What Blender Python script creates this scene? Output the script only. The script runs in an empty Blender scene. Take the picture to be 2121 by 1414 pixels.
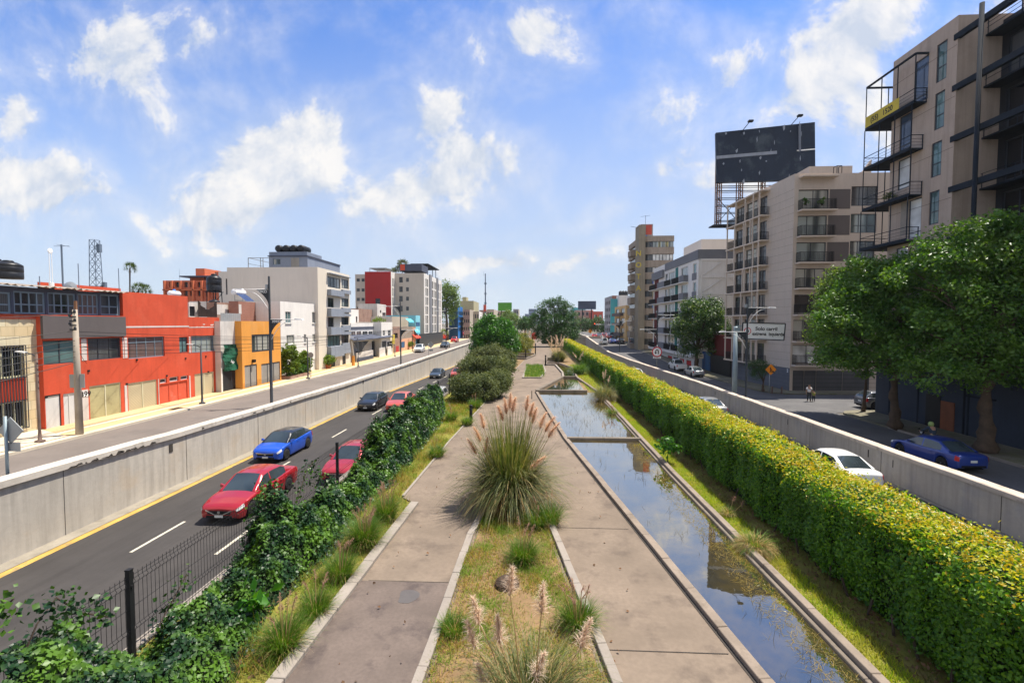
import bpy, math, random
import numpy as np
from mathutils import Vector, Matrix, Euler
R = math.radians
sc = bpy.context.scene
col = sc.collection
random.seed(7); rng = np.random.default_rng(7)

# ---------------------------------------------------------------- camera, sky, sun, exposure
CAM = Vector((0, 0, 6.7))
YAW = math.atan(44.5/942.67); PITCH = -math.atan(39/math.hypot(942.67, 44.5))
cam = bpy.data.cameras.new('camera'); co = bpy.data.objects.new('camera', cam); col.objects.link(co)
cam.sensor_width = 36; cam.lens = 16.0; cam.clip_start = .1; cam.clip_end = 9000
co.location = CAM; co.rotation_euler = (math.pi/2+PITCH, 0, YAW)
sc.camera = co
SUN_EL, SUN_AZ = R(68), R(60)          # azimuth from +Y towards +X
SDIR = Vector((math.cos(SUN_EL)*math.sin(SUN_AZ), math.cos(SUN_EL)*math.cos(SUN_AZ), math.sin(SUN_EL)))
sl = bpy.data.lights.new('sun', 'SUN'); sl.energy = 5.0; sl.angle = R(.53); sl.color = (1, .93, .82)
so = bpy.data.objects.new('sun', sl); col.objects.link(so)
so.rotation_euler = (-SDIR).to_track_quat('-Z', 'Y').to_euler()
sc.view_settings.view_transform = 'Standard'; sc.view_settings.look = 'None'
sc.view_settings.exposure = .76; sc.view_settings.gamma = 1
try:
    sc.cycles.max_bounces = 6; sc.cycles.transparent_max_bounces = 8; sc.cycles.volume_bounces = 0
    sc.cycles.use_adaptive_sampling = True
except Exception: pass

def nd(t, typ, **kw):
    n = t.nodes.new(typ)
    for k, v in kw.items():
        if k.startswith('i_'):
            k = k[2:]; n.inputs[int(k) if k.isdigit() else k].default_value = v
        else: setattr(n, k, v)
    return n
def mth(t, op, a, b=None, c=None, clamp=False):
    n = t.nodes.new('ShaderNodeMath'); n.operation = op; n.use_clamp = clamp
    for i, v in enumerate((a, b, c)):
        if v is None: continue
        if isinstance(v, (int, float)): n.inputs[i].default_value = v
        else: t.links.new(v, n.inputs[i])
    return n.outputs[0]
def mixc(t, f, a, b, mode='MIX'):
    n = t.nodes.new('ShaderNodeMix'); n.data_type = 'RGBA'; n.blend_type = mode
    for s, v in ((n.inputs['Factor'], f), (n.inputs[6], a), (n.inputs[7], b)):
        if isinstance(v, (int, float)): s.default_value = v
        elif isinstance(v, (tuple, list)): s.default_value = (*v[:3], 1)
        else: t.links.new(v, s)
    return n.outputs[2]

w = bpy.data.worlds.new('World'); sc.world = w; w.use_nodes = True
t = w.node_tree; t.nodes.clear()
wo = nd(t, 'ShaderNodeOutputWorld'); bg = nd(t, 'ShaderNodeBackground'); bg.inputs[1].default_value = .12
sky = nd(t, 'ShaderNodeTexSky', sky_type='NISHITA', sun_disc=False, sun_elevation=SUN_EL, sun_rotation=SUN_AZ,
         altitude=2200, air_density=1.0, dust_density=.6, ozone_density=3.0)
tc = nd(t, 'ShaderNodeTexCoord'); sp = nd(t, 'ShaderNodeSeparateXYZ'); t.links.new(tc.outputs['Generated'], sp.inputs[0])
ya = mth(t, 'MAXIMUM', mth(t, 'ABSOLUTE', sp.outputs[1]), .12)
U_ = mth(t, 'DIVIDE', sp.outputs[0], ya); V_ = mth(t, 'DIVIDE', sp.outputs[2], ya)
cb = nd(t, 'ShaderNodeCombineXYZ'); t.links.new(U_, cb.inputs[0]); t.links.new(V_, cb.inputs[1])
UV = cb.outputs[0]
# cloud banks: (u, v, half width, half height, tilt, weight) as tangents of the view direction from straight up the avenue
CL = [(-.98, .58, .34, .13, -15, .43), (-.62, .33, .24, .095, 25, .72), (-.55, .40, .10, .07, 20, .3), (-.22, .30, .19, .08, 15, .62), (-.2, .44, .13, .08, 35, .45),
      (-.15, .36, .12, .09, -20, .55), (-1.13, .31, .14, .09, -20, .62), (-1.17, .47, .07, .08, 0, .5), (.0, .62, .2, .11, 10, .42), (-.75, .62, .3, .08, 20, .4),
      (.44, .52, .3, .11, 35, .40), (.66, .60, .24, .13, 50, .58), (.5, .36, .26, .08, 30, .42), (.27, .33, .12, .05, 20, .42), (.72, .45, .15, .14, 45, .40),
      (-.10, .125, .13, .022, 5, .55), (.09, .13, .14, .03, 20, .45), (-.72, .16, .07, .012, 0, .42), (.17, .25, .08, .03, 25, .42), (.0, .2, .3, .02, 10, .2), (.25, .19, .12, .03, 25, .35),
      (1.3, .7, .5, .3, 0, .5), (-1.6, .8, .5, .3, 0, .5), (.2, 1.2, .7, .3, 0, .55), (-.9, 1.3, .6, .3, 0, .5)]
acc = None
wob = nd(t, 'ShaderNodeTexNoise', i_Scale=7.0, i_Detail=6.0, i_Roughness=.6); t.links.new(UV, wob.inputs['Vector'])
wv = nd(t, 'ShaderNodeVectorMath', operation='MULTIPLY_ADD'); t.links.new(wob.outputs['Color'], wv.inputs[0])
wv.inputs[1].default_value = (.10, .08, 0)
wv2 = nd(t, 'ShaderNodeVectorMath', operation='ADD'); wv2.inputs[1].default_value = (-.05, -.04, 0); t.links.new(UV, wv2.inputs[0])
t.links.new(wv2.outputs[0], wv.inputs[2])
for (u, v, a, b, ang, wt) in CL:
    m1 = nd(t, 'ShaderNodeMapping', vector_type='TEXTURE'); t.links.new(wv.outputs[0], m1.inputs[0])
    m1.inputs['Location'].default_value = (u, v, 0); m1.inputs['Rotation'].default_value = (0, 0, R(ang)); m1.inputs['Scale'].default_value = (a, b, 1)
    ln = nd(t, 'ShaderNodeVectorMath', operation='LENGTH'); t.links.new(m1.outputs[0], ln.inputs[0])
    f = mth(t, 'MULTIPLY', mth(t, 'SUBTRACT', 1, mth(t, 'MULTIPLY', ln.outputs['Value'], .52), clamp=True), wt)
    acc = f if acc is None else mth(t, 'MAXIMUM', acc, f)
def cnoise(off):
    o = UV
    if off:
        va = nd(t, 'ShaderNodeVectorMath', operation='ADD'); va.inputs[1].default_value = off; t.links.new(UV, va.inputs[0]); o = va.outputs[0]
    n = nd(t, 'ShaderNodeTexNoise', i_Scale=5.0, i_Detail=11.0, i_Roughness=.6, i_Distortion=.25); t.links.new(o, n.inputs['Vector']); return n.outputs[0]
n1, n2 = cnoise(None), cnoise((.022, .034, 0))
dens = mth(t, 'ADD', acc, mth(t, 'MULTIPLY', mth(t, 'SUBTRACT', n1, .5), 1.1))
_m = nd(t, 'ShaderNodeMapRange'); t.links.new(V_, _m.inputs[0]); _m.inputs[1].default_value = .85; _m.inputs[2].default_value = 1.3; _m.inputs[3].default_value = 0; _m.inputs[4].default_value = .18
_k = nd(t, 'ShaderNodeMapRange'); t.links.new(sp.outputs[1], _k.inputs[0]); _k.inputs[1].default_value = .1; _k.inputs[2].default_value = -.25; _k.inputs[3].default_value = 0; _k.inputs[4].default_value = .18
dens = mth(t, 'ADD', dens, mth(t, 'ADD', _m.outputs[0], _k.outputs[0]))   # cloud added overhead and behind, out of view, for neutral fill light
def sstep(v, a, b, c=0, d=1):
    n = nd(t, 'ShaderNodeMapRange', interpolation_type='SMOOTHSTEP'); t.links.new(v, n.inputs[0])
    for i, x in enumerate((a, b, c, d)): n.inputs[i+1].default_value = x
    return n.outputs[0]
fac = mth(t, 'MAXIMUM', sstep(dens, -.02, .55, 0, .55), sstep(dens, .25, .43, 0, 1))
rel = mth(t, 'ADD', mth(t, 'MULTIPLY', mth(t, 'SUBTRACT', n1, n2), 5.0), .5, clamp=True)
lit = mth(t, 'MULTIPLY_ADD', sstep(dens, .25, .8), .25, mth(t, 'MULTIPLY', rel, .85), clamp=True)
ccol = mixc(t, lit, (3.0, 3.35, 3.95), (5.0, 4.85, 4.65))
upm = nd(t, 'ShaderNodeMapRange'); t.links.new(sp.outputs[2], upm.inputs[0]); upm.inputs[1].default_value = .0; upm.inputs[2].default_value = .03
skc = mixc(t, .88, (0, 0, 0), sky.outputs[0])
hs = nd(t, 'ShaderNodeHueSaturation', i_Hue=.508, i_Saturation=1.2, i_Value=1.28); t.links.new(sky.outputs[0], hs.inputs['Color'])
hz = nd(t, 'ShaderNodeMapRange', interpolation_type='SMOOTHSTEP'); t.links.new(V_, hz.inputs[0]); hz.inputs[1].default_value = .0; hz.inputs[2].default_value = .8
hz.inputs[3].default_value = .92; hz.inputs[4].default_value = .0
veil = mixc(t, hz.outputs[0], hs.outputs[0], (3.0, 3.4, 3.95))
fm = mth(t, 'MULTIPLY', mth(t, 'MULTIPLY', fac, upm.outputs[0]), .93)
t.links.new(mixc(t, fm, veil, ccol), bg.inputs[0]); t.links.new(bg.outputs[0], wo.inputs[0])

# ---------------------------------------------------------------- measuring: pixel of the photograph -> place in the street
CM = Euler(co.rotation_euler).to_matrix()
def ray(px, py): return CM @ Vector(((px-1060.5)/942.67, (707-py)/942.67, -1))
def _g(px, py, ax, v):
    d = ray(px, py); return CAM + d*((v-CAM[ax])/d[ax])
def gx(px, py, X): return _g(px, py, 0, X)
def gy(px, py, Y): return _g(px, py, 1, Y)
def gz(px, py, Z): return _g(px, py, 2, Z)
def lerp(a, b, f): return a+(b-a)*f
def prof(P, y):
    if y <= P[0][0]: return P[0][1]
    for (a, za), (b, zb) in zip(P, P[1:]):
        if y <= b: return lerp(za, zb, (y-a)/(b-a))
    return P[-1][1]
EXL = [(-40, -1.4), (50, -1.4), (118, -3.3), (190, -3.3), (300, .3)]
EXR = [(-40, -1.4), (55, -1.4), (80, -1.8), (150, -3.6), (210, -3.6), (320, .3)]
STR = [(-40, -1.4), (75, -1.4), (125, .5), (150, 1.6), (175, 2.0), (300, 2.0), (340, .6)]
STL = .7
zel = lambda y: prof(EXL, y)
zer = lambda y: prof(EXR, y)
zsr = lambda y: prof(STR, y)
# ---------------------------------------------------------------- materials
M = {}
def principled(name):
    m = bpy.data.materials.new(name); m.use_nodes = True; t = m.node_tree
    b = t.nodes['Principled BSDF']; M[name] = m
    return m, t, b
def posn(t, scale=(1, 1, 1)):
    g = nd(t, 'ShaderNodeNewGeometry'); mp = nd(t, 'ShaderNodeMapping'); mp.inputs['Scale'].default_value = scale
    t.links.new(g.outputs['Position'], mp.inputs[0]); return mp.outputs[0]
def noise(t, vec, s, d=4, r=.55):
    n = nd(t, 'ShaderNodeTexNoise', i_Scale=s, i_Detail=d, i_Roughness=r); t.links.new(vec, n.inputs['Vector']); return n.outputs[0]
def mrange(t, v, a, b, c=0, d=1):
    n = nd(t, 'ShaderNodeMapRange'); t.links.new(v, n.inputs[0])
    for i, x in enumerate((a, b, c, d)): n.inputs[i+1].default_value = x
    return n.outputs[0]
def sc3(c, k): return tuple(min(1, x*k) for x in c[:3])
def mat(name, c, rough=.85, var=.16, s=.7, streak=0., stain=None, sstr=.0, bump=.0, bs=25, metal=0, spec=.3, coat=0, along=(1, 1, .12), ao=False):
    """uneven paint, plaster, concrete or metal: broad patches, fine speckle, run-down streaks, stains"""
    m, t, b = principled(name)
    P = posn(t)
    f = noise(t, P, s, 5, .6)
    cc = mixc(t, mrange(t, f, .3, .7), sc3(c, 1-var), sc3(c, 1+var))
    f2 = noise(t, P, s*18, 2, .5)
    cc = mixc(t, mrange(t, f2, .35, .65, 0, .5*min(1, var*3)), cc, sc3(c, .72))
    if streak:
        g = noise(t, posn(t, along), 3.2, 4, .6)
        cc = mixc(t, mrange(t, g, .45, .75, 0, streak), cc, sc3(c, .5))
    if sstr:
        g = noise(t, posn(t), s*1.7, 8, .65)
        cc = mixc(t, mrange(t, g, .52, .66, 0, sstr), cc, stain or sc3(c, .35))
    t.links.new(cc, b.inputs['Base Color'])
    b.inputs['Roughness'].default_value = rough; b.inputs['Metallic'].default_value = metal
    b.inputs['Specular IOR Level'].default_value = spec
    if coat: b.inputs['Coat Weight'].default_value = coat; b.inputs['Coat Roughness'].default_value = .04
    if bump:
        bn = nd(t, 'ShaderNodeBump', i_Strength=bump, i_Distance=.02); t.links.new(noise(t, P, bs, 4, .6), bn.inputs['Height'])
        t.links.new(bn.outputs[0], b.inputs['Normal'])
    return m
def wallvec(t, sx=1, sz=1):
    g = nd(t, 'ShaderNodeNewGeometry'); s = nd(t, 'ShaderNodeSeparateXYZ'); t.links.new(g.outputs['Position'], s.inputs[0])
    c = nd(t, 'ShaderNodeCombineXYZ')
    t.links.new(mth(t, 'MULTIPLY', mth(t, 'ADD', s.outputs[0], s.outputs[1]), sx), c.inputs[0]); t.links.new(mth(t, 'MULTIPLY', s.outputs[2], sz), c.inputs[1])
    return c.outputs[0]
def brick(name, c1, c2, cm, bw=.25, bh=.07, mort=.012, rough=.9, offset=.5, flat=False, sstr=.3):
    m, t, b = principled(name)
    v = posn(t) if flat else wallvec(t)
    n = nd(t, 'ShaderNodeTexBrick', offset=offset); t.links.new(v, n.inputs['Vector'])
    n.inputs['Color1'].default_value = (*c1, 1); n.inputs['Color2'].default_value = (*c2, 1); n.inputs['Mortar'].default_value = (*cm, 1)
    n.inputs['Scale'].default_value = 1; n.inputs['Mortar Size'].default_value = mort; n.inputs['Brick Width'].default_value = bw; n.inputs['Row Height'].default_value = bh
    g = noise(t, posn(t), .9, 6, .6)
    cc = mixc(t, mrange(t, g, .45, .7, 0, sstr), n.outputs[0], sc3(c1, .45))
    g2 = noise(t, posn(t, (1, 1, .1)), 3, 4, .6)
    cc = mixc(t, mrange(t, g2, .5, .75, 0, sstr*.8), cc, sc3(c1, .5))
    t.links.new(cc, b.inputs['Base Color']); b.inputs['Roughness'].default_value = rough
    return m
def ribbed(name, c, period=.2, rough=.6, dark=.55, diag=0, horiz=False, metal=.2):
    m, t, b = principled(name)
    g = nd(t, 'ShaderNodeNewGeometry'); s = nd(t, 'ShaderNodeSeparateXYZ'); t.links.new(g.outputs['Position'], s.inputs[0])
    h = mth(t, 'ADD', s.outputs[0], s.outputs[1])
    if horiz: h = s.outputs[2]
    if diag: h = mth(t, 'ADD', mth(t, 'MULTIPLY', h, .8), mth(t, 'MULTIPLY', s.outputs[2], diag))
    f = mth(t, 'PINGPONG', h, period/2)
    fr = mrange(t, f, 0, period*.12)
    cc = mixc(t, fr, sc3(c, dark), c)
    gq = noise(t, posn(t), 1.2, 5, .6); cc = mixc(t, mrange(t, gq, .4, .75, 0, .45), cc, sc3(c, .6))
    t.links.new(cc, b.inputs['Base Color']); b.inputs['Roughness'].default_value = rough; b.inputs['Metallic'].default_value = metal
    bn = nd(t, 'ShaderNodeBump', i_Strength=.5, i_Distance=.02); t.links.new(fr, bn.inputs['Height']); t.links.new(bn.outputs[0], b.inputs['Normal'])
    return m
def glass(name, c, c2=None, curtain=.0, rough=.05, period=.14):
    """window pane with what hangs behind it: dark room, or curtain folds"""
    m, t, b = principled(name)
    v = wallvec(t)
    s = nd(t, 'ShaderNodeSeparateXYZ'); t.links.new(v, s.inputs[0])
    cc = mixc(t, mrange(t, noise(t, posn(t), .55, 2, .5), .35, .65), sc3(c, .6), sc3(c, 1.3))
    if curtain:
        wv = nd(t, 'ShaderNodeTexWave', i_Scale=1/period/6.28*3.1, i_Distortion=2.5, i_Detail=2.0); t.links.new(v, wv.inputs['Vector'])
        big = mrange(t, noise(t, posn(t, (1, 1, .05)), .8, 1, .4), .42, .5)
        cu = mixc(t, wv.outputs[0], sc3(c2, .6), c2)
        cc = mixc(t, mth(t, 'MULTIPLY', big, curtain), cc, cu)
    t.links.new(cc, b.inputs['Base Color']); b.inputs['Roughness'].default_value = rough
    b.inputs['Specular IOR Level'].default_value = .6
    return m
def leafmat(name, cols, trans=.35, rough=.45, spec=.35, patch=None, pfac=.6, psc=.6, tm=(1.6, 1.5, .6)):
    """leaves: a colour per leaf, light shining through, broad clumps of other leaf age"""
    m, t, b = principled(name)
    g = nd(t, 'ShaderNodeNewGeometry'); rp = nd(t, 'ShaderNodeValToRGB'); cr = rp.color_ramp
    t.links.new(g.outputs['Random Per Island'], rp.inputs[0])
    cr.elements[0].color = (*cols[0], 1); cr.elements[1].color = (*cols[-1], 1)
    for i, c in enumerate(cols[1:-1]):
        e = cr.elements.new((i+1)/(len(cols)-1)); e.color = (*c, 1)
    cc = rp.outputs[0]
    if patch: cc = mixc(t, mrange(t, noise(t, posn(t), psc, 3, .5), .45, .62, 0, pfac), cc, patch)
    t.links.new(cc, b.inputs['Base Color']); b.inputs['Roughness'].default_value = rough; b.inputs['Specular IOR Level'].default_value = spec
    tr = nd(t, 'ShaderNodeBsdfTranslucent'); t.links.new(mixc(t, 1, cc, tm, 'MULTIPLY'), tr.inputs[0])
    mx = nd(t, 'ShaderNodeMixShader'); mx.inputs[0].default_value = trans
    t.links.new(b.outputs[0], mx.inputs[1]); t.links.new(tr.outputs[0], mx.inputs[2])
    t.links.new(mx.outputs[0], t.nodes['Material Output'].inputs[0])
    return m

# ---------------------------------------------------------------- geometry
def tag(o, label=None, cat=None, group=None, kind=None):
    for k, v in (('label', label), ('category', cat), ('group', group), ('kind', kind)):
        if v: o[k] = v
    return o
def thing(name, label, cat, loc=(0, 0, 0), rz=0, group=None):
    o = bpy.data.objects.new(name, None); col.objects.link(o); o.location = loc; o.rotation_euler = (0, 0, rz); o.empty_display_size = .2
    return tag(o, label, cat, group)
def org(p):
    v = Vector((0, 0, 0))
    while p: v += p.location; p = p.parent
    return v
class MB:
    def __init__(s): s.v = []; s.f = []; s.m = []
    def add(s, vs, fs, mi=0):
        k = len(s.v); s.v += [tuple(x) for x in vs]; s.f += [tuple(i+k for i in f) for f in fs]; s.m += [mi]*len(fs); return s
    def poly(s, pts, mi=0): return s.add(pts, [tuple(range(len(pts)))], mi)
    def box(s, x0, x1, y0, y1, z0, z1, mi=0):
        return s.hexa([(x0, y0, z0), (x1, y0, z0), (x1, y1, z0), (x0, y1, z0), (x0, y0, z1), (x1, y0, z1), (x1, y1, z1), (x0, y1, z1)], mi)
    def hexa(s, c, mi=0):
        return s.add(c, [(3, 2, 1, 0), (4, 5, 6, 7), (0, 1, 5, 4), (1, 2, 6, 5), (2, 3, 7, 6), (3, 0, 4, 7)], mi)
    def bar(s, p, q, w=.05, h=None, mi=0, up=(0, 0, 1)):
        p, q = Vector(p), Vector(q); h = h or w; d = (q-p).normalized(); u = Vector(up)
        if abs(d.dot(u)) > .98: u = Vector((0, 1, 0))
        a = d.cross(u).normalized()*w/2; b = a.cross(d).normalized()*h/2
        return s.hexa([p-a-b, p+a-b, q+a-b, q-a-b, p-a+b, p+a+b, q+a+b, q-a+b], mi)
    def tube(s, pts, rad, n=8, mi=0, cap=True):
        pts = [Vector(p) for p in pts]
        if not isinstance(rad, (list, tuple)): rad = [rad]*len(pts)
        vs = []; fs = []; ref = Vector((.3, .9, .2))
        for i, p in enumerate(pts):
            d = (pts[min(i+1, len(pts)-1)]-pts[max(i-1, 0)]).normalized()
            r0 = ref if abs(d.dot(ref)) < .9 else Vector((1, 0, 0))
            a = d.cross(r0).normalized(); b = d.cross(a)
            for k in range(n):
                an = 2*math.pi*k/n; vs.append(p+(a*math.cos(an)+b*math.sin(an))*rad[i])
        for i in range(len(pts)-1):
            for k in range(n): fs.append((i*n+k, i*n+(k+1) % n, (i+1)*n+(k+1) % n, (i+1)*n+k))
        if cap: fs += [tuple(range(n)), tuple((len(pts)-1)*n+n-1-k for k in range(n))]
        return s.add(vs, fs, mi)
    def lathe(s, prf, c=(0, 0, 0), n=16, mi=0, axis='z'):
        vs = []; fs = []
        for r, z in prf:
            for k in range(n):
                a = 2*math.pi*k/n; q = (r*math.cos(a), r*math.sin(a), z)
                if axis == 'x': q = (z, r*math.cos(a), r*math.sin(a))
                if axis == 'y': q = (r*math.cos(a), z, r*math.sin(a))
                vs.append((q[0]+c[0], q[1]+c[1], q[2]+c[2]))
        for i in range(len(prf)-1):
            for k in range(n): fs.append((i*n+k, i*n+(k+1) % n, (i+1)*n+(k+1) % n, (i+1)*n+k))
        fs += [tuple(range(n))[::-1], tuple((len(prf)-1)*n+k for k in range(n))]
        return s.add(vs, fs, mi)
    def prism(s, poly, z0, z1, mi=0):
        n = len(poly); vs = [(x, y, z0) for x, y in poly]+[(x, y, z1) for x, y in poly]
        return s.add(vs, [tuple(range(n))[::-1], tuple(range(n, 2*n))]+[(i, (i+1) % n, n+(i+1) % n, n+i) for i in range(n)], mi)
    def strip(s, secs, closed=False, mi=0):
        """loft: list of equal-length point rows"""
        n = len(secs[0]); vs = [p for r in secs for p in r]; fs = []
        for i in range(len(secs)-1):
            for k in range(n if closed else n-1): fs.append((i*n+k, i*n+(k+1) % n, (i+1)*n+(k+1) % n, (i+1)*n+k))
        return s.add(vs, fs, mi)
    def build(s, name, m, parent=None, smooth=False, bevel=0, fix=True):
        me = bpy.data.meshes.new(name); o = Vector((0, 0, 0))
        if parent: o = org(parent)
        me.from_pydata([(x-o.x, y-o.y, z-o.z) for x, y, z in s.v], [], s.f)
        for x in (m if isinstance(m, (list, tuple)) else [m]): me.materials.append(M[x] if isinstance(x, str) else x)
        if isinstance(m, (list, tuple)): me.polygons.foreach_set('material_index', s.m)
        if smooth: me.polygons.foreach_set('use_smooth', [True]*len(me.polygons))
        if fix:
            import bmesh
            bm = bmesh.new(); bm.from_mesh(me); bmesh.ops.remove_doubles(bm, verts=bm.verts, dist=.0005) if smooth else None
            bmesh.ops.recalc_face_normals(bm, faces=bm.faces); bm.to_mesh(me); bm.free()
        ob = bpy.data.objects.new(name, me); col.objects.link(ob); ob.parent = parent
        if bevel:
            b = ob.modifiers.new('bevel', 'BEVEL'); b.width = bevel; b.segments = 2; b.limit_method = 'ANGLE'
        return ob
def solo(mb, name, m, label, cat, group=None, smooth=False, bevel=0):
    """a thing that is one mesh, its origin at its base"""
    a = np.array(mb.v); c = Vector(((a[:, 0].min()+a[:, 0].max())/2, (a[:, 1].min()+a[:, 1].max())/2, a[:, 2].min()))
    mb.v = [(x-c.x, y-c.y, z-c.z) for x, y, z in mb.v]
    o = mb.build(name, m, None, smooth, bevel); o.location = c
    return tag(o, label, cat, group)
def struct(mb, name, m, kind='structure', smooth=False):
    return tag(mb.build(name, m, None, smooth), kind=kind)
def copytree(o, parent=None):
    c = o.copy(); col.objects.link(c)
    if parent: c.parent = parent
    for ch in list(o.children): copytree(ch, c)
    return c
def npmesh(name, V, T, m, parent=None, smooth=False, mi=None):
    me = bpy.data.meshes.new(name); V = np.asarray(V, dtype=np.float32).reshape(-1, 3).copy(); T = np.asarray(T, dtype=np.int32)
    if parent: V -= np.array(org(parent), dtype=np.float32)
    k = T.shape[1]; nF = len(T)
    me.vertices.add(len(V)); me.vertices.foreach_set('co', V.ravel()); me.loops.add(nF*k); me.loops.foreach_set('vertex_index', T.ravel())
    me.polygons.add(nF); me.polygons.foreach_set('loop_start', np.arange(nF, dtype=np.int32)*k)
    try: me.polygons.foreach_set('loop_total', np.full(nF, k, dtype=np.int32))
    except Exception: pass
    for x in (m if isinstance(m, (list, tuple)) else [m]): me.materials.append(M[x])
    if mi is not None: me.polygons.foreach_set('material_index', np.asarray(mi, dtype=np.int32))
    me.update(calc_edges=True); me.validate()
    if smooth: me.polygons.foreach_set('use_smooth', [True]*nF)
    ob = bpy.data.objects.new(name, me); col.objects.link(ob); ob.parent = parent
    return ob
def unit(a): return a/np.maximum(np.linalg.norm(a, axis=-1, keepdims=True), 1e-6)
def leaves(P, Nrm, L, Wd, jit=.7, droop=0., fold=.18):
    """rhombic folded leaves at P facing Nrm (+jitter)"""
    n = len(P); Nn = unit(Nrm+rng.normal(0, jit, (n, 3))); a = rng.normal(0, 1, (n, 3)); a[:, 2] -= droop
    A = unit(a-Nn*(a*Nn).sum(1, keepdims=True)); B = np.cross(Nn, A)
    L = (L*rng.uniform(.65, 1.25, n))[:, None]; Wd = L*Wd
    v = np.stack([P, P+A*L*.45-B*Wd*.5+Nn*Wd*fold, P+A*L, P+A*L*.45+B*Wd*.5+Nn*Wd*fold], 1)
    i = np.arange(n)[:, None]*4
    T = np.concatenate([i+np.array([[0, 1, 2]]), i+np.array([[0, 2, 3]])], 0)
    return v.reshape(-1, 3), T
def blades(P, D, L, Wd, droop, seg=4):
    """ribbon grass: roots P, start directions D, length, width, droop"""
    n = len(P); L = np.broadcast_to(L, (n,)); droop = np.broadcast_to(droop, (n,)); D = unit(D)
    hz = D.copy(); hz[:, 2] = 0; hz = unit(hz+1e-4); side = np.stack([-hz[:, 1], hz[:, 0], np.zeros(n)], 1)
    tw = rng.uniform(-.6, .6, (n, 1)); side = unit(side+hz*tw)
    rows = []; p = P.copy(); d = D.copy()
    for k in range(seg+1):
        f = k/seg; wd = Wd*(1-f*.92)*(.75 if k == 0 else 1)
        wd = np.broadcast_to(wd, (n,))[:, None]
        rows += [p-side*wd/2, p+side*wd/2]
        p = p+d*(L/seg)[:, None]; d = d.copy(); d[:, 2] -= droop*(.35+1.1*f); d = unit(d+hz*(.25*droop)[:, None])
    v = np.stack(rows, 1); m = 2*(seg+1); i = np.arange(n)[:, None]*m
    T = np.concatenate([i+np.array([[2*k, 2*k+1, 2*k+3, 2*k+2]]) for k in range(seg)], 0)
    return v.reshape(-1, 3), T
def join(parts):
    V = []; T = []; k = 0
    for v, t_ in parts: V.append(v); T.append(t_+k); k += len(v)
    return np.concatenate(V), np.concatenate(T)
def textmesh(body, size, extr, align='CENTER'):
    cu = bpy.data.curves.new('txt', 'FONT'); cu.body = body; cu.size = size; cu.extrude = extr; cu.offset = size*.022; cu.align_x = align; cu.align_y = 'CENTER'
    ob = bpy.data.objects.new('txt', cu); col.objects.link(ob); dg = bpy.context.evaluated_depsgraph_get()
    me = bpy.data.meshes.new_from_object(ob.evaluated_get(dg)); col.objects.unlink(ob); bpy.data.objects.remove(ob)
    return me
def put_text(name, body, size, m, parent, loc, X, Z, extr=.01, sx=1, sh=0):
    """lettering lying in the plane of X (reading direction) and Z (up)"""
    me = textmesh(body, size, extr); me.materials.clear(); me.materials.append(M[m]); X = Vector(X).normalized(); Z = Vector(Z).normalized(); N = X.cross(Z)
    loc = Vector(loc)-org(parent)
    for v in me.vertices:
        c = v.co.copy(); v.co = loc+X*(c.x*sx+sh*c.y)+Z*c.y+N*c.z
    ob = bpy.data.objects.new(name, me); col.objects.link(ob); ob.parent = parent
    return ob
# ---------------------------------------------------------------- surfaces
mat('soil', (.22, .14, .07), .95, .35, 1.1, sstr=.7, stain=(.15, .14, .035), bump=.5, bs=8)
mat('lawn', (.19, .18, .03), .95, .4, .9, sstr=.7, stain=(.17, .11, .045), bump=.5, bs=14)
mat('far_land', (.16, .145, .12), .95, .3, .02)
mat('asphalt_new', (.05, .045, .042), .82, .16, .5, streak=.45, sstr=.25, stain=(.062, .056, .052), bump=.25, bs=60, along=(1, .05, 1))
mat('asphalt_old', (.165, .14, .122), .9, .14, .35, sstr=.35, stain=(.10, .092, .086), bump=.25, bs=40)
mat('asphalt_r', (.105, .102, .102), .9, .18, .35, sstr=.4, stain=(.16, .155, .15), bump=.25, bs=40)
mat('paint_white', (.52, .48, .38), .8, .2, 3, sstr=.7, stain=(.2, .18, .15))
mat('paint_yellow', (.46, .29, .07), .85, .25, 1.2, sstr=.75, stain=(.2, .16, .1))
mat('gutter', (.27, .24, .19), .9, .2, .8, sstr=.5, stain=(.14, .12, .09))
mat('wall_l', (.46, .42, .36), .9, .13, .35, streak=.6, stain=(.47, .36, .24), sstr=.35, bump=.3, bs=6, along=(1, 1, .07))
mat('coping', (.53, .48, .41), .9, .14, .8, sstr=.5, stain=(.2, .18, .15), bump=.5, bs=5)
mat('wall_r', (.42, .375, .32), .9, .1, .4, streak=.55, stain=(.2, .22, .27), sstr=.3, bump=.3, bs=6, along=(1, 1, .07))
mat('coping_r', (.50, .42, .34), .9, .16, .8, sstr=.5, stain=(.2, .17, .14), bump=.5, bs=5)
mat('path', (.19, .147, .11), .9, .22, .5, sstr=.75, stain=(.10, .076, .06), bump=.35, bs=9)
mat('path_damp', (.13, .10, .083), .75, .25, .7, sstr=.9, stain=(.07, .053, .048), bump=.35, bs=9)
mat('kerb', (.27, .235, .20), .9, .15, 1.2, sstr=.45, stain=(.2, .17, .13), bump=.5, bs=12)
mat('kerb_canal', (.23, .185, .145), .92, .2, 1.2, sstr=.5, stain=(.12, .095, .07), bump=.4, bs=12)
mat('kerb_dark', (.17, .14, .11), .92, .2, 1.2, sstr=.5, stain=(.08, .07, .05), bump=.4, bs=12)
mat('seam', (.055, .047, .04), .95)
mat('puddle', (.10, .088, .08), .4, .15, 2, spec=.4)
mat('walk_yellow', (.52, .385, .20), .9, .12, .5, sstr=.4, stain=(.44, .36, .25), bump=.2)
mat('walk_pale', (.55, .48, .37), .9, .1, .6, sstr=.35, stain=(.36, .31, .24), bump=.2)
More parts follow.
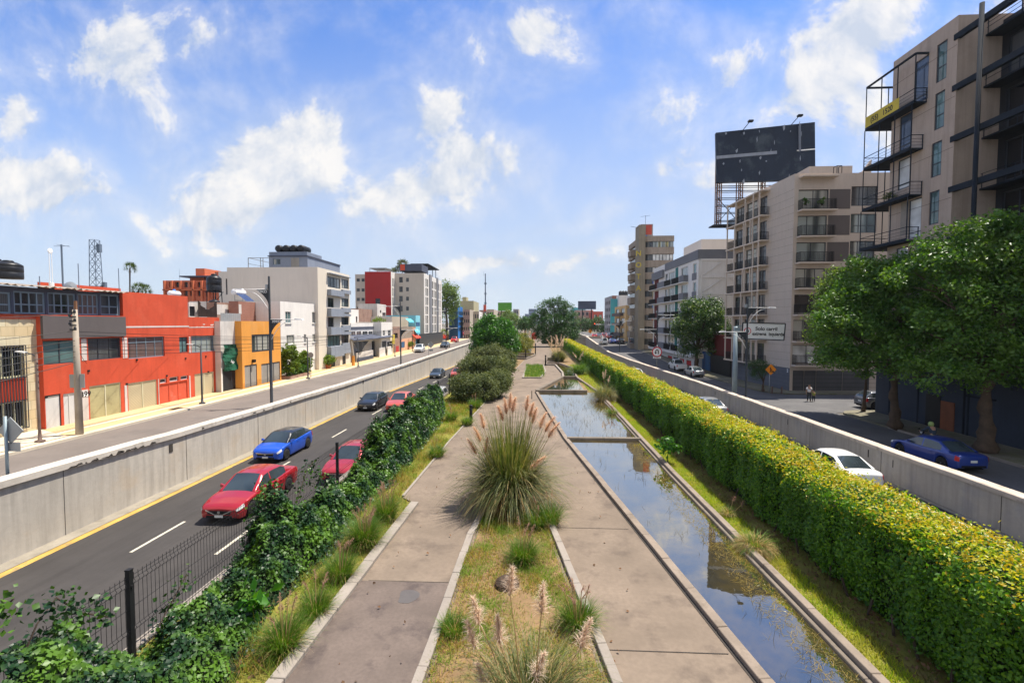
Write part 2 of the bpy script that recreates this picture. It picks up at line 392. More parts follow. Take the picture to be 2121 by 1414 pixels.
mat('walk_r', (.17, .155, .11), .95, .25, .5, sstr=.7, stain=(.10, .115, .035), bump=.3)
m, t, b = principled('pond')
lw = nd(t, 'ShaderNodeLayerWeight', i_Blend=.38)
b.inputs['Base Color'].default_value = (.035, .032, .016, 1); b.inputs['Roughness'].default_value = .5; b.inputs['Specular IOR Level'].default_value = 0
cc = mixc(t, mrange(t, noise(t, posn(t), .8, 6, .65), .42, .66), (.025, .024, .016), (.085, .062, .016)); t.links.new(cc, b.inputs['Base Color'])
gl = nd(t, 'ShaderNodeBsdfGlossy', i_Roughness=.015); gl.inputs[0].default_value = (1, .95, .86, 1)
bn = nd(t, 'ShaderNodeBump', i_Strength=.06, i_Distance=.02); t.links.new(noise(t, posn(t), 2.2, 3, .5), bn.inputs['Height']); t.links.new(bn.outputs[0], gl.inputs['Normal'])
mx = nd(t, 'ShaderNodeMixShader'); t.links.new(mrange(t, lw.outputs['Facing'], .15, .85, .12, .86), mx.inputs[0])
t.links.new(b.outputs[0], mx.inputs[1]); t.links.new(gl.outputs[0], mx.inputs[2]); t.links.new(mx.outputs[0], t.nodes['Material Output'].inputs[0])
# walls
mat('red_paint', (.58, .08, .034), .8, .13, .5, streak=.3, sstr=.2, stain=(.66, .16, .09))
mat('red_worn', (.60, .10, .05), .85, .1, .5, sstr=.35, stain=(.7, .4, .32), streak=.25)
mat('band_grey', (.115, .10, .098), .85, .08, .4, streak=.15)
brick('stone_tile', (.60, .46, .26), (.66, .60, .42), (.40, .31, .17), .62, .5, .012, sstr=.3, offset=.35)
mat('pillar', (.62, .56, .52), .85, .08, 1, streak=.3)
mat('white_plaster', (.78, .74, .68), .85, .05, .4, streak=.22, sstr=.1, stain=(.5, .46, .4))
mat('old_white', (.62, .58, .53), .85, .1, .5, streak=.4, sstr=.3, stain=(.4, .37, .33))
mat('orange_paint', (.74, .32, .06), .85, .07, .5, streak=.2, sstr=.15, stain=(.6, .4, .2))
mat('cream', (.70, .62, .50), .85, .04, .3, streak=.14)
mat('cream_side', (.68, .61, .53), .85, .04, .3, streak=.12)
mat('grey_blue', (.22, .25, .31), .8, .1, .6, streak=.2)
mat('slate_panel', (.26, .285, .33), .8, .12, .8, streak=.35)
mat('slate_dark', (.075, .085, .12), .8, .12, .6)
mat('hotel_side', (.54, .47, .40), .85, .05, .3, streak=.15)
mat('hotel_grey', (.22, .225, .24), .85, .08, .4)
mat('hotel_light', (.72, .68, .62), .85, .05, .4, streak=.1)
mat('hotel_red', (.42, .035, .035), .85, .08, .3, streak=.15)
brick('brick_red', (.38, .13, .075), (.28, .085, .05), (.30, .22, .18), .25, .075, .012)
brick('brick_old', (.36, .19, .13), (.26, .12, .08), (.33, .27, .22), .3, .09, .015, sstr=.6)
brick('brick_orange', (.56, .14, .06), (.48, .10, .045), (.45, .16, .09), .3, .09, .01, sstr=.2)
mat('maroon', (.13, .022, .02), .85, .12, .4)
mat('terracotta', (.60, .16, .07), .85, .1, .4)
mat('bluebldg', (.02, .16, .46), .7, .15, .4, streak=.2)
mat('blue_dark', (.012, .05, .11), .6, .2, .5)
mat('cyan_paint', (.22, .56, .66), .8, .1, .5)
mat('salmon', (.68, .36, .22), .9, .14, .5, sstr=.5, stain=(.75, .55, .4), streak=.3)
mat('beige_far', (.47, .40, .31), .9, .12, .15, streak=.3)
mat('olive_far', (.40, .36, .22), .9, .08, .2)
mat('pink_far', (.45, .30, .25), .9, .12, .2, streak=.3)
mat('grey_far', (.34, .33, .33), .9, .12, .2, streak=.3)
mat('red_far', (.50, .09, .06), .9, .12, .2)
mat('teal_far', (.08, .36, .40), .8, .15, .2)
mat('blue_far', (.16, .21, .32), .7, .15, .1)
mat('yellow_far', (.62, .42, .20), .9, .08, .3, streak=.25)
mat('concrete_n', (.50, .42, .35), .88, .05, .3, streak=.15, sstr=.12, stain=(.36, .31, .27))
mat('slab_n', (.56, .47, .39), .88, .06, .5)
mat('brown_panel', (.115, .097, .09), .85, .08, .4)
brick('cmu_grey', (.12, .13, .155), (.105, .115, .14), (.07, .075, .09), 2.4, .45, .014, sstr=.15)
mat('garage_grey', (.085, .085, .09), .7, .12, .6, streak=.2)
mat('concrete_m', (.42, .33, .265), .9, .07, .3, streak=.4, sstr=.35, stain=(.27, .2, .155), along=(1, 1, .05))
mat('tower_dark', (.018, .022, .028), .35, .3, .3, spec=.5)
mat('steel_dark', (.018, .024, .034), .85, .2, 1, spec=.15)
mat('navy_wall', (.035, .045, .065), .8, .14, .5, streak=.2)
mat('o_white', (.70, .67, .635), .85, .05, .3, streak=.2)
mat('o_grey', (.17, .175, .19), .85, .08, .4)
mat('o_green', (.03, .16, .15), .8, .1, .4)
mat('p_brown', (.31, .255, .205), .9, .12, .4, streak=.55, sstr=.35, stain=(.2, .145, .1))
mat('p_col', (.27, .23, .17), .9, .12, .4, streak=.5)
mat('roof', (.30, .26, .23), .95, .2, .3)
mat('roof_sheet', (.33, .28, .235), .85, .25, 1.5, sstr=.6, stain=(.16, .12, .1))
ribbed('corrugated', (.36, .37, .37), .25, .6, .6)
ribbed('red_panel', (.62, .07, .03), .28, .6, .5)
ribbed('garage_cream', (.56, .48, .31), .16, .7, .55, diag=.8)
mat('garage_white', (.58, .57, .55), .7, .08, .6, streak=.3)
mat('garage_olive', (.40, .36, .19), .75, .14, .7, sstr=.5, stain=(.2, .16, .08))
mat('gate_grey', (.30, .28, .25), .75, .15, .8, streak=.4)
mat('gate_black', (.022, .024, .028), .5, .2, 1)
ribbed('fence_panel', (.04, .045, .05), .35, .6, .5)
mat('green_tarp', (.012, .085, .045), .9, .3, 2)
mat('black_cloth', (.02, .021, .024), .95, .3, 1.5)
mat('brown_cloth', (.05, .035, .03), .95, .3, 1.5)
mat('white', (.86, .85, .82), .6, .05, 1)
mat('red_sign', (.62, .02, .03), .5, .05, 1)
mat('red_gate', (.58, .02, .025), .6, .08, 1)
mat('sign_orange', (.85, .27, .015), .5, .05, 1)
mat('sign_back', (.33, .34, .34), .5, .1, 1, metal=.3)
mat('black', (.012, .012, .013), .6, .2, 2)
mat('pole_dark', (.035, .04, .046), .6, .15, 2)
mat('pole_pale', (.25, .31, .34), .5, .1, 1.5, metal=.2)
mat('pole_rust', (.15, .10, .08), .8, .3, 2)
mat('concrete_pole', (.40, .34, .27), .9, .15, 1.2, streak=.4)
mat('frame_white', (.62, .61, .58), .6, .05, 1)
mat('frame_dark', (.045, .05, .06), .5, .1, 1)
mat('frame_steel', (.22, .28, .33), .5, .1, 1, metal=.2)
mat('frame_cream', (.62, .60, .42), .6, .1, 1)
mat('lamp_white', (.75, .75, .73), .4, .03, 1)
mat('tank_black', (.016, .017, .02), .42, .2, 2)
mat('tank_white', (.75, .76, .78), .4, .05, 1)
mat('tank_blue', (.05, .22, .62), .4, .1, 1)
mat('solar', (.03, .06, .16), .2, .2, 2)
mat('galv', (.34, .36, .37), .5, .1, 2, metal=.5)
mat('mast', (.14, .18, .23), .6, .1, 1)
mat('red_white_tower', (.55, .5, .48), .6, .3, .4)
mat('board_black', (.012, .021, .04), .6, .25, .25, sstr=.75, stain=(.055, .07, .085), streak=.2)
mat('board_green', (.10, .34, .03), .7, .12, .4, streak=.2)
mat('board_slate', (.06, .075, .12), .6, .3, .15)
mat('rust', (.26, .13, .07), .9, .3, 1)
mat('banner_yellow', (.55, .42, .06), .8, .15, .6)
mat('tent', (.72, .72, .72), .8, .05, 1)
mat('awning_red', (.62, .06, .03), .8, .08, 1)
mat('awning_cyan', (.12, .5, .62), .8, .08, 1)
mat('pole_orange', (.75, .3, .05), .8, .15, 1)
mat('bark', (.10, .068, .045), .95, .3, 2.5, streak=.5, bump=.9, bs=9, along=(1, 1, .2))
mat('bark_dark', (.06, .042, .03), .95, .3, 2.5, bump=.9, bs=9)
mat('stem', (.13, .11, .05), .9, .3, 3)
glass('g_dark', (.022, .026, .032), (.13, .135, .14), .75)
glass('g_black', (.010, .012, .016))
glass('g_teal', (.10, .17, .17))
glass('g_curtain', (.05, .06, .06), (.50, .49, .42), .95)
glass('g_green', (.05, .075, .075), (.42, .47, .44), .85)
glass('g_sky', (.06, .085, .13))
glass('g_warm', (.035, .028, .03), (.22, .15, .14), .8)
glass('g_blank', (.58, .58, .56), rough=.4)
glass('g_yellow', (.38, .32, .12), (.35, .42, .45), .9, rough=.3, period=2)
glass('g_paint_blue', (.28, .36, .48), (.06, .12, .5), .8, period=.5)
glass('g_paint_pink', (.6, .12, .3), (.1, .3, .55), .9, period=.5)
glass('g_paint_orange', (.62, .28, .03), (.45, .06, .02), .8, period=.6)
glass('g_paint_grey', (.3, .3, .27), (.3, .25, .1), .7, period=.6)
glass('mural_blue', (.015, .05, .13), (.03, .16, .34), .8, rough=.6, period=1)
# leaves
leafmat('ivy_leaf', [(.005, .022, .009), (.009, .034, .012), (.015, .05, .015), (.03, .08, .018)], .2, .42, .3, (.10, .205, .018), .8, 1.7)
leafmat('hedge_leaf', [(.03, .10, .007), (.06, .165, .009), (.10, .235, .011), (.17, .32, .015)], .45, .42, .35, (.045, .12, .008), .5, .6)
leafmat('hedge_top', [(.22, .36, .010), (.32, .40, .012), (.42, .42, .013), (.48, .38, .015)], .4, .42, .4, (.52, .27, .02), .6, 2.6)
leafmat('tree_leaf', [(.022, .075, .009), (.04, .115, .012), (.068, .165, .016), (.12, .235, .024)], .34, .4, .4, (.11, .20, .02), .75, .9)
leafmat('tree_leaf_dark', [(.022, .065, .010), (.035, .09, .014), (.055, .12, .018)], .25, .4, .4)
leafmat('tree_leaf_bright', [(.02, .09, .008), (.05, .18, .012), (.11, .30, .02)], .4, .38, .45, (.02, .07, .008), .6, .7)
leafmat('tree_leaf_pale', [(.07, .13, .025), (.12, .20, .04), (.18, .25, .06)], .4, .4, .4, (.07, .12, .02), .5, .4)
leafmat('conifer_leaf', [(.02, .075, .010), (.035, .11, .014), (.06, .16, .018)], .25, .4, .4, (.05, .12, .016), .5, .6)
leafmat('shrub_leaf', [(.045, .065, .025), (.085, .11, .04), (.14, .17, .06), (.22, .24, .09)], .25, .6, .25, (.03, .055, .012), .6, .9)
leafmat('shrub_yellow', [(.10, .13, .015), (.20, .22, .02), (.3, .25, .03)], .35, .5, .3)
leafmat('topiary_leaf', [(.08, .15, .012), (.13, .21, .016), (.2, .26, .02)], .3, .5, .3)
leafmat('palm_leaf', [(.05, .09, .025), (.10, .15, .04)], .25, .5, .3)
leafmat('blade_green', [(.05, .12, .012), (.08, .17, .016), (.13, .22, .02)], .4, .5, .3)
leafmat('blade_up', [(.05, .095, .016), (.10, .145, .03), (.18, .19, .06), (.30, .26, .12)], .3, .5, .3)
leafmat('blade_pampas', [(.04, .06, .018), (.08, .11, .03), (.16, .18, .06), (.30, .27, .14)], .35, .5, .3)
leafmat('blade_dry', [(.35, .25, .11), (.46, .34, .16), (.28, .17, .07)], .3, .7, .2)
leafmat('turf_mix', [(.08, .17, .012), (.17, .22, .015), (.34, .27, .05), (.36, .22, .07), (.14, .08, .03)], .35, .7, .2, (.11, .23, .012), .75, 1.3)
leafmat('turf_lit', [(.14, .26, .012), (.24, .34, .016), (.40, .40, .03)], .45, .6, .2, (.36, .27, .06), .45, 1.0)  # sunlit tone of the canal strip put into the blade colours
leafmat('turf_shade', [(.05, .10, .012), (.09, .12, .015), (.17, .10, .045), (.14, .07, .035)], .3, .7, .2, (.13, .08, .035), .6, .8)  # hedge shade put into the darker greens; browns are dry litter
leafmat('plume', [(.66, .47, .35), (.78, .60, .46), (.55, .37, .26)], .45, .8, .1, tm=(1.3, 1.12, .85))
leafmat('plume_pale', [(.66, .53, .42), (.78, .66, .54), (.56, .41, .31)], .45, .8, .1, tm=(1.25, 1.12, .9))
leafmat('plume_red', [(.34, .17, .15), (.42, .24, .2), (.30, .20, .12)], .4, .8, .1, tm=(1.1, 1, 1))
leafmat('litter', [(.12, .06, .03), (.2, .11, .06), (.08, .05, .03)], .1, .9, .1)
leafmat('algae', [(.20, .14, .02), (.13, .11, .02), (.28, .19, .04)], .2, .6, .3)
# ---------------------------------------------------------------- ground, roads, paths, water
YS = sorted(set([-40, -20, 0, 20, 40, 50, 55, 68, 75, 80, 90, 100, 110, 118, 125, 135, 150, 165, 175, 190, 210, 240, 270, 300, 320, 340]))
def sheet(name, x0, x1, zf, m, ys=None, dz=0, kind='structure', nx=1):
    mb = MB(); ys = ys or YS
    X0 = x0 if callable(x0) else (lambda y: x0); X1 = x1 if callable(x1) else (lambda y: x1)
    mb.strip([[(lerp(X0(y), X1(y), k/nx), y, zf(y)+dz) for k in range(nx+1)] for y in ys])
    return struct(mb, name, m, kind)
g = MB(); secs = []
for y in YS:
    zl, zr, zs = zel(y)-.03, zer(y)-.03, zsr(y)-.03
    secs.append([(-4000, y, STL-.06), (-18.0, y, STL-.06), (-18.0, y, zl), (-8.35, y, zl), (-8.35, y, -.06), (10.25, y, -.06), (10.25, y, zr), (18.3, y, zr), (18.3, y, zs), (4000, y, zs)])
last = secs[-1]; secs.append([(p[0], 380, .3) for p in last]); secs.append([(p[0], 6000, .3) for p in last])
g.strip(secs); struct(g, 'ground', 'far_land')
sheet('median_soil', -8.33, 10.23, lambda y: -.055, 'soil', [-30, 210])
sheet('expressway_left', -17.2, -8.34, zel, 'asphalt_new'); sheet('expressway_gutter_left', -18.0, -17.2, zel, 'gutter', dz=.02)
sheet('expressway_right', 10.26, 17.75, zer, 'asphalt_new'); sheet('expressway_gutter_right', 17.75, 18.1, zer, 'gutter', dz=.02)
sheet('street_left', -23.6, -18.2, lambda y: STL, 'asphalt_old')
sheet('street_right', 18.4, 27.2, zsr, 'asphalt_r')
def marks(name, m, rects, zf):
    mb = MB()
    for x0, x1, y0, y1 in rects:
        n = max(1, int((y1-y0)/8)); ys = [lerp(y0, y1, i/n) for i in range(n+1)]
        mb.strip([[(x0, y, zf(y)+.006), (x1, y, zf(y)+.006)] for y in ys])
    return struct(mb, name, m)
marks('lane_dashes_left', 'paint_white', [(x-.06, x+.06, 15.1+8.05*i, 17.6+8.05*i) for x in (-14.2, -11.1) for i in range(-2, 16)], zel)
marks('yellow_edge_line', 'paint_yellow', [(-17.2, -16.9, -20, 200)], zel)
marks('white_edge_line', 'paint_white', [(17.2, 17.36, -20, 145)], zer)
marks('lane_dashes_right', 'paint_white', [(13.9, 14.02, 12+8*i, 14.6+8*i) for i in range(16)], zer)
# pavements with kerbs
def kerbwalk(name, x0, x1, zf, m, mk, h, ys, kx, kw=.16):
    mb = MB(); s = 1 if kx == x0 else -1
    secs = []
    for y in ys:
        z = zf(y); o = [(kx, y, z-.05), (kx, y, z+h), (kx+s*kw, y, z+h)]; secs.append(o)
    k = MB(); k.strip(secs)
    struct(k, name+'_kerb', mk)
    mb.strip([[(kx+s*kw, y, zf(y)+h-.004), (x1 if s > 0 else x0, y, zf(y)+h+.03)] for y in ys]); return struct(mb, name, m)
kerbwalk('pavement_left', -28.5, -23.6, lambda y: STL, 'walk_yellow', 'walk_pale', .13, [-20, 20, 60, 100, 160, 300], -23.6, .45)
mb = MB(); mb.strip([[(-25.35, y, STL+.146), (-24.95, y, STL+.144)] for y in (5, 60)]); struct(mb, 'pavement_stripe', 'walk_pale')
mb = MB(); mb.poly([(-27.3, -5, STL+.165), (-24.08, -5, STL+.150), (-24.08, 22.2, STL+.150), (-27.3, 23.6, STL+.165)]); struct(mb, 'pavement_ramp', 'walk_pale')
ysr = [-20, 10, 25, 36]; kerbwalk('pavement_right_near', 27.2, 30.9, zsr, 'walk_r', 'kerb', .14, ysr, 27.2)
cor = [(27.2, 36), (27.36, 36), (27.36, 40), (27.6, 41.4), (28.3, 42.3), (29.3, 42.6), (60, 42.6), (60, 41.2), (30.9, 41.2), (30.9, 36)]
mb = MB(); mb.prism([(27.2, 36), (30.95, 36), (30.95, 42.05), (60, 42.05), (60, 42.7), (29.3, 42.7), (28.2, 42.35), (27.5, 41.5), (27.2, 40.2)], -1.45, -1.262); struct(mb, 'pavement_corner', 'walk_r')
mb = MB(); mb.prism([(60, 52.4), (60, 54.7), (30.1, 54.7), (28.9, 66), (28.6, 75), (25.6, 75), (26.0, 62), (26.6, 55.2), (27.3, 53.4), (28.4, 52.5)], -1.45, -1.265); struct(mb, 'pavement_right_middle', 'walk_r')
kerbwalk('pavement_right_far', 25.5, 29.5, zsr, 'walk_r', 'kerb', .14, [75.0, 90, 110, 125, 150, 175, 300], 25.5)
sheet('side_street', 27.2, 62, lambda y: -1.4, 'asphalt_r', [42.0, 53.2], dz=.005)
mb = MB(); mb.poly([(-24.6, 29.3, STL+.152), (-24.2, 29.3, STL+.15), (-24.2, 30.2, STL+.15), (-24.6, 30.2, STL+.152)]); struct(mb, 'drain_grate', 'black')
# ---- median: paths, plaza, kerbs, canal
CX = lambda y: 4.16-.139*(y-8.4) if y < 26.3 else 1.68-.0885*(y-26.3)      # canal's path-side kerb (outer edge)
RX = lambda y: 6.3-.02*(y-8.5)*(1 if y < 20 else 0)-(0 if y < 20 else .23)   # canal's hedge-side kerb
PL = lambda y: prof([(0, -5.2), (8, -4.72), (16.5, -4.37), (17, -5.0), (25.7, -4.7), (37.5, -4.0), (46, -4.3), (56, -3.0), (66, -2.4), (80, -1.6), (88, .0), (96, .35), (200, .5)], y)
PR = lambda y: CX(y) if y < 43.6 else prof([(43.6, .2), (54.8, 3.4), (57, 3.75), (71, 3.6), (80, 3.6), (100, 4.3), (200, 4.7)], y)
ys = sorted(set(list(np.arange(-4, 44, 2.0))+[43.6, 50, 54.8, 57, 63, 71, 80, 88, 96, 120, 160, 200]+[16.5, 17]))
mb = MB(); mb.strip([[(PL(y), y, -.012), (lerp(PL(y), PR(y), .5), y, -.0), (PR(y), y, -.006)] for y in ys]); struct(mb, 'path', 'path')
mb = MB(); mb.strip([[(PL(y)+.1, y, .003), (prof([(4, -2.3), (9.5, -2.1), (11.4, -2.06)], y), y, .003)] for y in (-2, 4, 8, 11.38)]); struct(mb, 'damp_path', 'path_damp')
# planter bed in the middle of the path (wedge) and small island bed
PLX = lambda y: prof([(4, -2.3), (9.5, -2.1), (13.9, -2.02), (18, -1.5)], y)
PRX = lambda y: prof([(4, 2.0), (8.3, 1.52), (14.6, .6), (18, .1)], y)
mb = MB(); mb.strip([[(PLX(y)+.2, y, .02), (lerp(PLX(y), PRX(y), .5), y, .07), (PRX(y)-.2, y, .02)] for y in (2, 5, 7, 9, 11, 13, 15, 17, 18.2)]); struct(mb, 'planter_soil', 'soil')
def kerbline(name, pts, wd, z0, z1, m, seglen=1.1, gap=.012, jig=.006):
    """a row of kerb stones along a polyline, each stone with open joints"""
    mb = MB(); rr = random.Random(len(pts)*7+int(pts[0][0]*10))
    for (xa, ya), (xb, yb) in zip(pts, pts[1:]):
        L = math.hypot(xb-xa, yb-ya); n = max(1, round(L/seglen)); d = Vector((xb-xa, yb-ya, 0)).normalized(); nn = Vector((-d.y, d.x, 0))*wd/2
        for i in range(n):
            p = Vector((xa, ya, 0))+d*(L*i/n+gap/2); q = Vector((xa, ya, 0))+d*(L*(i+1)/n-gap/2); h = z1+rr.uniform(-jig, jig); e = rr.uniform(-jig, jig)
            c = [p-nn, p+nn, q+nn, q-nn]; c = [v+nn.normalized()*e for v in c]
            mb.hexa([(v.x, v.y, z0) for v in c]+[(v.x, v.y, h) for v in c])
    o = struct(mb, name, m); o.modifiers.new('b', 'BEVEL').width = .012
    return o
kerbline('path_kerb', [(-4.92, 5), (-4.77, 8), (-4.38, 16.4)], .3, -.1, .10, 'kerb')
kerbline('path_edge', [(-5.02, 17.1), (-4.72, 25.7), (-4.05, 37.5), (-4.35, 46), (-3.05, 56), (-1.65, 80), (-.05, 88)], .1, -.1, .05, 'kerb', 2.2)
kerbline('planter_kerb', [(-2.28, 4), (-2.08, 9.5), (-1.98, 13.9), (-1.45, 18.2), (.08, 18.2), (.62, 14.6), (1.42, 9.2), (2.0, 5)], .2, -.1, .11, 'kerb')
kerbline('island_kerb', [(-1.27, 54.8), (-.97, 70.9), (1.52, 71), (1.65, 62), (.88, 54.9), (-1.27, 54.8)], .2, -.05, .14, 'kerb', 2)
mb = MB(); mb.poly([(-1.2, 54.9, .08), (.85, 55, .08), (1.58, 62, .1), (1.45, 70.8, .08), (-.9, 70.8, .08)]); struct(mb, 'island_soil', 'lawn')
mb = MB()
for x0, x1, y in ((PL(11.4)+.3, PLX(11.4)-.1, 11.4), (PL(20.5), -1, 25.6), (PRX(9.1)+.1, CX(9.1)-.1, 9.15), (PRX(14.9)+.2, CX(14.6)-.2, 14.7)):
    mb.poly([(x0, y-.01, .006), (x1, y-.01, .006), (x1, y+.01, .006), (x0, y+.01, .006)])
mb.strip([[(CX(y)-.035, y, .007), (CX(y)+.03, y, .007)] for y in (-2, 10, 20, 26.3, 36, 43.6)]); struct(mb, 'path_joint', 'seam')
mb = MB(); mb.poly([(-3.06+.24*math.cos(a)*(1+.2*math.sin(3*a+1)), 10.75+.32*math.sin(a)*(1+.15*math.cos(2*a)), .008) for a in np.arange(0, 6.28, .35)]); struct(mb, 'wet_patch', 'puddle')
# canal
WL = .0
def water(pts): return MB().poly([(x, y, .035) for x, y in pts])
w_ = MB()
for y0, y1, z in ((-2, 25.7, .03), (26.05, 43.4, .03)):
    n = 6; w_.strip([[(CX(lerp(y0, y1, i/n))+.2, lerp(y0, y1, i/n), z), (RX(lerp(y0, y1, i/n))-.1, lerp(y0, y1, i/n), z)] for i in range(n+1)])
w_.poly([(.75, 43.9, .03), (5.0, 43.9, .03), (5.1, 54.6, .03), (3.75, 54.6, .03)])
w_.poly([(3.9, 55.4, .03), (5.2, 55.4, .03), (5.5, 67, .03), (4.1, 73.5, .03), (2.3, 73.5, .03), (1.9, 71.8, .03), (3.55, 71.3, .03), (4.0, 60, .03)])
w_.poly([(-3.4, 84.2, .03), (-1.6, 83.2, .03), (.15, 93, .03), (-.9, 96, .03), (-3.6, 95, .03)])
w_.poly([(-3.6, 98.4, .03), (-.6, 98.2, .03), (-.4, 116, .03), (-3.8, 115, .03)])
struct(w_, 'pond_water', 'pond')
kerbline('canal_kerb_path_side', [(CX(y)+.16, y) for y in (-2, 8.4, 17, 26.3, 43.4)], .24, -.05, .115, 'kerb_canal', 1.5)
kerbline('canal_kerb_hedge_side', [(RX(y)+.08, y) for y in (-2, 8.5, 20, 43.4)]+[(5.25, 54.8), (5.65, 67), (4.2, 74.3), (2.2, 74.3)], .2, -.05, .2, 'kerb_canal', 1.9)
kerbline('canal_inner_ledge', [(RX(y)-.09, y) for y in (-2, 8.5, 20, 43.2)], .1, -.05, .09, 'kerb_dark', 4)
kerbline('canal_cross_beam', [(1.95, 25.9), (RX(26), 25.9)], .28, -.05, .17, 'kerb_dark', 2.2)
kerbline('canal_cross_beam', [(.2, 43.65), (5.15, 43.65)], .4, -.05, .26, 'kerb_dark', 2.5)
kerbline('basin_kerb', [(.35, 43.9), (3.5, 55.0), (5.2, 55.0)], .34, -.05, .24, 'kerb_dark', 2.5)
kerbline('channel_kerb', [(3.6, 55.3), (3.85, 60), (3.45, 71.0), (1.75, 71.6)], .25, -.05, .22, 'kerb', 2.5)
kerbline('terrace_beam', [(-3.6, 84), (-1.5, 82.9), (.3, 92.9), (.3, 97.1), (-3.8, 97.2)], .4, -.05, .2, 'kerb_dark', 3)
kerbline('terrace_beam', [(-3.7, 89), (-.5, 88.6)], .4, -.05, .3, 'kerb_dark', 3)
# lawn strips either side
sheet('lawn_strip', lambda y: RX(min(y, 43))+.18, 8.0, lambda y: -.02, 'lawn', [-4, 8.5, 20, 43, 60])
sheet('verge', -8.2, lambda y: PL(y)-.1, lambda y: -.03, 'lawn', [-4, 8, 16.5, 17, 25.7, 37.5, 46, 56])
# ---------------------------------------------------------------- retaining walls
def wall(name, label, P, thick, side, zb, m, mc, cop=.2, over=.07):
    """P: (x of the road face, y, z top); side -1: body lies towards -x"""
    r = thing(name, label, 'wall', (P[0][0], P[0][1], zb(P[0][1])))
    a = MB(); c = MB(); sa = []; scp = []
    for x, y, z in P:
        b = zb(y)-.3; sa.append([(x, y, b), (x, y, z-cop), (x+side*thick, y, z-cop), (x+side*thick, y, b)])
        x0, x1 = x-side*over, x+side*(thick+.03); scp.append([(x0, y, z-cop), (x0, y, z-.03), (x0+side*.04, y, z), (x1, y, z), (x1, y, z-cop)])
    a.strip(sa, True); c.strip(scp, True); a.poly(sa[0]); a.poly(sa[-1])
    a.build('body', m, r); c.build('coping', mc, r)
    return r
def dense(P, st=1.6, j=.02):
    o = [P[0]]; rr = random.Random(3)
    for p, q in zip(P, P[1:]):
        n = max(1, int((q[1]-p[1])/st)) if q[1] < 90 else 3
        for i in range(1, n+1):
            f = i/n; o.append((lerp(p[0], q[0], f)+rr.uniform(-j, j)*.5, lerp(p[1], q[1], f), lerp(p[2], q[2], f)+rr.uniform(-j, j)))
    return o
lw_ = wall('retaining_wall', 'streaked pale concrete retaining wall below the red and white houses', dense([(-17.8, -10, 1.6), (-17.8, 14, 1.43), (-17.8, 21.5, 1.27), (-17.8, 30, 1.12), (-17.8, 43, .98), (-17.8, 124, 1.02), (-17.8, 260, 1.3)]), .42, -1, zel, 'wall_l', 'coping', .26, .1)
rw_ = wall('retaining_wall', 'grey concrete wall beside the hedge with sunlit pinkish coping', dense([(18.1, -10, .28), (18.1, 17, .24), (18.1, 50, .2), (17.7, 84, -.1), (16.9, 104, .15), (16.8, 125, 1.2), (17.0, 149, 2.3)]), .42, 1, zer, 'wall_r', 'coping_r', .2, .06)
mb = MB()
for y, x in ((12.2, 18.1), (16.5, 18.1), (23.5, 18.1), (25.2, 18.1), (33, 18.1), (46, 18.1)):
    z0 = -.15-random.random()*.1; mb.box(x-.015, x+.01, y, y+.045, z0-.3-random.random()*.2, z0)
mb.build('weep_stain', 'seam', rw_)
rr = random.Random(8)
for y in np.concatenate([np.arange(13, 20, .22), np.arange(20, 70, 1.1)]):
    if rr.random() < .75: q_ = MB(); z = prof([(14, 1.43), (21.5, 1.27), (30, 1.12), (43, .98), (124, 1.02)], y)-.26; l_ = rr.uniform(.1, .5); q_.poly([(-17.697, y, z+rr.uniform(0, .05)), (-17.697, y+l_, z+rr.uniform(0, .04)), (-17.697, y+l_*.8, z+rr.uniform(.05, .13)), (-17.697, y+l_*.3, z+rr.uniform(.04, .16))]); q_.build('chipped_edge', 'seam', lw_)
for y in np.arange(4, 130, 6.1): q_ = MB(); q_.box(-17.803, -17.79, y, y+.018, zel(y)-.1, prof([(14, 1.43), (21.5, 1.27), (30, 1.12), (43, .98), (124, 1.02)], y)-.27); q_.build('joint', 'seam', lw_)
for y in np.arange(6, 50, 6.1): q_ = MB(); q_.box(18.09, 18.103, y, y+.018, zer(y)-.1, 0); q_.build('joint', 'seam', rw_)
mb = MB()
for y in (21.2, 46.5, 58.0): mb.box(-17.81, -17.77, y, y+.22, .35, .75)
mb.build('drain_slot', 'seam', lw_)
p = MB(); p.box(10.3, 25, 150, 150.6, -4, 1.95); p.box(10.3, 25.2, 149.85, 150.7, 1.95, 2.2, 1)
solo(p, 'portal_wall', ['wall_r', 'coping_r'], 'grey concrete end wall across the sunken road where it goes under', 'wall')
p = MB(); p.box(18.5, 19.3, 150.2, 330, .2, 2.05); solo(p, 'embankment_wall', ['wall_r'], 'low concrete wall beyond the sunken road, beside the queue of cars', 'wall')
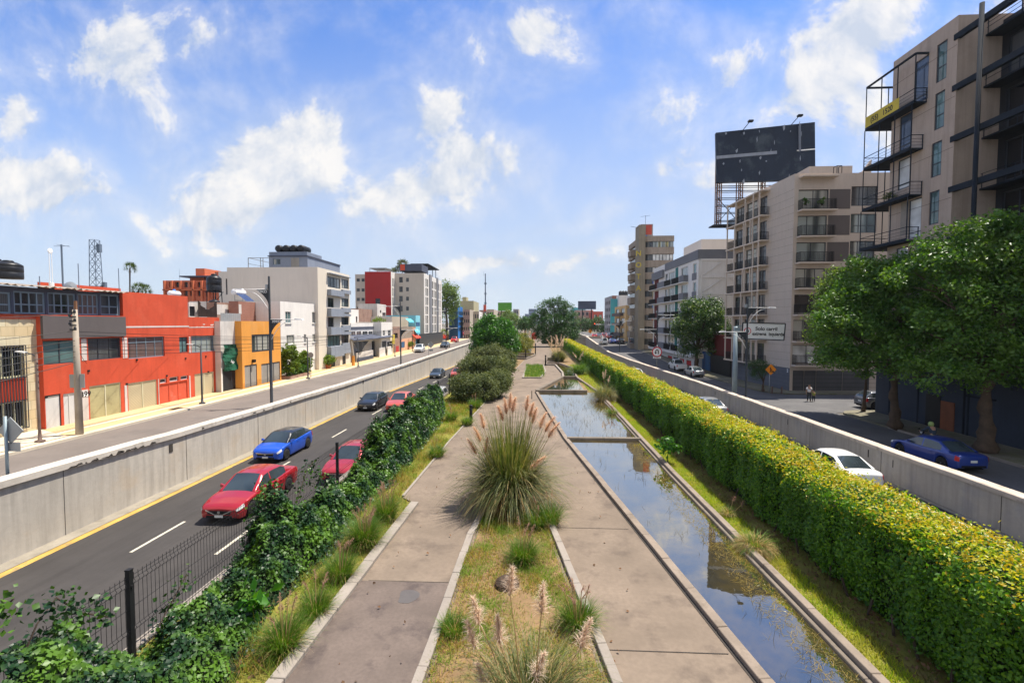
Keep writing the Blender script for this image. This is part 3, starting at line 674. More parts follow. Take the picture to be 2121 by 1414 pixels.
# ---------------------------------------------------------------- buildings
class Vol:
    """a block with a footprint (counter-clockwise), whose edges can hold real openings"""
    def __init__(s, root, foot, z0, z1, m, part='wall', emat=None, roof='roof', par=.25, ztop=None):
        s.root, s.foot, s.z0, s.z1, s.m, s.part, s.emat, s.roof, s.par = root, [Vector((x, y, 0)) for x, y in foot], z0, z1, m, part, emat or {}, roof, par
        s.h = {i: [] for i in range(len(foot))}
    def edge(s, e):
        a, b = s.foot[e], s.foot[(e+1) % len(s.foot)]; U = (b-a).normalized(); return a, U, Vector((U.y, -U.x, 0)), (b-a).length
    def uv(s, e, px, py):
        a, U, N, L = s.edge(e); d = ray(px, py); k = (a-CAM).dot(N)/d.dot(N); p = CAM+d*k; return (p-a).dot(U), p.z
    def rect(s, e, x0, y0, x1, y1):
        u0, v1 = s.uv(e, x0, y0); u1, v0 = s.uv(e, x1, y1)
        return (min(u0, u1), max(u0, u1), min(v0, v1), max(v0, v1))
    def pt(s, e, u, v, d=0):
        a, U, N, L = s.edge(e); p = a+U*u+N*d; return (p.x, p.y, v)
    def ebox(s, mb, e, u0, u1, v0, v1, d0, d1, mi=0):
        c = [s.pt(e, u, v, d) for v in (v0, v1) for u, d in ((u0, d0), (u1, d0), (u1, d1), (u0, d1))]; return mb.hexa(c, mi)
    def hole(s, e, r, depth=.16):
        L = s.edge(e)[3]; r = (max(.04, r[0]), min(L-.04, r[1]), max(s.z0+.02, r[2]), min(s.z1-.06, r[3])); s.h[e].append((*r, depth)); return r
    def win(s, e, r, nx=2, ny=1, g='g_dark', fr='frame_dark', depth=.16, bar=.06, name='window', ysplit=None, sill=None, xs=None):
        r = s.hole(e, r, depth); u0, u1, v0, v1 = r
        if u1-u0 < .1 or v1-v0 < .1: return
        f = MB(); D0, D1 = -depth+.01, -depth+.07
        s.ebox(f, e, u0, u1, v0, v0+bar, D0, D1); s.ebox(f, e, u0, u1, v1-bar, v1, D0, D1); s.ebox(f, e, u0, u0+bar, v0+bar, v1-bar, D0, D1); s.ebox(f, e, u1-bar, u1, v0+bar, v1-bar, D0, D1)
        for i in range(1, nx):
            u = lerp(u0, u1, xs[i-1] if xs else i/nx); s.ebox(f, e, u-bar*.4, u+bar*.4, v0+bar, v1-bar, D0, D1-.005)
        for i in range(1, ny):
            v = lerp(v0, v1, ysplit if ysplit else i/ny); s.ebox(f, e, u0+bar, u1-bar, v-bar*.4, v+bar*.4, D0, D1-.01)
        if sill: s.ebox(f, e, u0-.06, u1+.06, v0-.09, v0-.003, -.05, .09)
        o = f.build(name, fr, s.root); p = MB()
        p.poly([s.pt(e, u0+.01, v0+.01, D0+.02), s.pt(e, u1-.01, v0+.01, D0+.02), s.pt(e, u1-.01, v1-.01, D0+.02), s.pt(e, u0+.01, v1-.01, D0+.02)]); p.build('pane', g, o)
        return o
    def wpx(s, e, x0, y0, x1, y1, *a, **k): return s.win(e, s.rect(e, x0, y0, x1, y1), *a, **k)
    def door(s, e, r, m, leaves=1, depth=.1, name='gate', fr='frame_dark', bar=.06, handle=True):
        u0, u1, v0, v1 = s.hole(e, r, depth)
        if u1-u0 < .1: return
        b = MB(); n = leaves
        for i in range(n):
            a, c = lerp(u0, u1, i/n)+.015, lerp(u0, u1, (i+1)/n)-.015; s.ebox(b, e, a, c, v0, v1-.02, -depth-.02, -depth+.04)
        o = b.build(name, m, s.root); q = MB()
        for u in [u0]+[lerp(u0, u1, i/n) for i in range(1, n)]+[u1]: s.ebox(q, e, u-.03, u+.03, v0, v1-.02, -depth+.03, -depth+.07)
        s.ebox(q, e, u0, u1, v1-.07, v1-.012, -depth+.03, -depth+.075); q.build('frame', fr, o)
        return o
    def dpx(s, e, x0, y0, x1, y1, *a, **k): return s.door(e, s.rect(e, x0, y0, x1, y1), *a, **k)
    def panel(s, e, r, m, d=.06, name='panel', d0=-.01):
        b = MB(); s.ebox(b, e, *r, d0, d); return b.build(name, m, s.root)
    def ppx(s, e, x0, y0, x1, y1, m, d=.06, name='panel'): return s.panel(e, s.rect(e, x0, y0, x1, y1), m, d, name)
    def railing(s, e, r, d=.6, m='black', n=None, side=True, name='railing', solid=None):
        u0, u1, v0, v1 = r; b = MB(); w = .045
        def run(p, q):
            b.bar(p+Vector((0, 0, v1)), q+Vector((0, 0, v1)), .05, .04); b.bar(p+Vector((0, 0, v0+.08)), q+Vector((0, 0, v0+.08)), .03)
            k = n or max(2, int((q-p).length/.14))
            for i in range(k+1): x = p.lerp(q, i/k); b.bar(x+Vector((0, 0, v0)), x+Vector((0, 0, v1)), w*.8)
        A, B_, C_, D_ = [Vector(s.pt(e, u, 0, dd)) for u, dd in ((u0, .02), (u0, d), (u1, d), (u1, .02))]
        run(B_, C_)
        if side: run(A, B_); run(C_, D_)
        return b.build(name, m, s.root)
    def done(s):
        mats = [s.m]+[x for x in dict.fromkeys(s.emat.values())]+[s.roof]; mb = MB()
        for e in range(len(s.foot)):
            mi = mats.index(s.emat[e]) if e in s.emat else 0
            L = s.edge(e)[3]; H = s.h[e]; us = sorted({0, L, *[x for h in H for x in h[:2]]}); vs = sorted({s.z0, s.z1, *[x for h in H for x in h[2:4]]})
            for i in range(len(us)-1):
                for j in range(len(vs)-1):
                    cu, cv = (us[i]+us[i+1])/2, (vs[j]+vs[j+1])/2
                    if any(h[0] < cu < h[1] and h[2] < cv < h[3] for h in H): continue
                    mb.poly([s.pt(e, us[i], vs[j]), s.pt(e, us[i+1], vs[j]), s.pt(e, us[i+1], vs[j+1]), s.pt(e, us[i], vs[j+1])], mi)
            for u0, u1, v0, v1, d in H:
                q = [(u0, v0), (u1, v0), (u1, v1), (u0, v1)]
                for k in range(4):
                    a, b = q[k], q[(k+1) % 4]; mb.poly([s.pt(e, *a), s.pt(e, *b), s.pt(e, *b, -d), s.pt(e, *a, -d)], mi)
        n = len(s.foot); c = sum(s.foot, Vector())/n; z = s.z1
        inn = [p+(c-p).normalized()*.22 for p in s.foot]
        for i in range(n):
            j = (i+1) % n; a, b, ai, bi = s.foot[i], s.foot[j], inn[i], inn[j]
            mb.poly([(a.x, a.y, z), (b.x, b.y, z), (bi.x, bi.y, z), (ai.x, ai.y, z)]); mb.poly([(ai.x, ai.y, z), (bi.x, bi.y, z), (bi.x, bi.y, z-s.par), (ai.x, ai.y, z-s.par)])
        mb.poly([(p.x, p.y, z-s.par) for p in inn], len(mats)-1)
        return mb.build(s.part, mats, s.root, fix=False)
def LF(Xf, pxa, pxb, depth, py=700):
    """footprint on the left side, front plane x=Xf between two picture columns; edges 0 front, 1 far, 2 back, 3 near"""
    y0, y1 = gx(pxa, py, Xf).y, gx(pxb, py, Xf).y; return [(Xf, y0), (Xf, y1), (Xf-depth, y1), (Xf-depth, y0)]
def broot(name, label, foot, z0, cat='building', group=None):
    c = (sum(p[0] for p in foot)/len(foot), sum(p[1] for p in foot)/len(foot), z0); return thing(name, label, cat, c, 0, group)
def tank(x, y, z, r=.55, h=1.3, label='', m='tank_black', name='water_tank', group=None):
    t = thing(name, label, 'water tank', (x, y, z), 0, group); b = MB()
    pr = [(r*.98, 0), (r, .1), (r, h*.35), (r*.96, h*.37), (r, h*.40), (r, h*.68), (r*.96, h*.7), (r, h*.72), (r*.97, h*.8), (r*.6, h*.94), (r*.36, h*.96)]
    b.lathe(pr, (x, y, z), 18); b.build('tank', m, t, True); l = MB(); l.lathe([(r*.38, h*.955), (r*.4, h), (r*.3, h*1.05)], (x, y, z), 14); l.build('lid', m, t, True)
    return t
def antenna(x, y, z, h, label, arms=0, r=.025):
    b = MB(); b.tube([(x, y, z), (x, y, z+h)], r, 5)
    for k in range(arms):
        zz = z+h-.1-.12*k; b.bar((x-.5+.05*k, y, zz), (x+.5-.05*k, y, zz), .02)
    if arms: b.bar((x, y-.3, z+h-.05), (x, y+.5, z+h-.05), .02)
    return solo(b, 'antenna', 'mast', label, 'antenna')
# ================================================================ left side of the avenue
SZ = STL+.16
# --- stone-tiled house at the frame's edge
XA = -27.1; fa = LF(XA, -190, 86, 9); ra = broot('stone_clad_house', 'house clad in yellow stone tiles with tall barred windows and red panels', fa, SZ)
zt = gx(80, 658, XA).z; A = Vol(ra, fa, SZ-.1, zt, 'stone_tile')
rc = A.rect(0, -40, 719, 57, 884); u0, u1, v0, v1 = rc
vm1, vm2 = A.uv(0, 40, 829)[1], A.uv(0, 40, 781)[1]
A.win(0, (u0, u1, vm2, v1), 4, 1, 'g_black', 'frame_cream', .2, .09); A.win(0, (u0, u1, v0, vm1), 4, 1, 'g_black', 'frame_cream', .2, .09)
A.panel(0, (u0, u1, vm1+.02, vm2-.02), 'red_panel', .03, 'red_panel')
b = MB()
for i in range(15): u = lerp(u0, u1, i/14); A.ebox(b, 0, u-.015, u+.015, v0-.02, v1+.02, .08, .11)
for v in (v0, vm1, vm2, v1): A.ebox(b, 0, u0-.03, u1+.03, v-.025, v+.025, .06, .085)
b.build('window_bars', 'frame_dark', ra)
A.ppx(0, -200, 645, 79, 661, 'red_worn', .03, 'coping_band'); A.done()
# --- red building
XB = -26.8; f1 = LF(XB, 86.5, 257, 11); f2 = LF(XB, 257, 391, 11); f3 = LF(XB, 391, 455, 11)
rb = broot('red_building', 'bright red two-storey building with a dark grey band and ribbed cream garage doors', f1+f2+f3, SZ)
z1 = gx(257, 654.5, XB).z; z2 = gx(325, 609, XB).z; z3 = gx(422, 657, XB).z
f2[1] = (f2[1][0], f2[1][1]); B1, B2, B3 = Vol(rb, f1, SZ-.1, z1, 'red_paint'), Vol(rb, f2, SZ-.1, z2, 'red_paint'), Vol(rb, f3, SZ-.1, z3, 'red_paint')
B1.ppx(0, 83, 653.5, 257.5, 696, 'band_grey', .14, 'parapet_band')
B1.wpx(0, 88, 706, 162, 750, 2, 1, 'g_teal', 'frame_dark'); B1.ppx(0, 167.5, 701, 180, 746, 'pillar', .02, 'pillar'); B1.wpx(0, 181.5, 701, 252, 741, 3, 2, 'g_dark', 'frame_dark', ysplit=.8)
B1.ppx(0, 253.2, 699, 257, 742, 'pillar', .02, 'pillar'); B2.ppx(0, 257, 699, 264, 741, 'pillar', .02, 'pillar')
B2.wpx(0, 265, 699, 341.5, 737, 4, 2, 'g_warm', 'frame_steel', ysplit=.75); B2.wpx(0, 371, 698, 390, 729, 2, 2, 'g_teal', 'frame_dark', ysplit=.8); B3.ppx(0, 391, 697, 394.6, 731, 'pillar', .02, 'pillar')
B3.wpx(0, 395.5, 696, 453, 726, 5, 2, 'g_green', 'frame_steel', ysplit=.8)
B1.dpx(0, 90, 820, 128, 882, 'garage_white', 1); B1.dpx(0, 131, 816, 159, 876, 'garage_white', 2, fr='frame_white'); B1.ppx(0, 168, 808, 184, 871, 'pillar', .03, 'pillar')
B1.dpx(0, 185, 800, 252, 857, 'garage_olive', 2, fr='frame_cream'); B2.ppx(0, 257.2, 798, 264.4, 855, 'pillar', .03, 'pillar'); B2.dpx(0, 265, 794, 326, 844, 'garage_cream', 2, fr='frame_cream')
B2.ppx(0, 327, 785, 330, 843, 'pillar', .03, 'pillar'); B2.wpx(0, 331, 785, 346, 792, 1, 1, 'g_dark', 'frame_white'); B2.wpx(0, 351, 781.5, 370, 788, 1, 1, 'g_dark', 'frame_white'); B2.wpx(0, 374, 779, 390, 784.5, 1, 1, 'g_dark', 'frame_white')
B2.dpx(0, 331, 797, 389, 833, 'red_worn', 3, fr='red_paint'); B3.ppx(0, 391.5, 778, 395, 832, 'pillar', .03, 'pillar'); B3.dpx(0, 403, 775, 444, 815, 'garage_cream', 2, fr='frame_cream')
B2.ppx(0, 257, 675.5, 391, 677.2, 'pillar', .015, 'paint_line'); B3.ppx(0, 391, 677, 455, 677.8, 'old_white', .012, 'paint_line')
rr = random.Random(5)
for i in range(9):
    u = lerp(.8, 3.4, rr.random()); v = z3-.75+rr.uniform(-.15, .15); b = MB(); B3.ebox(b, 0, u, u+rr.uniform(.1, .35), v, v+rr.uniform(.03, .1), 0, .006); b.build('peeled_patch', 'old_white', rb)
n = MB(); B1.ebox(n, 0, *B1.rect(0, 171, 812, 181, 820), .03, .05); n.build('number_plate', 'white', rb)
for px_, py in ((95, 822), (183, 768), (283, 745), (345, 778), (384, 742), (426, 738), (431, 770), (262, 795)):
    v_ = B1 if px_ < 257 else B2 if px_ < 391 else B3; u, z = v_.uv(0, px_, py); n = MB(); v_.ebox(n, 0, u-.06, u+.06, z-.06, z+.06, 0, .05); n.build('drain_pipe', 'black', rb)
for v in (B1, B2, B3): v.done()
pl_ = B1.rect(0, 171, 812, 181, 820); put_text('house_number', '399', .42, 'black', rb, B1.pt(0, (pl_[0]+pl_[1])/2, (pl_[2]+pl_[3])/2, .052), (0, 1, 0), (0, 0, 1), .004)
# glazed gallery on its roof with a corrugated sheet roof
XG = -26.95; fg = LF(XG, -190, 250, 7); rg = broot('rooftop_gallery', 'glazed rooftop gallery with blue-grey frames under a ragged corrugated roof', fg, zt+.02)
zg0, zg1 = max(zt, z1)+.02, gx(245, 608, XG).z; G = Vol(rg, fg, zg0, zg1, 'slate_dark', par=.05)
for x0, x1, nx, gm in ((-180, -60, 4, 'g_dark'), (-57, 24, 3, 'g_dark'), (27.5, 95, 4, 'g_dark'), (98, 158, 4, 'g_dark'), (160.5, 205, 4, 'g_warm'), (207.5, 248, 2, 'g_dark')):
    y0 = lerp(601, 611, max(0, x0)/250); G.wpx(0, x0, y0, x1, lerp(651, 653, max(0, x1)/250), nx, 2, gm, 'frame_steel', .12, .08, ysplit=.42)
G.done()
b = MB(); ya, yb = fg[0][1], fg[1][1]; n = int((yb-ya)/.18); secs = []
for i in range(n):
    y = lerp(ya, yb+.1, i/(n-1)); dz = .035*math.cos(i*math.pi); e = random.uniform(-.07, .07); secs.append([(XG+.55+e, y, zg1+.05+dz+e*.5), (XG-3, y, zg1+.35+dz), (XG-7, y, zg1+.6+dz)])
b.strip(secs); b.build('sheet_roof', 'roof_sheet', rg)
b = MB(); b.box(XG-5, XG-4.8, gx(84, 600, XG-4.8).y, gx(250, 600, XG-4.8).y, zg1-.3, gx(250, 597.5, XG-4.8).z); b.build('back_parapet', 'red_paint', rg)
# rooftop things of the red building
tank(-30.0, gx(18, 570, -30).y, zg1+.62, .62, 1.0, 'big black water tank on the tin roof at the far edge, the nearer of two')
tank(-30.6, gx(-8, 570, -30.6).y, zg1+.65, .62, 1.05, 'big black water tank half cut off, behind the nearer one on the tin roof')
def gastank(x, y, z, label):
    t = thing('gas_tank', label, 'gas tank', (x, y, z)); t.scale = (.65,)*3; b = MB(); b.lathe([(.05, -.85), (.25, -.8), (.33, -.6), (.33, .6), (.25, .8), (.05, .85)], (x, y, z+.42), 14, axis='y'); b.build('tank', 'tank_white', t, True)
    b = MB(); b.lathe([(.16, .7), (.17, .86), (.1, .95)], (x, y, z), 10); b.build('valve_cap', 'tank_blue', t); b = MB(); b.box(x-.2, x+.2, y-.5, y-.4, z, z+.2); b.build('foot', 'galv', t); b = MB(); b.box(x-.2, x+.2, y+.4, y+.5, z, z+.2); b.build('foot', 'galv', t)
gastank(-28.2, gx(361, 608, -28.2).y, z2-.03, 'white gas tank with a blue cap on the red roof')
antenna(-29.5, gx(131, 600, -29.5).y, zg1+.4, gx(131, 507, -29.5).z-zg1-.4, 'tall thin dark television mast with a bent tip on the red parapet', 1, .05)
b = MB(); p = gx(107, 596, -29); b.tube([(p.x, p.y, p.z-.5), (p.x, p.y, p.z+.3)], .13, 8); b.tube([(p.x, p.y-.07, p.z+.3), (p.x, p.y-.07, p.z+2.1)], .02, 5); b.tube([(p.x, p.y+.07, p.z+.3), (p.x, p.y+.07, p.z+2.1)], .02, 5); b.lathe([(.12, -.03), (.16, 0), (.12, .03)], (p.x, p.y, p.z+2.2), 10, axis='x')
solo(b, 'vent_pipe', 'white', 'white roof vent pipe with a ring on top', 'pipe')
for px_, pt_, lab in ((164, 546, 'thin whip antenna between the mast and the lattice tower'), (247, 556, 'thin whip antenna just left of the palm'), (83, 572, 'short whip antenna near the vent pipe, nearer the mast')):
    q = gx(px_, 604, -31); antenna(q.x, q.y, q.z-1, gx(px_, pt_, -31).z-q.z+1, lab)
b = MB(); q = gx(137, 600, -30.5); b.lathe([(.02, 0), (.35, .1), (.55, .26)], (0, 0, 0), 16, axis='y'); b.v = [(x+q.x, y+q.y, z+q.z) for x, y, z in b.v]; b.tube([(q.x, q.y, q.z-1), (q.x, q.y, q.z)], .04, 6); solo(b, 'satellite_dish', 'galv', 'satellite dish peeping over the red parapet', 'dish')
# lattice tower far behind
def lattice(px_, ytop, ybot, Y, wdt, label, m='mast', taper=.7):
    a, c = gy(px_, ybot, Y), gy(px_, ytop, Y); t = thing('lattice_tower', label, 'radio tower', (a.x, a.y, a.z)); b = MB(); H = c.z-a.z; n = 9
    def cor(k, z): w2 = wdt/2*lerp(1, taper, (z-a.z)/H); return Vector((a.x+(w2 if k in (0, 1) else -w2), a.y+(w2 if k in (1, 2) else -w2), z))
    for k in range(4): b.bar(cor(k, a.z), cor(k, c.z), .1)
    b.build('leg', m, t); b = MB()
    for i in range(n):
        za, zb_ = a.z+H*i/n, a.z+H*(i+1)/n
        for k in range(4): b.bar(cor(k, za), cor((k+1) % 4, zb_), .05); b.bar(cor((k+1) % 4, za), cor(k, zb_), .05); b.bar(cor(k, zb_), cor((k+1) % 4, zb_), .05)
    b.build('bracing', m, t)
    for k, (dx, dz) in enumerate(((-.9, .25), (.9, .28), (1.1, .33), (.6, .88))): b = MB(); b.box(a.x+wdt*dx-.35, a.x+wdt*dx+.35, a.y-.3, a.y+.3, a.z+H*dz-.9, a.z+H*dz+.9); b.bar((a.x, a.y, a.z+H*dz), (a.x+wdt*dx, a.y, a.z+H*dz), .12); b.build('antenna_panel', m, t)
    return t
lattice(201, 497, 640, 95, 1.7, 'grey steel lattice radio tower rising behind the red parapet')
# --- narrow white house with a green tarpaulin
XC = -26.3; fc = LF(XC, 456.5, 500, 10); rc_ = broot('narrow_house', 'narrow old white house with a green tarpaulin over a black gate', fc, SZ)
zc = gx(478, 665, XC).z; Cc = Vol(rc_, fc, SZ-.1, zc, 'old_white'); Cc.dpx(0, 461, 765, 499, 806, 'gate_black', 2); Cc.ppx(0, 457, 762, 460.5, 815, 'white_plaster', .04, 'pillar')
Cc.ppx(0, 457, 648, 499, 665.3, 'corrugated', -.02, 'lean_to_sheet'); Cc.done()
rt_ = Cc.rect(0, 458.5, 714, 499.5, 763); b = MB(); N_ = 9; secs = []
for i in range(N_):
    secs.append([Cc.pt(0, lerp(rt_[0], rt_[1], k/8), lerp(rt_[3], rt_[2], i/(N_-1))+random.uniform(-.03, .03), .16+.10*math.sin(i*1.3+k*.8)+random.uniform(-.02, .02)) for k in range(9)])
b.strip(secs); o = solo(b, 'tarpaulin', 'green_tarp', 'green tarpaulin hung across the narrow white house', 'tarpaulin'); 
put_text('number_mark', '147', .32, 'white', o, Cc.pt(0, lerp(rt_[0], rt_[1], .35), lerp(rt_[2], rt_[3], .32), .32), (0, .8, -.5), (0, .5, .8), .004)
# roof shed and cloth behind
q = gx(420, 640, -28.5); fs = [(-28.2, gx(391.5, 640, -28.2).y), (-28.2, gx(412, 640, -28.2).y), (-31, gx(412, 640, -28.2).y), (-31, gx(391.5, 640, -28.2).y)]
rs = broot('roof_shed', 'small grey roof room with a dark doorway beside the brown cloth', fs, z3-.25, 'shed'); S = Vol(rs, fs, z3-.3, gx(395, 626, -28.2).z, 'old_white'); S.dpx(0, 392.3, 634, 404, 655, 'black', 1, name='door'); S.done()
ya, yb = gx(410, 640, -28).y, gx(449, 640, -28).y; za, zb_ = gx(430, 656, -28).z, gx(430, 630, -28).z; b = MB(); secs = []
for i in range(13):
    f = i/12; sag = .75*math.sin(f*math.pi); secs.append([(-28+.12*math.sin(i*2.1), lerp(ya, yb, f), lerp(zb_-sag+.3, za, k/5)) for k in range(6)])
b.strip(secs); solo(b, 'shade_cloth', 'brown_cloth', 'sagging dark brown cloth strung on the roof of the red building', 'cloth')
# --- orange house
XD = -25.7; fd = LF(XD, 500.5, 581, 10); rd = broot('orange_house', 'orange house with one wide window and grey metal gates', fd, SZ); zd = gx(540, 665, XD).z
D = Vol(rd, fd, SZ-.1, zd, 'orange_paint'); D.wpx(0, 521, 693, 567, 725, 4, 1, 'g_curtain', 'frame_dark', .1, .14); D.dpx(0, 506.5, 757, 533, 798, 'gate_grey', 2); D.dpx(0, 541, 754, 580.5, 786, 'gate_grey', 3)
b = MB(); D.ebox(b, 0, *D.rect(0, 516, 690, 571, 729), .0, .12); D.done()
r_ = D.rect(0, 521, 744.5, 525, 750); b = MB(); D.ebox(b, 0, *r_, .02, .25); b.build('wall_lamp', 'black', rd)
fk = [(XD-4, gx(494, 640, XD-4).y), (XD-4, gx(579, 640, XD-4).y), (XD-5, gx(579, 640, XD-4).y), (XD-5, gx(494, 640, XD-4).y)]
rk = broot('brick_parapet', 'rough red brick wall standing on the roof behind the orange front', fk, zd-.3, 'wall'); K = Vol(rk, fk, zd-1.2, gx(540, 627, XD-4).z, 'brick_red'); K.ppx(0, 494, 630, 500, 650, 'old_white', .02, 'whitewash'); K.ppx(0, 528, 653, 577, 665, 'brick_old', .05, 'low_brick'); K.done()
fk2 = [(-31, gx(449, 640, -31).y), (-31, gx(500, 640, -31).y), (-32, gx(500, 640, -31).y), (-32, gx(449, 640, -31).y)]
rk2 = broot('brick_parapet', 'patched roof wall with whitewash behind the grey lean-to sheet', fk2, z3-1, 'wall'); K2 = Vol(rk2, fk2, z3-1.2, gx(470, 627, -31).z, 'brick_old'); K2.ppx(0, 449, 630, 472, 652, 'old_white', .02, 'whitewash'); K2.done()
# solar water heater and black roof tank on a stand
q = gx(495, 628, -33); t = thing('solar_heater', 'solar water heater with a white drum on the roof behind the orange house', 'water heater', (q.x, q.y, q.z-.5)); b = MB(); b.lathe([(.3, -.9), (.33, -.85), (.33, .85), (.3, .9)], (q.x, q.y, q.z+1.2), 14, axis='y'); b.build('drum', 'tank_white', t, True)
b = MB(); b.poly([(q.x+.2, q.y-.85, q.z+1.1), (q.x+.2, q.y+.85, q.z+1.1), (q.x+1.9, q.y+.85, q.z-.2), (q.x+1.9, q.y-.85, q.z-.2)]); b.build('collector', 'solar', t); b = MB(); b.bar((q.x, q.y-.7, q.z+1.1), (q.x, q.y-.7, q.z-.5), .05); b.bar((q.x, q.y-.7, q.z+.3), (q.x, q.y+.7, q.z+.3), .05); b.bar((q.x, q.y+.7, q.z+1.1), (q.x, q.y+.7, q.z-.5), .05); b.build('frame', 'galv', t)
q = gx(444, 604, -33); tank(q.x, q.y, q.z, .68, 1.75, 'black water tank raised on a steel stand above the brown cloth')
b = MB()
for dx in (-.5, .5):
    for dy in (-.5, .5): b.bar((q.x+dx, q.y+dy, q.z-2.2), (q.x+dx*.9, q.y+dy*.9, q.z), .06)
b.bar((q.x-.5, q.y-.5, q.z-2.2), (q.x+.5, q.y+.5, q.z-.1), .05); b.bar((q.x-.5, q.y+.5, q.z-2.2), (q.x+.5, q.y-.5, q.z-.1), .05); b.box(q.x-.6, q.x+.6, q.y-.6, q.y+.6, q.z-.06, q.z-.005)
solo(b, 'tank_stand', 'steel_dark', 'steel stand carrying the black water tank', 'stand')
q = gx(444, 627, -32); tank(q.x, q.y, q.z-.4, .5, .7, 'squat black water tank low behind the brown cloth')
# --- white house with garden front
XE = -27.0; fe = LF(XE, 581.5, 661, 10); re_ = broot('white_house', 'white two-storey house with small windows and topiary in front', fe, SZ); ze = gx(620, 627, XE).z
E_ = Vol(re_, fe, SZ-.1, ze, 'white_plaster')
for rct, nx, gm in (((591, 645, 603, 669), 2, 'g_teal'), ((646.5, 646, 655, 669), 2, 'g_dark'), ((593.5, 694, 610, 711.5), 3, 'g_curtain'), ((629.5, 692, 634.5, 709.5), 2, 'g_dark'), ((647, 692, 659.5, 707.5), 3, 'g_curtain')): E_.wpx(0, *rct, nx, 1, gm, 'frame_white', .12, .06, sill=True)
E_.dpx(0, 647, 744, 660, 768, 'frame_white', 2, fr='frame_white'); E_.done()
# --- cream apartment house
XF = -26.6; ff = LF(XF, 660, 725.5, 11.5); rf = broot('cream_apartment_house', 'cream five-storey apartment house with slate panels under the windows', ff, SZ); zf_ = gx(660, 553.5, XF).z
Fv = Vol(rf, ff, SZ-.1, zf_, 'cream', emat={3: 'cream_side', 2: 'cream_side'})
y0f = ff[0][1]; fl = [(XF-9.6, y0f-.01), (XF-9.6, y0f+8), (XF-12.6, y0f+8), (XF-12.6, y0f-.01)]
for x0, x1, rows in ((678.5, 705, (('w', 572, 598.5, 'g_curtain'), ('p', 599, 615), ('v', 616, 637, 'g_dark'), ('p', 638, 656), ('v', 657, 677, 'g_warm'), ('p', 678, 692), ('w', 695, 717, 'g_teal'), ('p', 718, 736), ('d', 738, 763))),
                     (707, 722.5, (('w', 577, 599, 'g_curtain'), ('p', 599.5, 610), ('w', 617, 636, 'g_green'), ('p', 637, 647), ('p', 650, 655), ('w', 656.5, 673, 'g_dark'), ('p', 674, 684), ('p', 687, 692), ('w', 693.5, 710, 'g_warm'), ('p', 711.5, 722), ('p', 724, 730), ('d', 731, 757)))):
    for k in rows:
        if k[0] in 'wv': Fv.wpx(0, x0, k[1], x0+(x1-x0)*(.5 if k[0] == 'v' else 1), k[2], 4 if k[0] == 'w' else 2, 1, k[3], 'frame_dark', .14, .08)
        elif k[0] == 'p': Fv.ppx(0, x0-1, k[1], x1+.6, k[2], 'slate_panel', .55 if x0 < 700 else .3, 'balcony_panel')
        else: Fv.dpx(0, x0+2, k[1], x0+(x1-x0)*.6, k[2], 'gate_black', 1, name='door')
Fv.ppx(0, 677, 566, 706, 571.5, 'slate_panel', .5, 'bay_hood'); Fv.ppx(0, 706.5, 571, 723, 576, 'slate_panel', .3, 'bay_hood')
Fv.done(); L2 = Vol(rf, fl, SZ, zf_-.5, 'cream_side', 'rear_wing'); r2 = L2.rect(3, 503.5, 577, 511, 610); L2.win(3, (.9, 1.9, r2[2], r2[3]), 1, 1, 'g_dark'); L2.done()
# penthouse and rooftop tanks
yA = y0f+1.2; XP = gy(637, 540, yA).x; xl = gy(557, 540, yA).x; fp = [(XP, yA), (XP, gx(704, 560, XP).y), (xl, gx(704, 560, XP).y), (xl, yA)]
zp = gy(637, 531, yA).z; P = Vol(rf, fp, zf_-.2, zp, 'grey_blue', 'penthouse'); P.wpx(3, 565, 536, 581, 548, 2, 1, 'g_curtain', 'frame_steel'); P.ppx(3, 603, 534, 620, 553, 'gate_grey', .05, 'shutter'); P.done()
b = MB(); b.box(fp[2][0]-.1, XP+.1, yA-.12, fp[1][1]+.1, zp+.01, zp+.13); b.build('penthouse_roof', 'slate_dark', rf)
yT = yA+.3; xa, xb_ = gy(557.5, 530, yT).x, gy(636, 530, yT).x; b = MB(); b.box(xa, xb_, yT, yT+4, zp+.14, gy(600, 521.5, yT).z); b.build('tank_base', 'grey_blue', rf)
zt_ = gy(600, 521.5, yT).z+.01
for i in range(4):
    x = gy(578+15.3*i, 515, yT+.5).x; t = thing('water_tank', ['leftmost of the four black drum tanks lying on the penthouse', 'second of the four black drum tanks on the penthouse', 'third of the four black drum tanks on the penthouse', 'last of the four black drum tanks, by the red streak'][i], 'water tank', (x, yT+1.3, zt_), 0, 'drum tanks on the penthouse')
    b = MB(); b.lathe([(.1, -1.1), (.40, -1.05), (.46, -.9), (.44, -.45), (.47, -.4), (.44, 0), (.47, .05), (.44, .5), (.46, .9), (.3, 1.1)], (x, yT+1.3, zt_+.47), 16, axis='y'); b.build('drum', 'tank_black', t, True); b = MB(); b.box(x-.3, x+.3, yT+.7, yT+.8, zt_, zt_+.15); b.box(x-.3, x+.3, yT+1.8, yT+1.9, zt_, zt_+.15); b.build('cradle', 'galv', t)
b = MB()
for px_ in (514.5, 540, 545): p = gy(px_, 553, yA); b.bar((p.x, p.y, zf_), (p.x, p.y, gy(514, 534, yA).z), .07)
p, q = gy(514.5, 534, yA), gy(557, 534, yA); b.bar(p, q, .07); b.bar(p, (p.x, p.y+6, p.z), .07); b.bar(gy(514.5, 546, yA), gy(545, 552, yA), .05); solo(b, 'roof_frame', 'galv', 'thin steel frame standing open on the cream roof', 'frame')
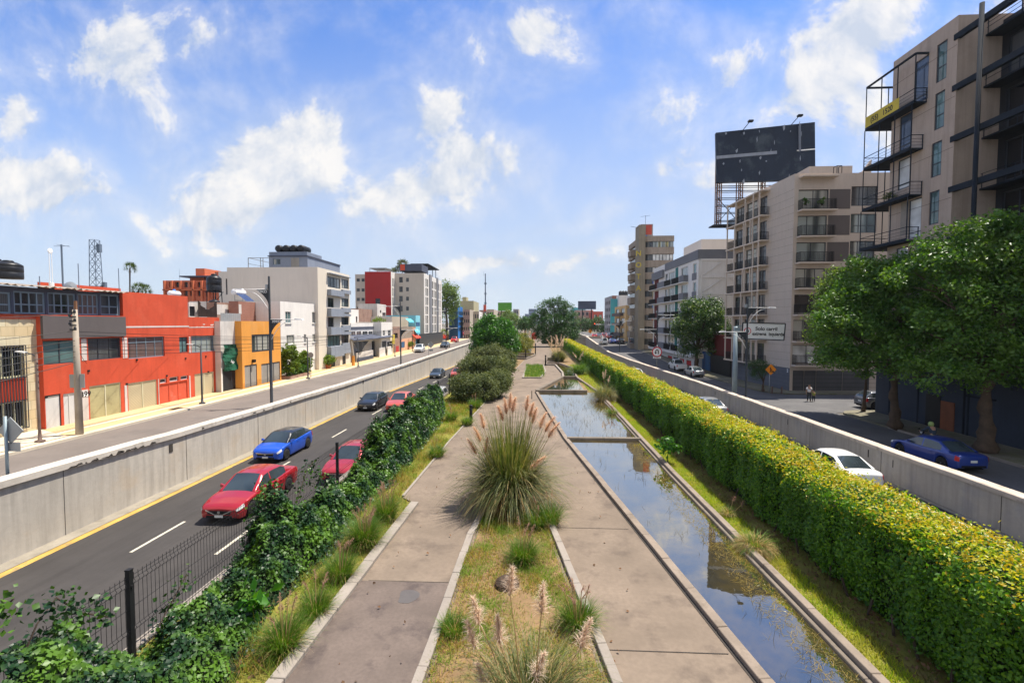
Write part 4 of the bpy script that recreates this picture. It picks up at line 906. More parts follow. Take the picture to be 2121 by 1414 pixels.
# --- low black and white house with canopy
XW = -26.3; fw = LF(XW-1.6, 727, 790, 7); rw2 = broot('canopy_house', 'low white house with a row of dark windows above a dark canopy', fw, SZ); zw = gx(760, 669, XW-1.6).z
Wv = Vol(rw2, fw, SZ-.1, zw, 'white_plaster')
for x0, x1 in ((727.5, 736.5), (738.5, 748.5), (751, 761.5), (763.5, 771.5), (773.5, 778.5)): Wv.wpx(0, x0, 686, x1, 698, 2, 1, 'g_warm' if x0 < 745 else 'g_black', 'frame_white', .1, .06)
Wv.ppx(0, 727, 677, 789, 679, 'slate_dark', .1, 'cornice'); Wv.ppx(0, 770, 707, 785, 741, 'gate_black', .2, 'gate'); Wv.ppx(0, 728, 716, 768, 741, 'old_white', .02, 'rear_wall'); Wv.done()
f5 = LF(XW-.2, 790, 813, 8); Wx = Vol(rw2, f5, SZ-.1, gx(800, 667, XW).z, 'white_plaster', 'corner_block'); Wx.wpx(0, 793.5, 684, 797.5, 695, 1, 2, 'g_dark', 'frame_white'); Wx.wpx(0, 803.5, 684, 809.5, 696, 1, 2, 'g_dark', 'frame_white'); Wx.ppx(0, 791, 707, 800, 731, 'gate_black', .05, 'gate'); Wx.ppx(0, 802, 708, 812.5, 720, 'black', .04, 'shutter'); Wx.done()
y0, y1 = gx(728, 700, XW).y, gx(811, 700, XW).y; zc0 = gx(745, 705, XW+.3).z; b = MB(); b.strip([[(XW-1.7, y, zc0+.75), (XW+.35, y, zc0+.15+.06*math.sin(k*1.7)), (XW+.35, y, zc0)] for k, y in enumerate(np.linspace(y0, y1, 14))]); b.build('canopy', 'slate_dark', rw2)
b = MB(); b.box(XW-.05, XW+.1, gx(737.5, 740, XW).y, gx(772, 740, XW).y, SZ-.1, gx(755, 727.5, XW).z); b.build('low_wall', 'old_white', rw2); b = MB(); b.box(XW+.101, XW+.13, gx(737.5, 740, XW).y, gx(772, 740, XW).y, SZ-.1, gx(755, 738.5, XW).z); b.build('wall_base', 'slate_dark', rw2)
b = MB(); b.box(XW-.05, XW+.1, gx(785, 740, XW).y, gx(797, 740, XW).y, SZ-.1, gx(790, 720, XW).z); b.box(XW-.05, XW+.1, gx(802, 740, XW).y, gx(809.5, 740, XW).y, SZ-.1, gx(806, 717, XW).z); b.build('low_wall', 'white_plaster', rw2)
ya, yb, yc = gx(731, 710, XW+.2).y, gx(763, 710, XW+.2).y, gx(740, 731, XW+.2).y; zz = gx(745, 707, XW+.2).z; b = MB(); secs = []
for i in range(9):
    f = i/8; lo = gx(742, 732, XW+.2).z; m_ = 1-abs(f-.4)/.6 if f > .4 else f/.4; secs.append([(XW+.25+.08*math.sin(i*1.9), lerp(ya, yb, f), lerp(zz, zz-(zz-lo)*m_, k/4)) for k in range(5)])
b.strip(secs); solo(b, 'shade_cloth', 'black_cloth', 'black triangular shade cloth hanging from the low house canopy', 'cloth')
b = MB(); p = gx(732, 755, XW+1.6); b.tube([(p.x, p.y, SZ-.05), (p.x-.02, p.y, gx(730, 737, XW+1.6).z)], .2, 8, 0); b.tube([(p.x-.02, p.y, gx(730, 737, XW+1.6).z), (p.x-.3, p.y, gx(726, 706, XW+1.6).z)], .17, 8, 1); solo(b, 'painted_post', ['pole_orange', 'concrete_pole'], 'thick post painted orange at its foot beside the cream house', 'post')
b = MB(); q0, q1 = gx(813, 700, XW+.3), gx(818, 712, XW+.3); b.box(XW+.2, XW+.3, q0.y, q1.y, q1.z, q0.z+.6); b.box(XW+.2, XW+.26, q0.y+.4, q0.y+.5, SZ-.1, q1.z); solo(b, 'shop_sign', 'banner_yellow', 'small yellow and white sign board at the end of the canopy', 'sign')
# houses behind and beyond
def simple(name, label, foot, z0, z1, m, emat=None, cat='building', wins=(), g='g_dark', fr='frame_dark', group=None, roof='roof'):
    r = broot(name, label, foot, z0, cat, group); v = Vol(r, foot, z0, z1, m, emat=emat, roof=roof)
    for w_ in wins: v.wpx(*w_[:5], *(w_[5:] or (2, 1, g, fr, .12, .08)))
    v.done(); return r, v
Xq = -31; f_ = LF(Xq, 724, 743.5, 5); simple('white_roof_room', 'white windowless block behind the low white house', f_, SZ, gx(735, 641, Xq).z, 'white_plaster', wins=[(0, 737, 655, 740.5, 669, 1, 1, 'g_warm')])
f_ = LF(Xq-2, 743.5, 782, 5); simple('brick_building', 'unplastered pale brick building below the hotel red wall', f_, SZ, gx(770, 641, Xq-2).z, 'brick_old')
f_ = LF(Xq-1, 782, 800, 4); simple('stair_block', 'pale grey stair block on the brick roof before the red wall', f_, SZ, gx(790, 630, Xq-1).z, 'old_white', wins=[(0, 787, 642, 790, 648, 1, 1, 'g_black'), (0, 792, 647, 799, 655, 1, 1, 'g_dark')])
Xr = -27.2; f_ = LF(Xr, 814, 828, 8); simple('ruined_house', 'crumbling brown house with a barred window above a dark red door', f_, SZ, gx(822, 676.5, Xr).z, 'brick_old', wins=[(0, 816, 690, 824, 700, 2, 2, 'g_black')])[1].ppx(0, 820, 717, 826, 729.5, 'hotel_red', .03, 'door')
f_ = LF(Xr, 828.2, 861, 8); _, v = simple('salmon_house', 'weathered salmon painted front with faded mural and stained upper wall', f_, SZ, gx(845, 676.5, Xr).z, 'p_brown'); v.ppx(0, 829, 702, 860.5, 726, 'salmon', .03, 'painted_base'); v.ppx(0, 831, 708, 838, 719, 'mural_blue', .04, 'mural'); v.ppx(0, 855, 679, 860.8, 701, 'salmon', .02, 'side_paint')
f_ = LF(Xr-1.5, 812, 846, 6); simple('beige_upper_house', 'plain beige upper storey above the weathered fronts', f_, SZ, gx(830, 656, Xr-1.5).z, 'beige_far', emat={3: 'old_white'})
f_ = LF(Xr, 861.2, 870.5, 7); _, v = simple('cyan_house', 'narrow cyan blue house with a dark doorway', f_, SZ, gx(862, 653, Xr).z, 'cyan_paint', emat={3: 'cyan_paint'}); v.ppx(0, 862, 701, 869, 714, 'blue_dark', .03, 'door'); v.ppx(0, 861.5, 667, 869.5, 675, 'mural_blue', .03, 'window')
def awning(px0, px1, py, X, dep, m, label):
    a, b_ = gx(px0, py, X), gx(px1, py, X); q = MB(); q.strip([[(X-dep, lerp(a.y, b_.y, k/6), a.z+.7), (X, lerp(a.y, b_.y, k/6), a.z), (X, lerp(a.y, b_.y, k/6), a.z-.25)] for k in range(7)]); q.v += [(x, y, z-.03) for x, y, z in q.v]; solo(q, 'awning', m, label, 'awning')
awning(862, 872, 699, Xr+1, 1.0, 'awning_red', 'small red awning over the cyan house doorway'); awning(862, 870.5, 688, Xr+.6, .6, 'awning_cyan', 'blue awning above the red one'); awning(847, 858, 666, Xr+.2, .8, 'awning_cyan', 'faded cyan awning at the beige upper storey')
# --- hotel
XH = -28.0; fh = LF(XH, 879, 915.5, 15); yH = fh[0][1]; rh = broot('hotel_building', 'large beige and red seven-storey hotel with tall slim window strips', fh, SZ); zh = gx(879, 566, XH).z
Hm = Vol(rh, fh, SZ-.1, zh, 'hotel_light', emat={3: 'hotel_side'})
for k in range(6):
    ya_, yb_ = 578+k*19.2+1, 578+k*19.2+18; 
    for j, (px_, wd) in enumerate(((881.5, 2.2), (884.8, 2.2), (887, 0), (895, 2), (898.4, 1.8), (901.5, 2), (908, 1.6), (911, 1.5))):
        if wd:
            ks = (915.5-px_)/36; yy = lambda y: 668+(y-668)*(1105-px_)/(1105-880); Hm.wpx(0, px_, yy(ya_-3), px_+wd, yy(yb_-3)+.2, 1, 1, 'g_dark', 'frame_dark', .18, .1)
for a_, b_ in ((889.3, 893.3), (904.3, 906.8)): u0, v1 = Hm.uv(0, a_, 640); u1, _ = Hm.uv(0, b_, 640); Hm.panel(0, (min(u0, u1), max(u0, u1), gx(890, 693, XH).z, zh+.3), 'hotel_grey', .25, 'pilaster')
for px_ in (830.5, 844):
    for py in (579.5, 599, 618.5, 639): u, v = Hm.uv(3, px_, py); Hm.win(3, (u-.45, u+.45, v-.7, v+.7) if px_ < 835 else (u-.35, u+.35, v-.5, v+.5), 2, 1, 'g_dark', 'frame_dark', .15, .08)
Hm.done()
yr = yH-3.2; xr0, xr1 = gy(756, 600, yr).x, gy(810, 600, yr).x; xg1 = gy(822, 600, yH-.0).x; fr_ = [(xr1, yr), (xr1, yH+6), (xr0, yH+6), (xr0, yr)]
Hr = Vol(rh, fr_, SZ, gy(780, 562.5, yr).z, 'hotel_light', 'red_wing', emat={3: 'hotel_red'})
for j in range(2):
    for k in range(4): L_ = Hr.edge(0)[3]; u = (.25+.32*j)*3.2; v1 = gy(815, 575+k*20, yr).z; Hr.win(0, (u+.2, u+.75, v1-2.1, v1), 1, 1, 'g_dark', 'frame_dark', .15, .08)
r_ = Hr.rect(3, 777.5, 618, 787.5, 632); Hr.win(3, r_, 1, 1, 'g_black', 'frame_dark'); Hr.done()
xw0 = gy(736, 600, yH-.5).x; fw_ = [(xr0-.01, yH-.5), (xr0-.01, yH+6), (xw0, yH+6), (xw0, yH-.5)]; Hw = Vol(rh, fw_, SZ, gy(745, 568, yH-.5).z, 'hotel_side', 'west_wing')
for px_ in (742, 752):
    for py in (580, 600.5, 620, 638.5): u, v = Hw.uv(3, px_, py); Hw.win(3, (u-.4, u+.4, v-.4, v+.4), 1, 1, 'g_dark', 'frame_dark', .15, .08)
Hw.done()
yb_ = yH+1; b = MB(); xa, xb_ = gy(827.5, 560, yb_).x, gy(873.5, 560, yb_).x; z0, z1_ = zh-.3, gy(850, 547, yb_).z; b.box(xa, xb_, yb_, yb_+7, z0+1.0, z1_); b.build('roof_sign_box', 'slate_dark', rh); b = MB(); c_ = gy(834, 554, yb_); b.box(c_.x-.6, c_.x+.6, yb_-.12, yb_-.003, c_.z-.75, c_.z+.75); b.build('roof_emblem', 'red_paint', rh)
b = MB()
for px_ in (886, 896, 902.5): p = gx(px_, 566, XH-1); b.bar((p.x, p.y, zh-.2), (p.x, p.y, zh+3.2), .15); b.bar((p.x-4, p.y, zh-.2), (p.x-4, p.y, zh+3.2), .15)
p, q = gx(884, 551, XH-1), gx(907, 553, XH-1); b.box(p.x-4.5, p.x+.4, p.y, q.y, zh+3.2, zh+3.4); b.build('roof_pergola', 'steel_dark', rh)
b = MB(); b.box(gy(765, 556, yr+2).x, gy(800, 556, yr+2).x, yr+2, yr+8, gy(780, 556, yr+2).z, gy(780, 554.5, yr+2).z)
for px_ in (766, 782, 799): p = gy(px_, 556, yr+2); b.bar((p.x, p.y, p.z-1.2), (p.x, p.y, p.z), .12)
b.build('roof_canopy', 'galv', rh)
ya, yb = gx(869, 700, -26.6).y, gx(917, 700, -26.6).y; b = MB(); b.box(-26.7, -26.55, ya, yb, SZ-.05, gx(885, 691, -26.6).z); b.box(-26.75, -26.5, ya, yb, gx(885, 691, -26.6).z+.002, gx(885, 691, -26.6).z+.1); solo(b, 'panel_fence', 'fence_panel', 'dark panel fence along the hotel front', 'fence')
# --- blue building and the far row
fj = LF(-27, 948.5, 958.5, 15, 660); yj = fj[0][1]; fj = [(-27, yj), (-27, fj[1][1]), (gy(930, 660, yj).x, fj[1][1]), (gy(930, 660, yj).x, yj)]
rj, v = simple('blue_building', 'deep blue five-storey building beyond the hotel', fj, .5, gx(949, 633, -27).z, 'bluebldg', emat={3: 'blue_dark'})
for k in range(4): zz = gx(953, 645+k*11, -27).z; v.panel(0, (1, 17, zz-1.2, zz), 'blue_dark', .05, 'window_band')
b = MB(); b.box(fj[2][0]-1, -31, yj-1.5, yj+3, gx(948, 637, -27).z, gx(948, 635.5, -27).z); b.build('roof_sheet', 'white', rj)
def farbox(name, label, x0, x1, ytop, Y, dep, m, rows=3, cols=4, g='g_dark', side=None, cat='building', zb=.3, ybot=None, wl=.55):
    a, b_ = gy(x0, ytop, Y), gy(x1, ytop, Y); f = [(a.x, Y), (b_.x, Y), (b_.x, Y+dep), (a.x, Y+dep)]; r = broot(name, label, f, zb, cat); v = Vol(r, f, zb, a.z, m, emat={1: side, 3: side} if side else None, roof=m)
    W_, H_ = b_.x-a.x, a.z-zb
    for i in range(cols):
        for j in range(rows):
            u = W_*(i+.5)/cols; zz = zb+H_*(j+.5)/rows; v.win(0, (u-W_/cols*wl/2, u+W_/cols*wl/2, zz-H_/rows*.24, zz+H_/rows*.2), 2, 1, g, 'frame_dark', .2, .12)
    v.done(); return r, v
farbox('old_house', 'pink old house with red ground floor beyond the blue building', 960, 973, 641, 168, 14, 'pink_far', 4, 3, side='beige_far')
farbox('beige_house', 'narrow cream house in the far row beyond the pink one', 973.5, 992, 645, 178, 14, 'beige_far', 3, 4, side='white_plaster')
farbox('olive_tower', 'pale olive block with a small roof box standing behind the far row', 953, 981, 623, 230, 22, 'olive_far', 1, 1, side='olive_far', wl=.1)
b = MB(); p, q = gy(958, 623, 233), gy(966, 615, 233); b.box(p.x, q.x, 233, 240, p.z-.1, q.z); solo(b, 'roof_box', 'olive_far', 'small box room on top of the pale olive block', 'roof box')
farbox('rooftop_house', 'brown house behind the transmitter mast with clutter on its roof', 993, 1008, 642, 196, 14, 'pink_far', 3, 3, side='beige_far')
farbox('corner_house', 'beige far corner house right of the mast', 1008.5, 1023, 640.5, 190, 22, 'beige_far', 3, 3, side='beige_far')
farbox('grey_block', 'grey unfinished block under the green billboard', 1025, 1056, 644, 260, 24, 'pink_far', 4, 6, side='grey_far')
farbox('grey_block', 'slim grey block right of the green billboard', 1063, 1074, 640, 290, 24, 'grey_far', 4, 3, side='beige_far')
farbox('office_tower', 'hazy blue-grey office block on the skyline, the taller one', 1095, 1110, 639.5, 900, 40, 'blue_far', 5, 6, wl=.7)
farbox('office_tower', 'hazy blue-grey low office slab on the skyline, the lower one', 1087, 1097, 650, 850, 40, 'blue_far', 3, 5, wl=.7)
t = thing('observation_tower', 'thin observation tower with a disc near its top, on the skyline', 'tower', gy(1113, 668, 1000)); p, q = gy(1112.6, 668, 1000), gy(1112.6, 634, 1000); b = MB(); b.tube([(p.x, p.y, 0), (p.x, p.y, q.z-8), (p.x, p.y, q.z)], [1.6, 1.1, .3], 8); b.build('shaft', 'blue_far', t); b = MB(); b.lathe([(1.2, -4), (3.2, 0), (3.2, 1.5), (1.2, 3)], (p.x, p.y, q.z-9), 14); b.build('pod', 'blue_far', t)
# green billboard, transmitter mast
def billboard(x0, x1, yt, yb_, Y, m, label, legs=2, th=.6):
    a, c = gy(x0, yt, Y), gy(x1, yb_, Y); t = thing('billboard', label, 'billboard', ((a.x+c.x)/2, Y, c.z-4)); b = MB(); b.box(a.x, c.x, Y, Y+th, c.z, a.z); b.build('panel', m, t); b = MB()
    for i in range(legs): x = lerp(a.x, c.x, (i+.5)/legs); b.bar((x, Y+th+.3, c.z-9), (x, Y+th+.3, a.z-.5), .5)
    b.bar((a.x, Y+th+.3, c.z+.3), (c.x, Y+th+.3, c.z+.3), .3); b.build('frame', 'steel_dark', t); return t
billboard(1031.5, 1060, 626.5, 643.5, 250, 'board_green', 'bright green billboard on the far left row of houses')
billboard(1197.5, 1234.5, 623.5, 640.5, 260, 'board_slate', 'dark slate blue billboard above the red and teal houses')
t = thing('transmitter_mast', 'tall slim dark transmitter mast rising over the far houses', 'mast', gy(1005.5, 668, 190)); p, q = gy(1005.5, 650, 190), gy(1005.5, 566.5, 190); b = MB(); b.tube([(p.x, p.y, 0), (p.x, p.y, q.z)], [.45, .2], 8); b.build('pole', 'mast', t); b = MB()
for yy in (587, 608, 628): c_ = gy(1005.5, yy, 190); b.lathe([(.5, -.3), (.5, .3)], c_, 8)
b.build('collar', 'mast', t); b = MB(); b.bar((p.x-.7, p.y, q.z-1), (p.x-.7, p.y, q.z+1), .06); b.bar((p.x-.7, p.y, q.z-.5), (p.x, p.y, q.z-.5), .06); b.build('whip', 'mast', t); b = MB(); c_ = gy(1004.5, 638, 190); b.box(c_.x-.6, c_.x+.5, c_.y-.5, c_.y+.5, c_.z-1.4, c_.z+1.4); b.build('equipment_box', 'red_far', t)
# orange brick complex behind
Yo = 105; a, b_ = gy(338, 581, Yo), gy(499, 581, Yo); fo = [(a.x, Yo), (b_.x-3, Yo), (b_.x-3, Yo+18), (a.x, Yo+18)]; ro = broot('terracotta_complex', 'large terracotta brick apartment complex behind the rooftops', fo, .5); O = Vol(ro, fo, .5, a.z, 'brick_orange', emat={1: 'terracotta'})
for px_ in (350, 363, 381, 393, 409, 426, 455, 468):
    for py in (584, 602): O.wpx(0, px_, py, px_+8, py+11, 1, 1, 'g_dark' if px_ % 2 else 'g_green', 'frame_dark', .5, .12)
for px_ in (343, 358, 376, 402, 420, 434): u, _ = O.uv(0, px_, 600); O.panel(0, (u-.2, u+.2, 1, a.z-.05), 'terracotta', .5, 'pier')
O.panel(0, (0.1, (b_.x-3-a.x)-.1, O.uv(0, 400, 599)[1]-.3, O.uv(0, 400, 599)[1]), 'terracotta', .5, 'ledge'); O.done()
for x0, x1, yt, yb_, m, dz in ((393, 423, 571, 580, 'brick_orange', 3), (405, 424, 556, 571, 'terracotta', 4), (445, 474, 563, 580, 'brick_orange', 2), (474, 489, 562, 580, 'terracotta', 2)):
    p, q = gy(x0, yt, Yo+dz), gy(x1, yb_, Yo+dz); b = MB(); b.box(p.x, q.x, Yo+dz, Yo+dz+6, a.z-.6, p.z); b.build('roof_tower', m, ro)
b = MB(); p, q = gy(371, 573.5, Yo+1), gy(440, 573.5, Yo+1); b.box(p.x, q.x, Yo+1, Yo+7, p.z, p.z+.3); b.build('roof_canopy', 'slate_dark', ro)
p = gy(372, 580, Yo+1); antenna(p.x, p.y, p.z, gy(372, 557, Yo+1).z-p.z, 'thin whip antenna on the terracotta complex')
# ================================================================ right side of the avenue
# --- near concrete tower
XM = 30.9; yM0, yM1 = gx(1985, 60, XM).y, 41.6; zM = gx(1985, 32, XM).z; GZ = -1.3
fm_ = [(XM, yM1), (XM, yM0), (46, yM0), (46, yM1)]
rm = broot('concrete_tower', 'tall raw concrete apartment tower with black steel balconies and beams', [(XM, 42), (44, 20)], GZ)
T_ = Vol(rm, fm_, 3.0, zM, 'concrete_m')
for x0, y0, x1, y1 in ((1941, 95, 1960, 161), (1937, 196, 1955, 262), (1930, 298.6, 1948.5, 362), (1925.5, 399, 1943.5, 462), (1920.5, 500, 1938, 561)):
    T_.wpx(0, x0, y0, x1, y1, 1, 2, 'g_teal', 'frame_dark', .12, .09, ysplit=.38)
for x0, y0, x1, y1, gm in ((1895.5, 131, 1921.5, 204, 'g_sky'), (1864.5, 244, 1888, 305, 'g_sky'), (1861, 334, 1883, 387, 'g_blank'), (1883, 416, 1906.5, 490, 'g_blank'), (1857, 515, 1879, 560, 'g_blank')):
    T_.wpx(0, x0, y0, x1, y1, 1, 2, gm, 'frame_dark', .12, .08, ysplit=.15)
for k in range(7):
    zz = 27.0-3.68*k; b_ = (.06, T_.edge(0)[3]-.06, zz-.012, zz+.012); T_.panel(0, b_, 'seam', .004, 'joint')
u0, _ = T_.uv(0, 1866, 440); u1, _ = T_.uv(0, 1881, 470); T_.panel(0, (u0, u1, T_.uv(0, 1866, 489)[1], T_.uv(0, 1866, 421)[1]), 'kerb', .02, 'plank_panel')
T_.done()
# corner balconies of steel
def corner_balcony(yo0, yo1, zf, ztop=None, canopy=False, ban=False):
    xo, yfar = XM-.95, yo0; b = MB(); t_ = .12
    b.box(xo, XM-.005, yo1, yM1+.004, zf-t_, zf); b.box(xo, XM+2.0, yM1+.004, yfar, zf-t_, zf); b.bar((xo, yo1, zf-.02), (xo, yfar, zf-.02), .1, .26); b.bar((xo, yfar, zf-.02), (XM+2, yfar, zf-.02), .1, .26)
    if not canopy:
        for dz in (1.0, .7, .45, .2):
            w2 = .045 if dz == 1.0 else .018; b.bar((xo, yo1, zf+dz), (xo, yfar, zf+dz), w2); b.bar((xo, yfar, zf+dz), (XM+2, yfar, zf+dz), w2); b.bar((xo, yo1, zf+dz), (XM, yo1, zf+dz), w2)
        for p in ((xo, yo1), (xo, lerp(yo1, yfar, .33)), (xo, lerp(yo1, yfar, .66)), (xo, yfar), (XM+.95, yfar), (XM+2, yfar)): b.bar((*p, zf), (*p, ztop or zf+1.0), .055)
        b.bar((XM-.06, yo1, zf), (XM-.06, yo1, zf+1), .05)
    b.build('canopy_frame' if canopy else 'balcony', 'steel_dark', rm)
zs_ = [gx(1892, 211, XM-.95).z, gx(1880, 309, XM-.95).z, gx(1882, 403, XM-.95).z, gx(1877, 496, XM-.95).z]
ylim = [(gx(1793, 264, XM-.95).y, gx(1894, 211, XM-.95).y), (gx(1789, 350, XM-.95).y, gx(1886, 309, XM-.95).y), (gx(1786, 435, XM-.95).y, gx(1884, 403, XM-.95).y), (gx(1781, 519, XM-.95).y, gx(1877, 496, XM-.95).y)]
ztop_ = gx(1896, 112, XM-.95).z
for i, z in enumerate(zs_): corner_balcony(ylim[i][0], ylim[i][1], z, (ztop_ if i == 0 else zs_[i-1]-.1))
bq = MB(); xo, ya, yb = XM-.95, ylim[0][0], ylim[0][1]
for p, q in (((xo, yb), (xo, ya)), ((xo, ya), (XM+2, ya)), ((xo, yb), (XM, yb)), ((XM+2, ya), (XM+.1, yM1))): bq.bar((*p, ztop_), (*q, ztop_), .12, .14)
bq.build('canopy_frame', 'steel_dark', rm)
b = MB(); z = zs_[0]; b.box(xo-.05, xo-.03, lerp(ya, yb, .0), lerp(ya, yb, .72), z+.1, z+1.02); o = b.build('banner', 'banner_yellow', rm)
put_text('banner_lettering', '(55)   1520', .62, 'black', o, (xo-.055, lerp(ya, yb, .36), z+.52), (0, -1, 0), (0, 0, 1), .004, .9)
# recessed dark glass front with beams and columns
yR0 = 14; b = MB(); rz = 28.6
fd_ = [(XM+3.1, yM0-.01), (XM+3.1, yR0), (46, yR0), (46, yM0-.01)]; Dk = Vol(rm, fd_, 3.0, rz, 'tower_dark', 'recessed_front')
for k in range(7):
    zz = 27.5-3.68*k
    for j in range(7): Dk.win(0, (.5+2.6*j, 2.7+2.6*j, zz-3.2, zz-.35), 2, 1, 'g_black' if (j+k) % 4 else 'g_dark', 'frame_dark', .15, .08)
Dk.done()
bm_ = MB(); rl = MB()
for k in range(7):
    zz = gx(1985, 74, XM).z-3.68*k; bm_.bar((XM+.06, yM0+.25, zz), (XM+.06, yR0, zz), .28, .42); bm_.box(XM+1.9, XM+3.09, yR0, yM0-.012, zz-.12, zz-.0)
    for dz in (.45, .75, 1.05): rl.bar((XM+1.9, yM0-.1, zz+dz), (XM+1.9, yR0, zz+dz), .03)
    for j in range(8): rl.bar((XM+1.9, yM0-.2-j*2.3, zz), (XM+1.9, yM0-.2-j*2.3, zz+1.05), .04)
bm_.build('floor_beam', 'steel_dark', rm); rl.build('gallery_railing', 'steel_dark', rm)
for px_, rr_ in ((2031, .14),): p = gx(px_, 240, XM); c = MB(); c.tube([(XM-.2, p.y, GZ), (XM-.2, p.y, rz)], rr_, 12); c.build('column', 'steel_dark', rm, True)
for yy in (30.3, 28.6, 26.4, 24, 22): c = MB(); c.tube([(XM+.35, yy, GZ), (XM+.35, yy, rz)], .07, 8); c.build('thin_column', 'steel_dark', rm, True)
b = MB(); b.box(XM+3.2, 46, 20, yM0-1.2, rz, rz+2.6); b.build('roof_room', 'concrete_m', rm)
# flower boxes up there
for k, (yy, zz) in enumerate(((28.5, gx(1985, 388, XM).z+.05),)):
    b = MB(); b.box(XM+2.0, XM+2.35, yy-1, yy+.6, zz, zz+.3); b.build('flower_box', 'terracotta', rm)
# dark wall at street level
fwl = [(30.6, 42.0), (30.6, 8), (31.0, 8), (31.0, 41.6), (45, 41.6), (45, 42.0)]
rwl = broot('navy_wall', 'dark navy street wall under the big trees with a brown wooden door', [(30.6, 42), (30.8, 20)], GZ, 'wall'); b = MB(); b.prism(fwl, GZ-.1, 3.2); b.build('wall', 'navy_wall', rwl)
b = MB()
for yy in (40.4, 37.5, 33.3, 29.3, 27.2): b.box(30.55, 30.605, yy-.05, yy+.05, GZ, 3.15)
b.box(30.5, 30.61, 31.4, 33.6, 1.5, 1.62); b.build('pilaster', 'steel_dark', rwl)
yd0, yd1 = gx(1977, 870, 30.6).y, gx(1949, 860, 30.6).y; b = MB(); b.box(30.54, 30.598, yd0, yd1, GZ+.0, gx(1955, 830, 30.6).z); mat('wood_door', (.22, .07, .03), .6, .2, 2, streak=.4); b.build('door', 'wood_door', rwl); b = MB(); b.box(30.55, 30.597, yd1+.05, yd1+1.3, GZ, 1.2); b.build('recess', 'black', rwl)
# --- beige apartment block
c0 = (30.0, 54.6); c1 = (28.75, 67.2); zN = gy(1650, 360, 54.6).z
fn = [c1, c0, (46.5, 54.6), (46.5, 68)]; rn = broot('beige_apartment_block', 'beige concrete eight-storey apartment block with brown panels and lattice balconies', fn, GZ)
N1 = Vol(rn, fn, GZ-.1, zN, 'concrete_n', par=.5)
rows = [(1654.6, 393, 1716, 433, 1764, 386, 1817, 426), (1652.6, 447, 1712.5, 487, 1762.5, 443, 1815, 482), (1650, 502, 1710.5, 541, 1760.5, 499, 1811.5, 538), (1648, 556, 1708.5, 594, 1758.5, 554, 1808, 592), (1645.5, 610, 1706, 648, 1755, 609, 1804, 646), (1643.5, 662.5, 1703, 703, 1752, 662, 1801, 699), (1641.8, 714.5, 1700, 752, 1750, 714, 1798, 750)]
gl1 = ['g_curtain', 'g_green', 'g_green', 'g_curtain', 'g_black', 'g_curtain', 'g_blank']; L1e = N1.edge(1)[3]
for i, (a, b1, c, d, e, f, g_, h) in enumerate(rows):
    r1 = N1.rect(1, a, b1, c, d); r2 = N1.rect(1, e, f, g_, h); N1.win(1, r1, 2+i % 2, 1, gl1[i], 'frame_dark', .2, .08); N1.win(1, r2, 3, 2, ['g_dark', 'g_green', 'g_curtain', 'g_curtain', 'g_green', 'g_curtain', 'g_green'][i], 'frame_dark', .2, .07, ysplit=.4)
    N1.panel(1, (r1[1]+.1, r2[0]-.1, r1[2], r1[3]), 'brown_panel', .02, 'brown_panel')
    s_ = MB(); z = r1[2]-.18; N1.ebox(s_, 1, r1[0]-.15, r1[1]+.5, z-.16, z, 0, .95); s_.build('balcony_slab', 'slab_n', rn)
    N1.railing(1, (r1[0], r1[1]+.35, z+.005, z+1.15), .85)
    if i == 0: s_ = MB(); N1.ebox(s_, 1, r1[0], r1[1]+.6, r1[3]+1.25, r1[3]+1.4, 0, .9); s_.build('top_slab', 'slab_n', rn)
sg = N1.rect(1, 1664, 738, 1687, 750); s_ = MB(); N1.ebox(s_, 1, sg[0], sg[1], sg[2], sg[3], .9, .93); o = s_.build('balcony_notice', 'white', rn); N1_ = N1.pt(1, lerp(sg[0], sg[1], .72), (sg[2]+sg[3])/2, .94)
s_ = MB(); N1.ebox(s_, 1, lerp(sg[0], sg[1], .6), lerp(sg[0], sg[1], .9), sg[2]+.15, sg[3]-.1, .93, .938); s_.build('notice_picture', 'blue_far', o)
# ground floor garages
zg = N1.uv(1, 1645, 767)[1]; xs = [1641, 1664.5, 1689.5, 1744, 1800]
for a, c in zip(xs, xs[1:]): u0, _ = N1.uv(1, a, 800); u1, _ = N1.uv(1, c, 800); N1.door(1, (u0+.05, u1-.05, GZ+.05, zg), 'garage_grey', 1, .06, 'garage_door'); 
s_ = MB()
for k in range(1, 5): s_.bar(N1.pt(1, .3, GZ+(zg-GZ)*k/5, -.015), N1.pt(1, 13, GZ+(zg-GZ)*k/5, -.015), .03)
s_.build('garage_door_rib', 'black', rn)
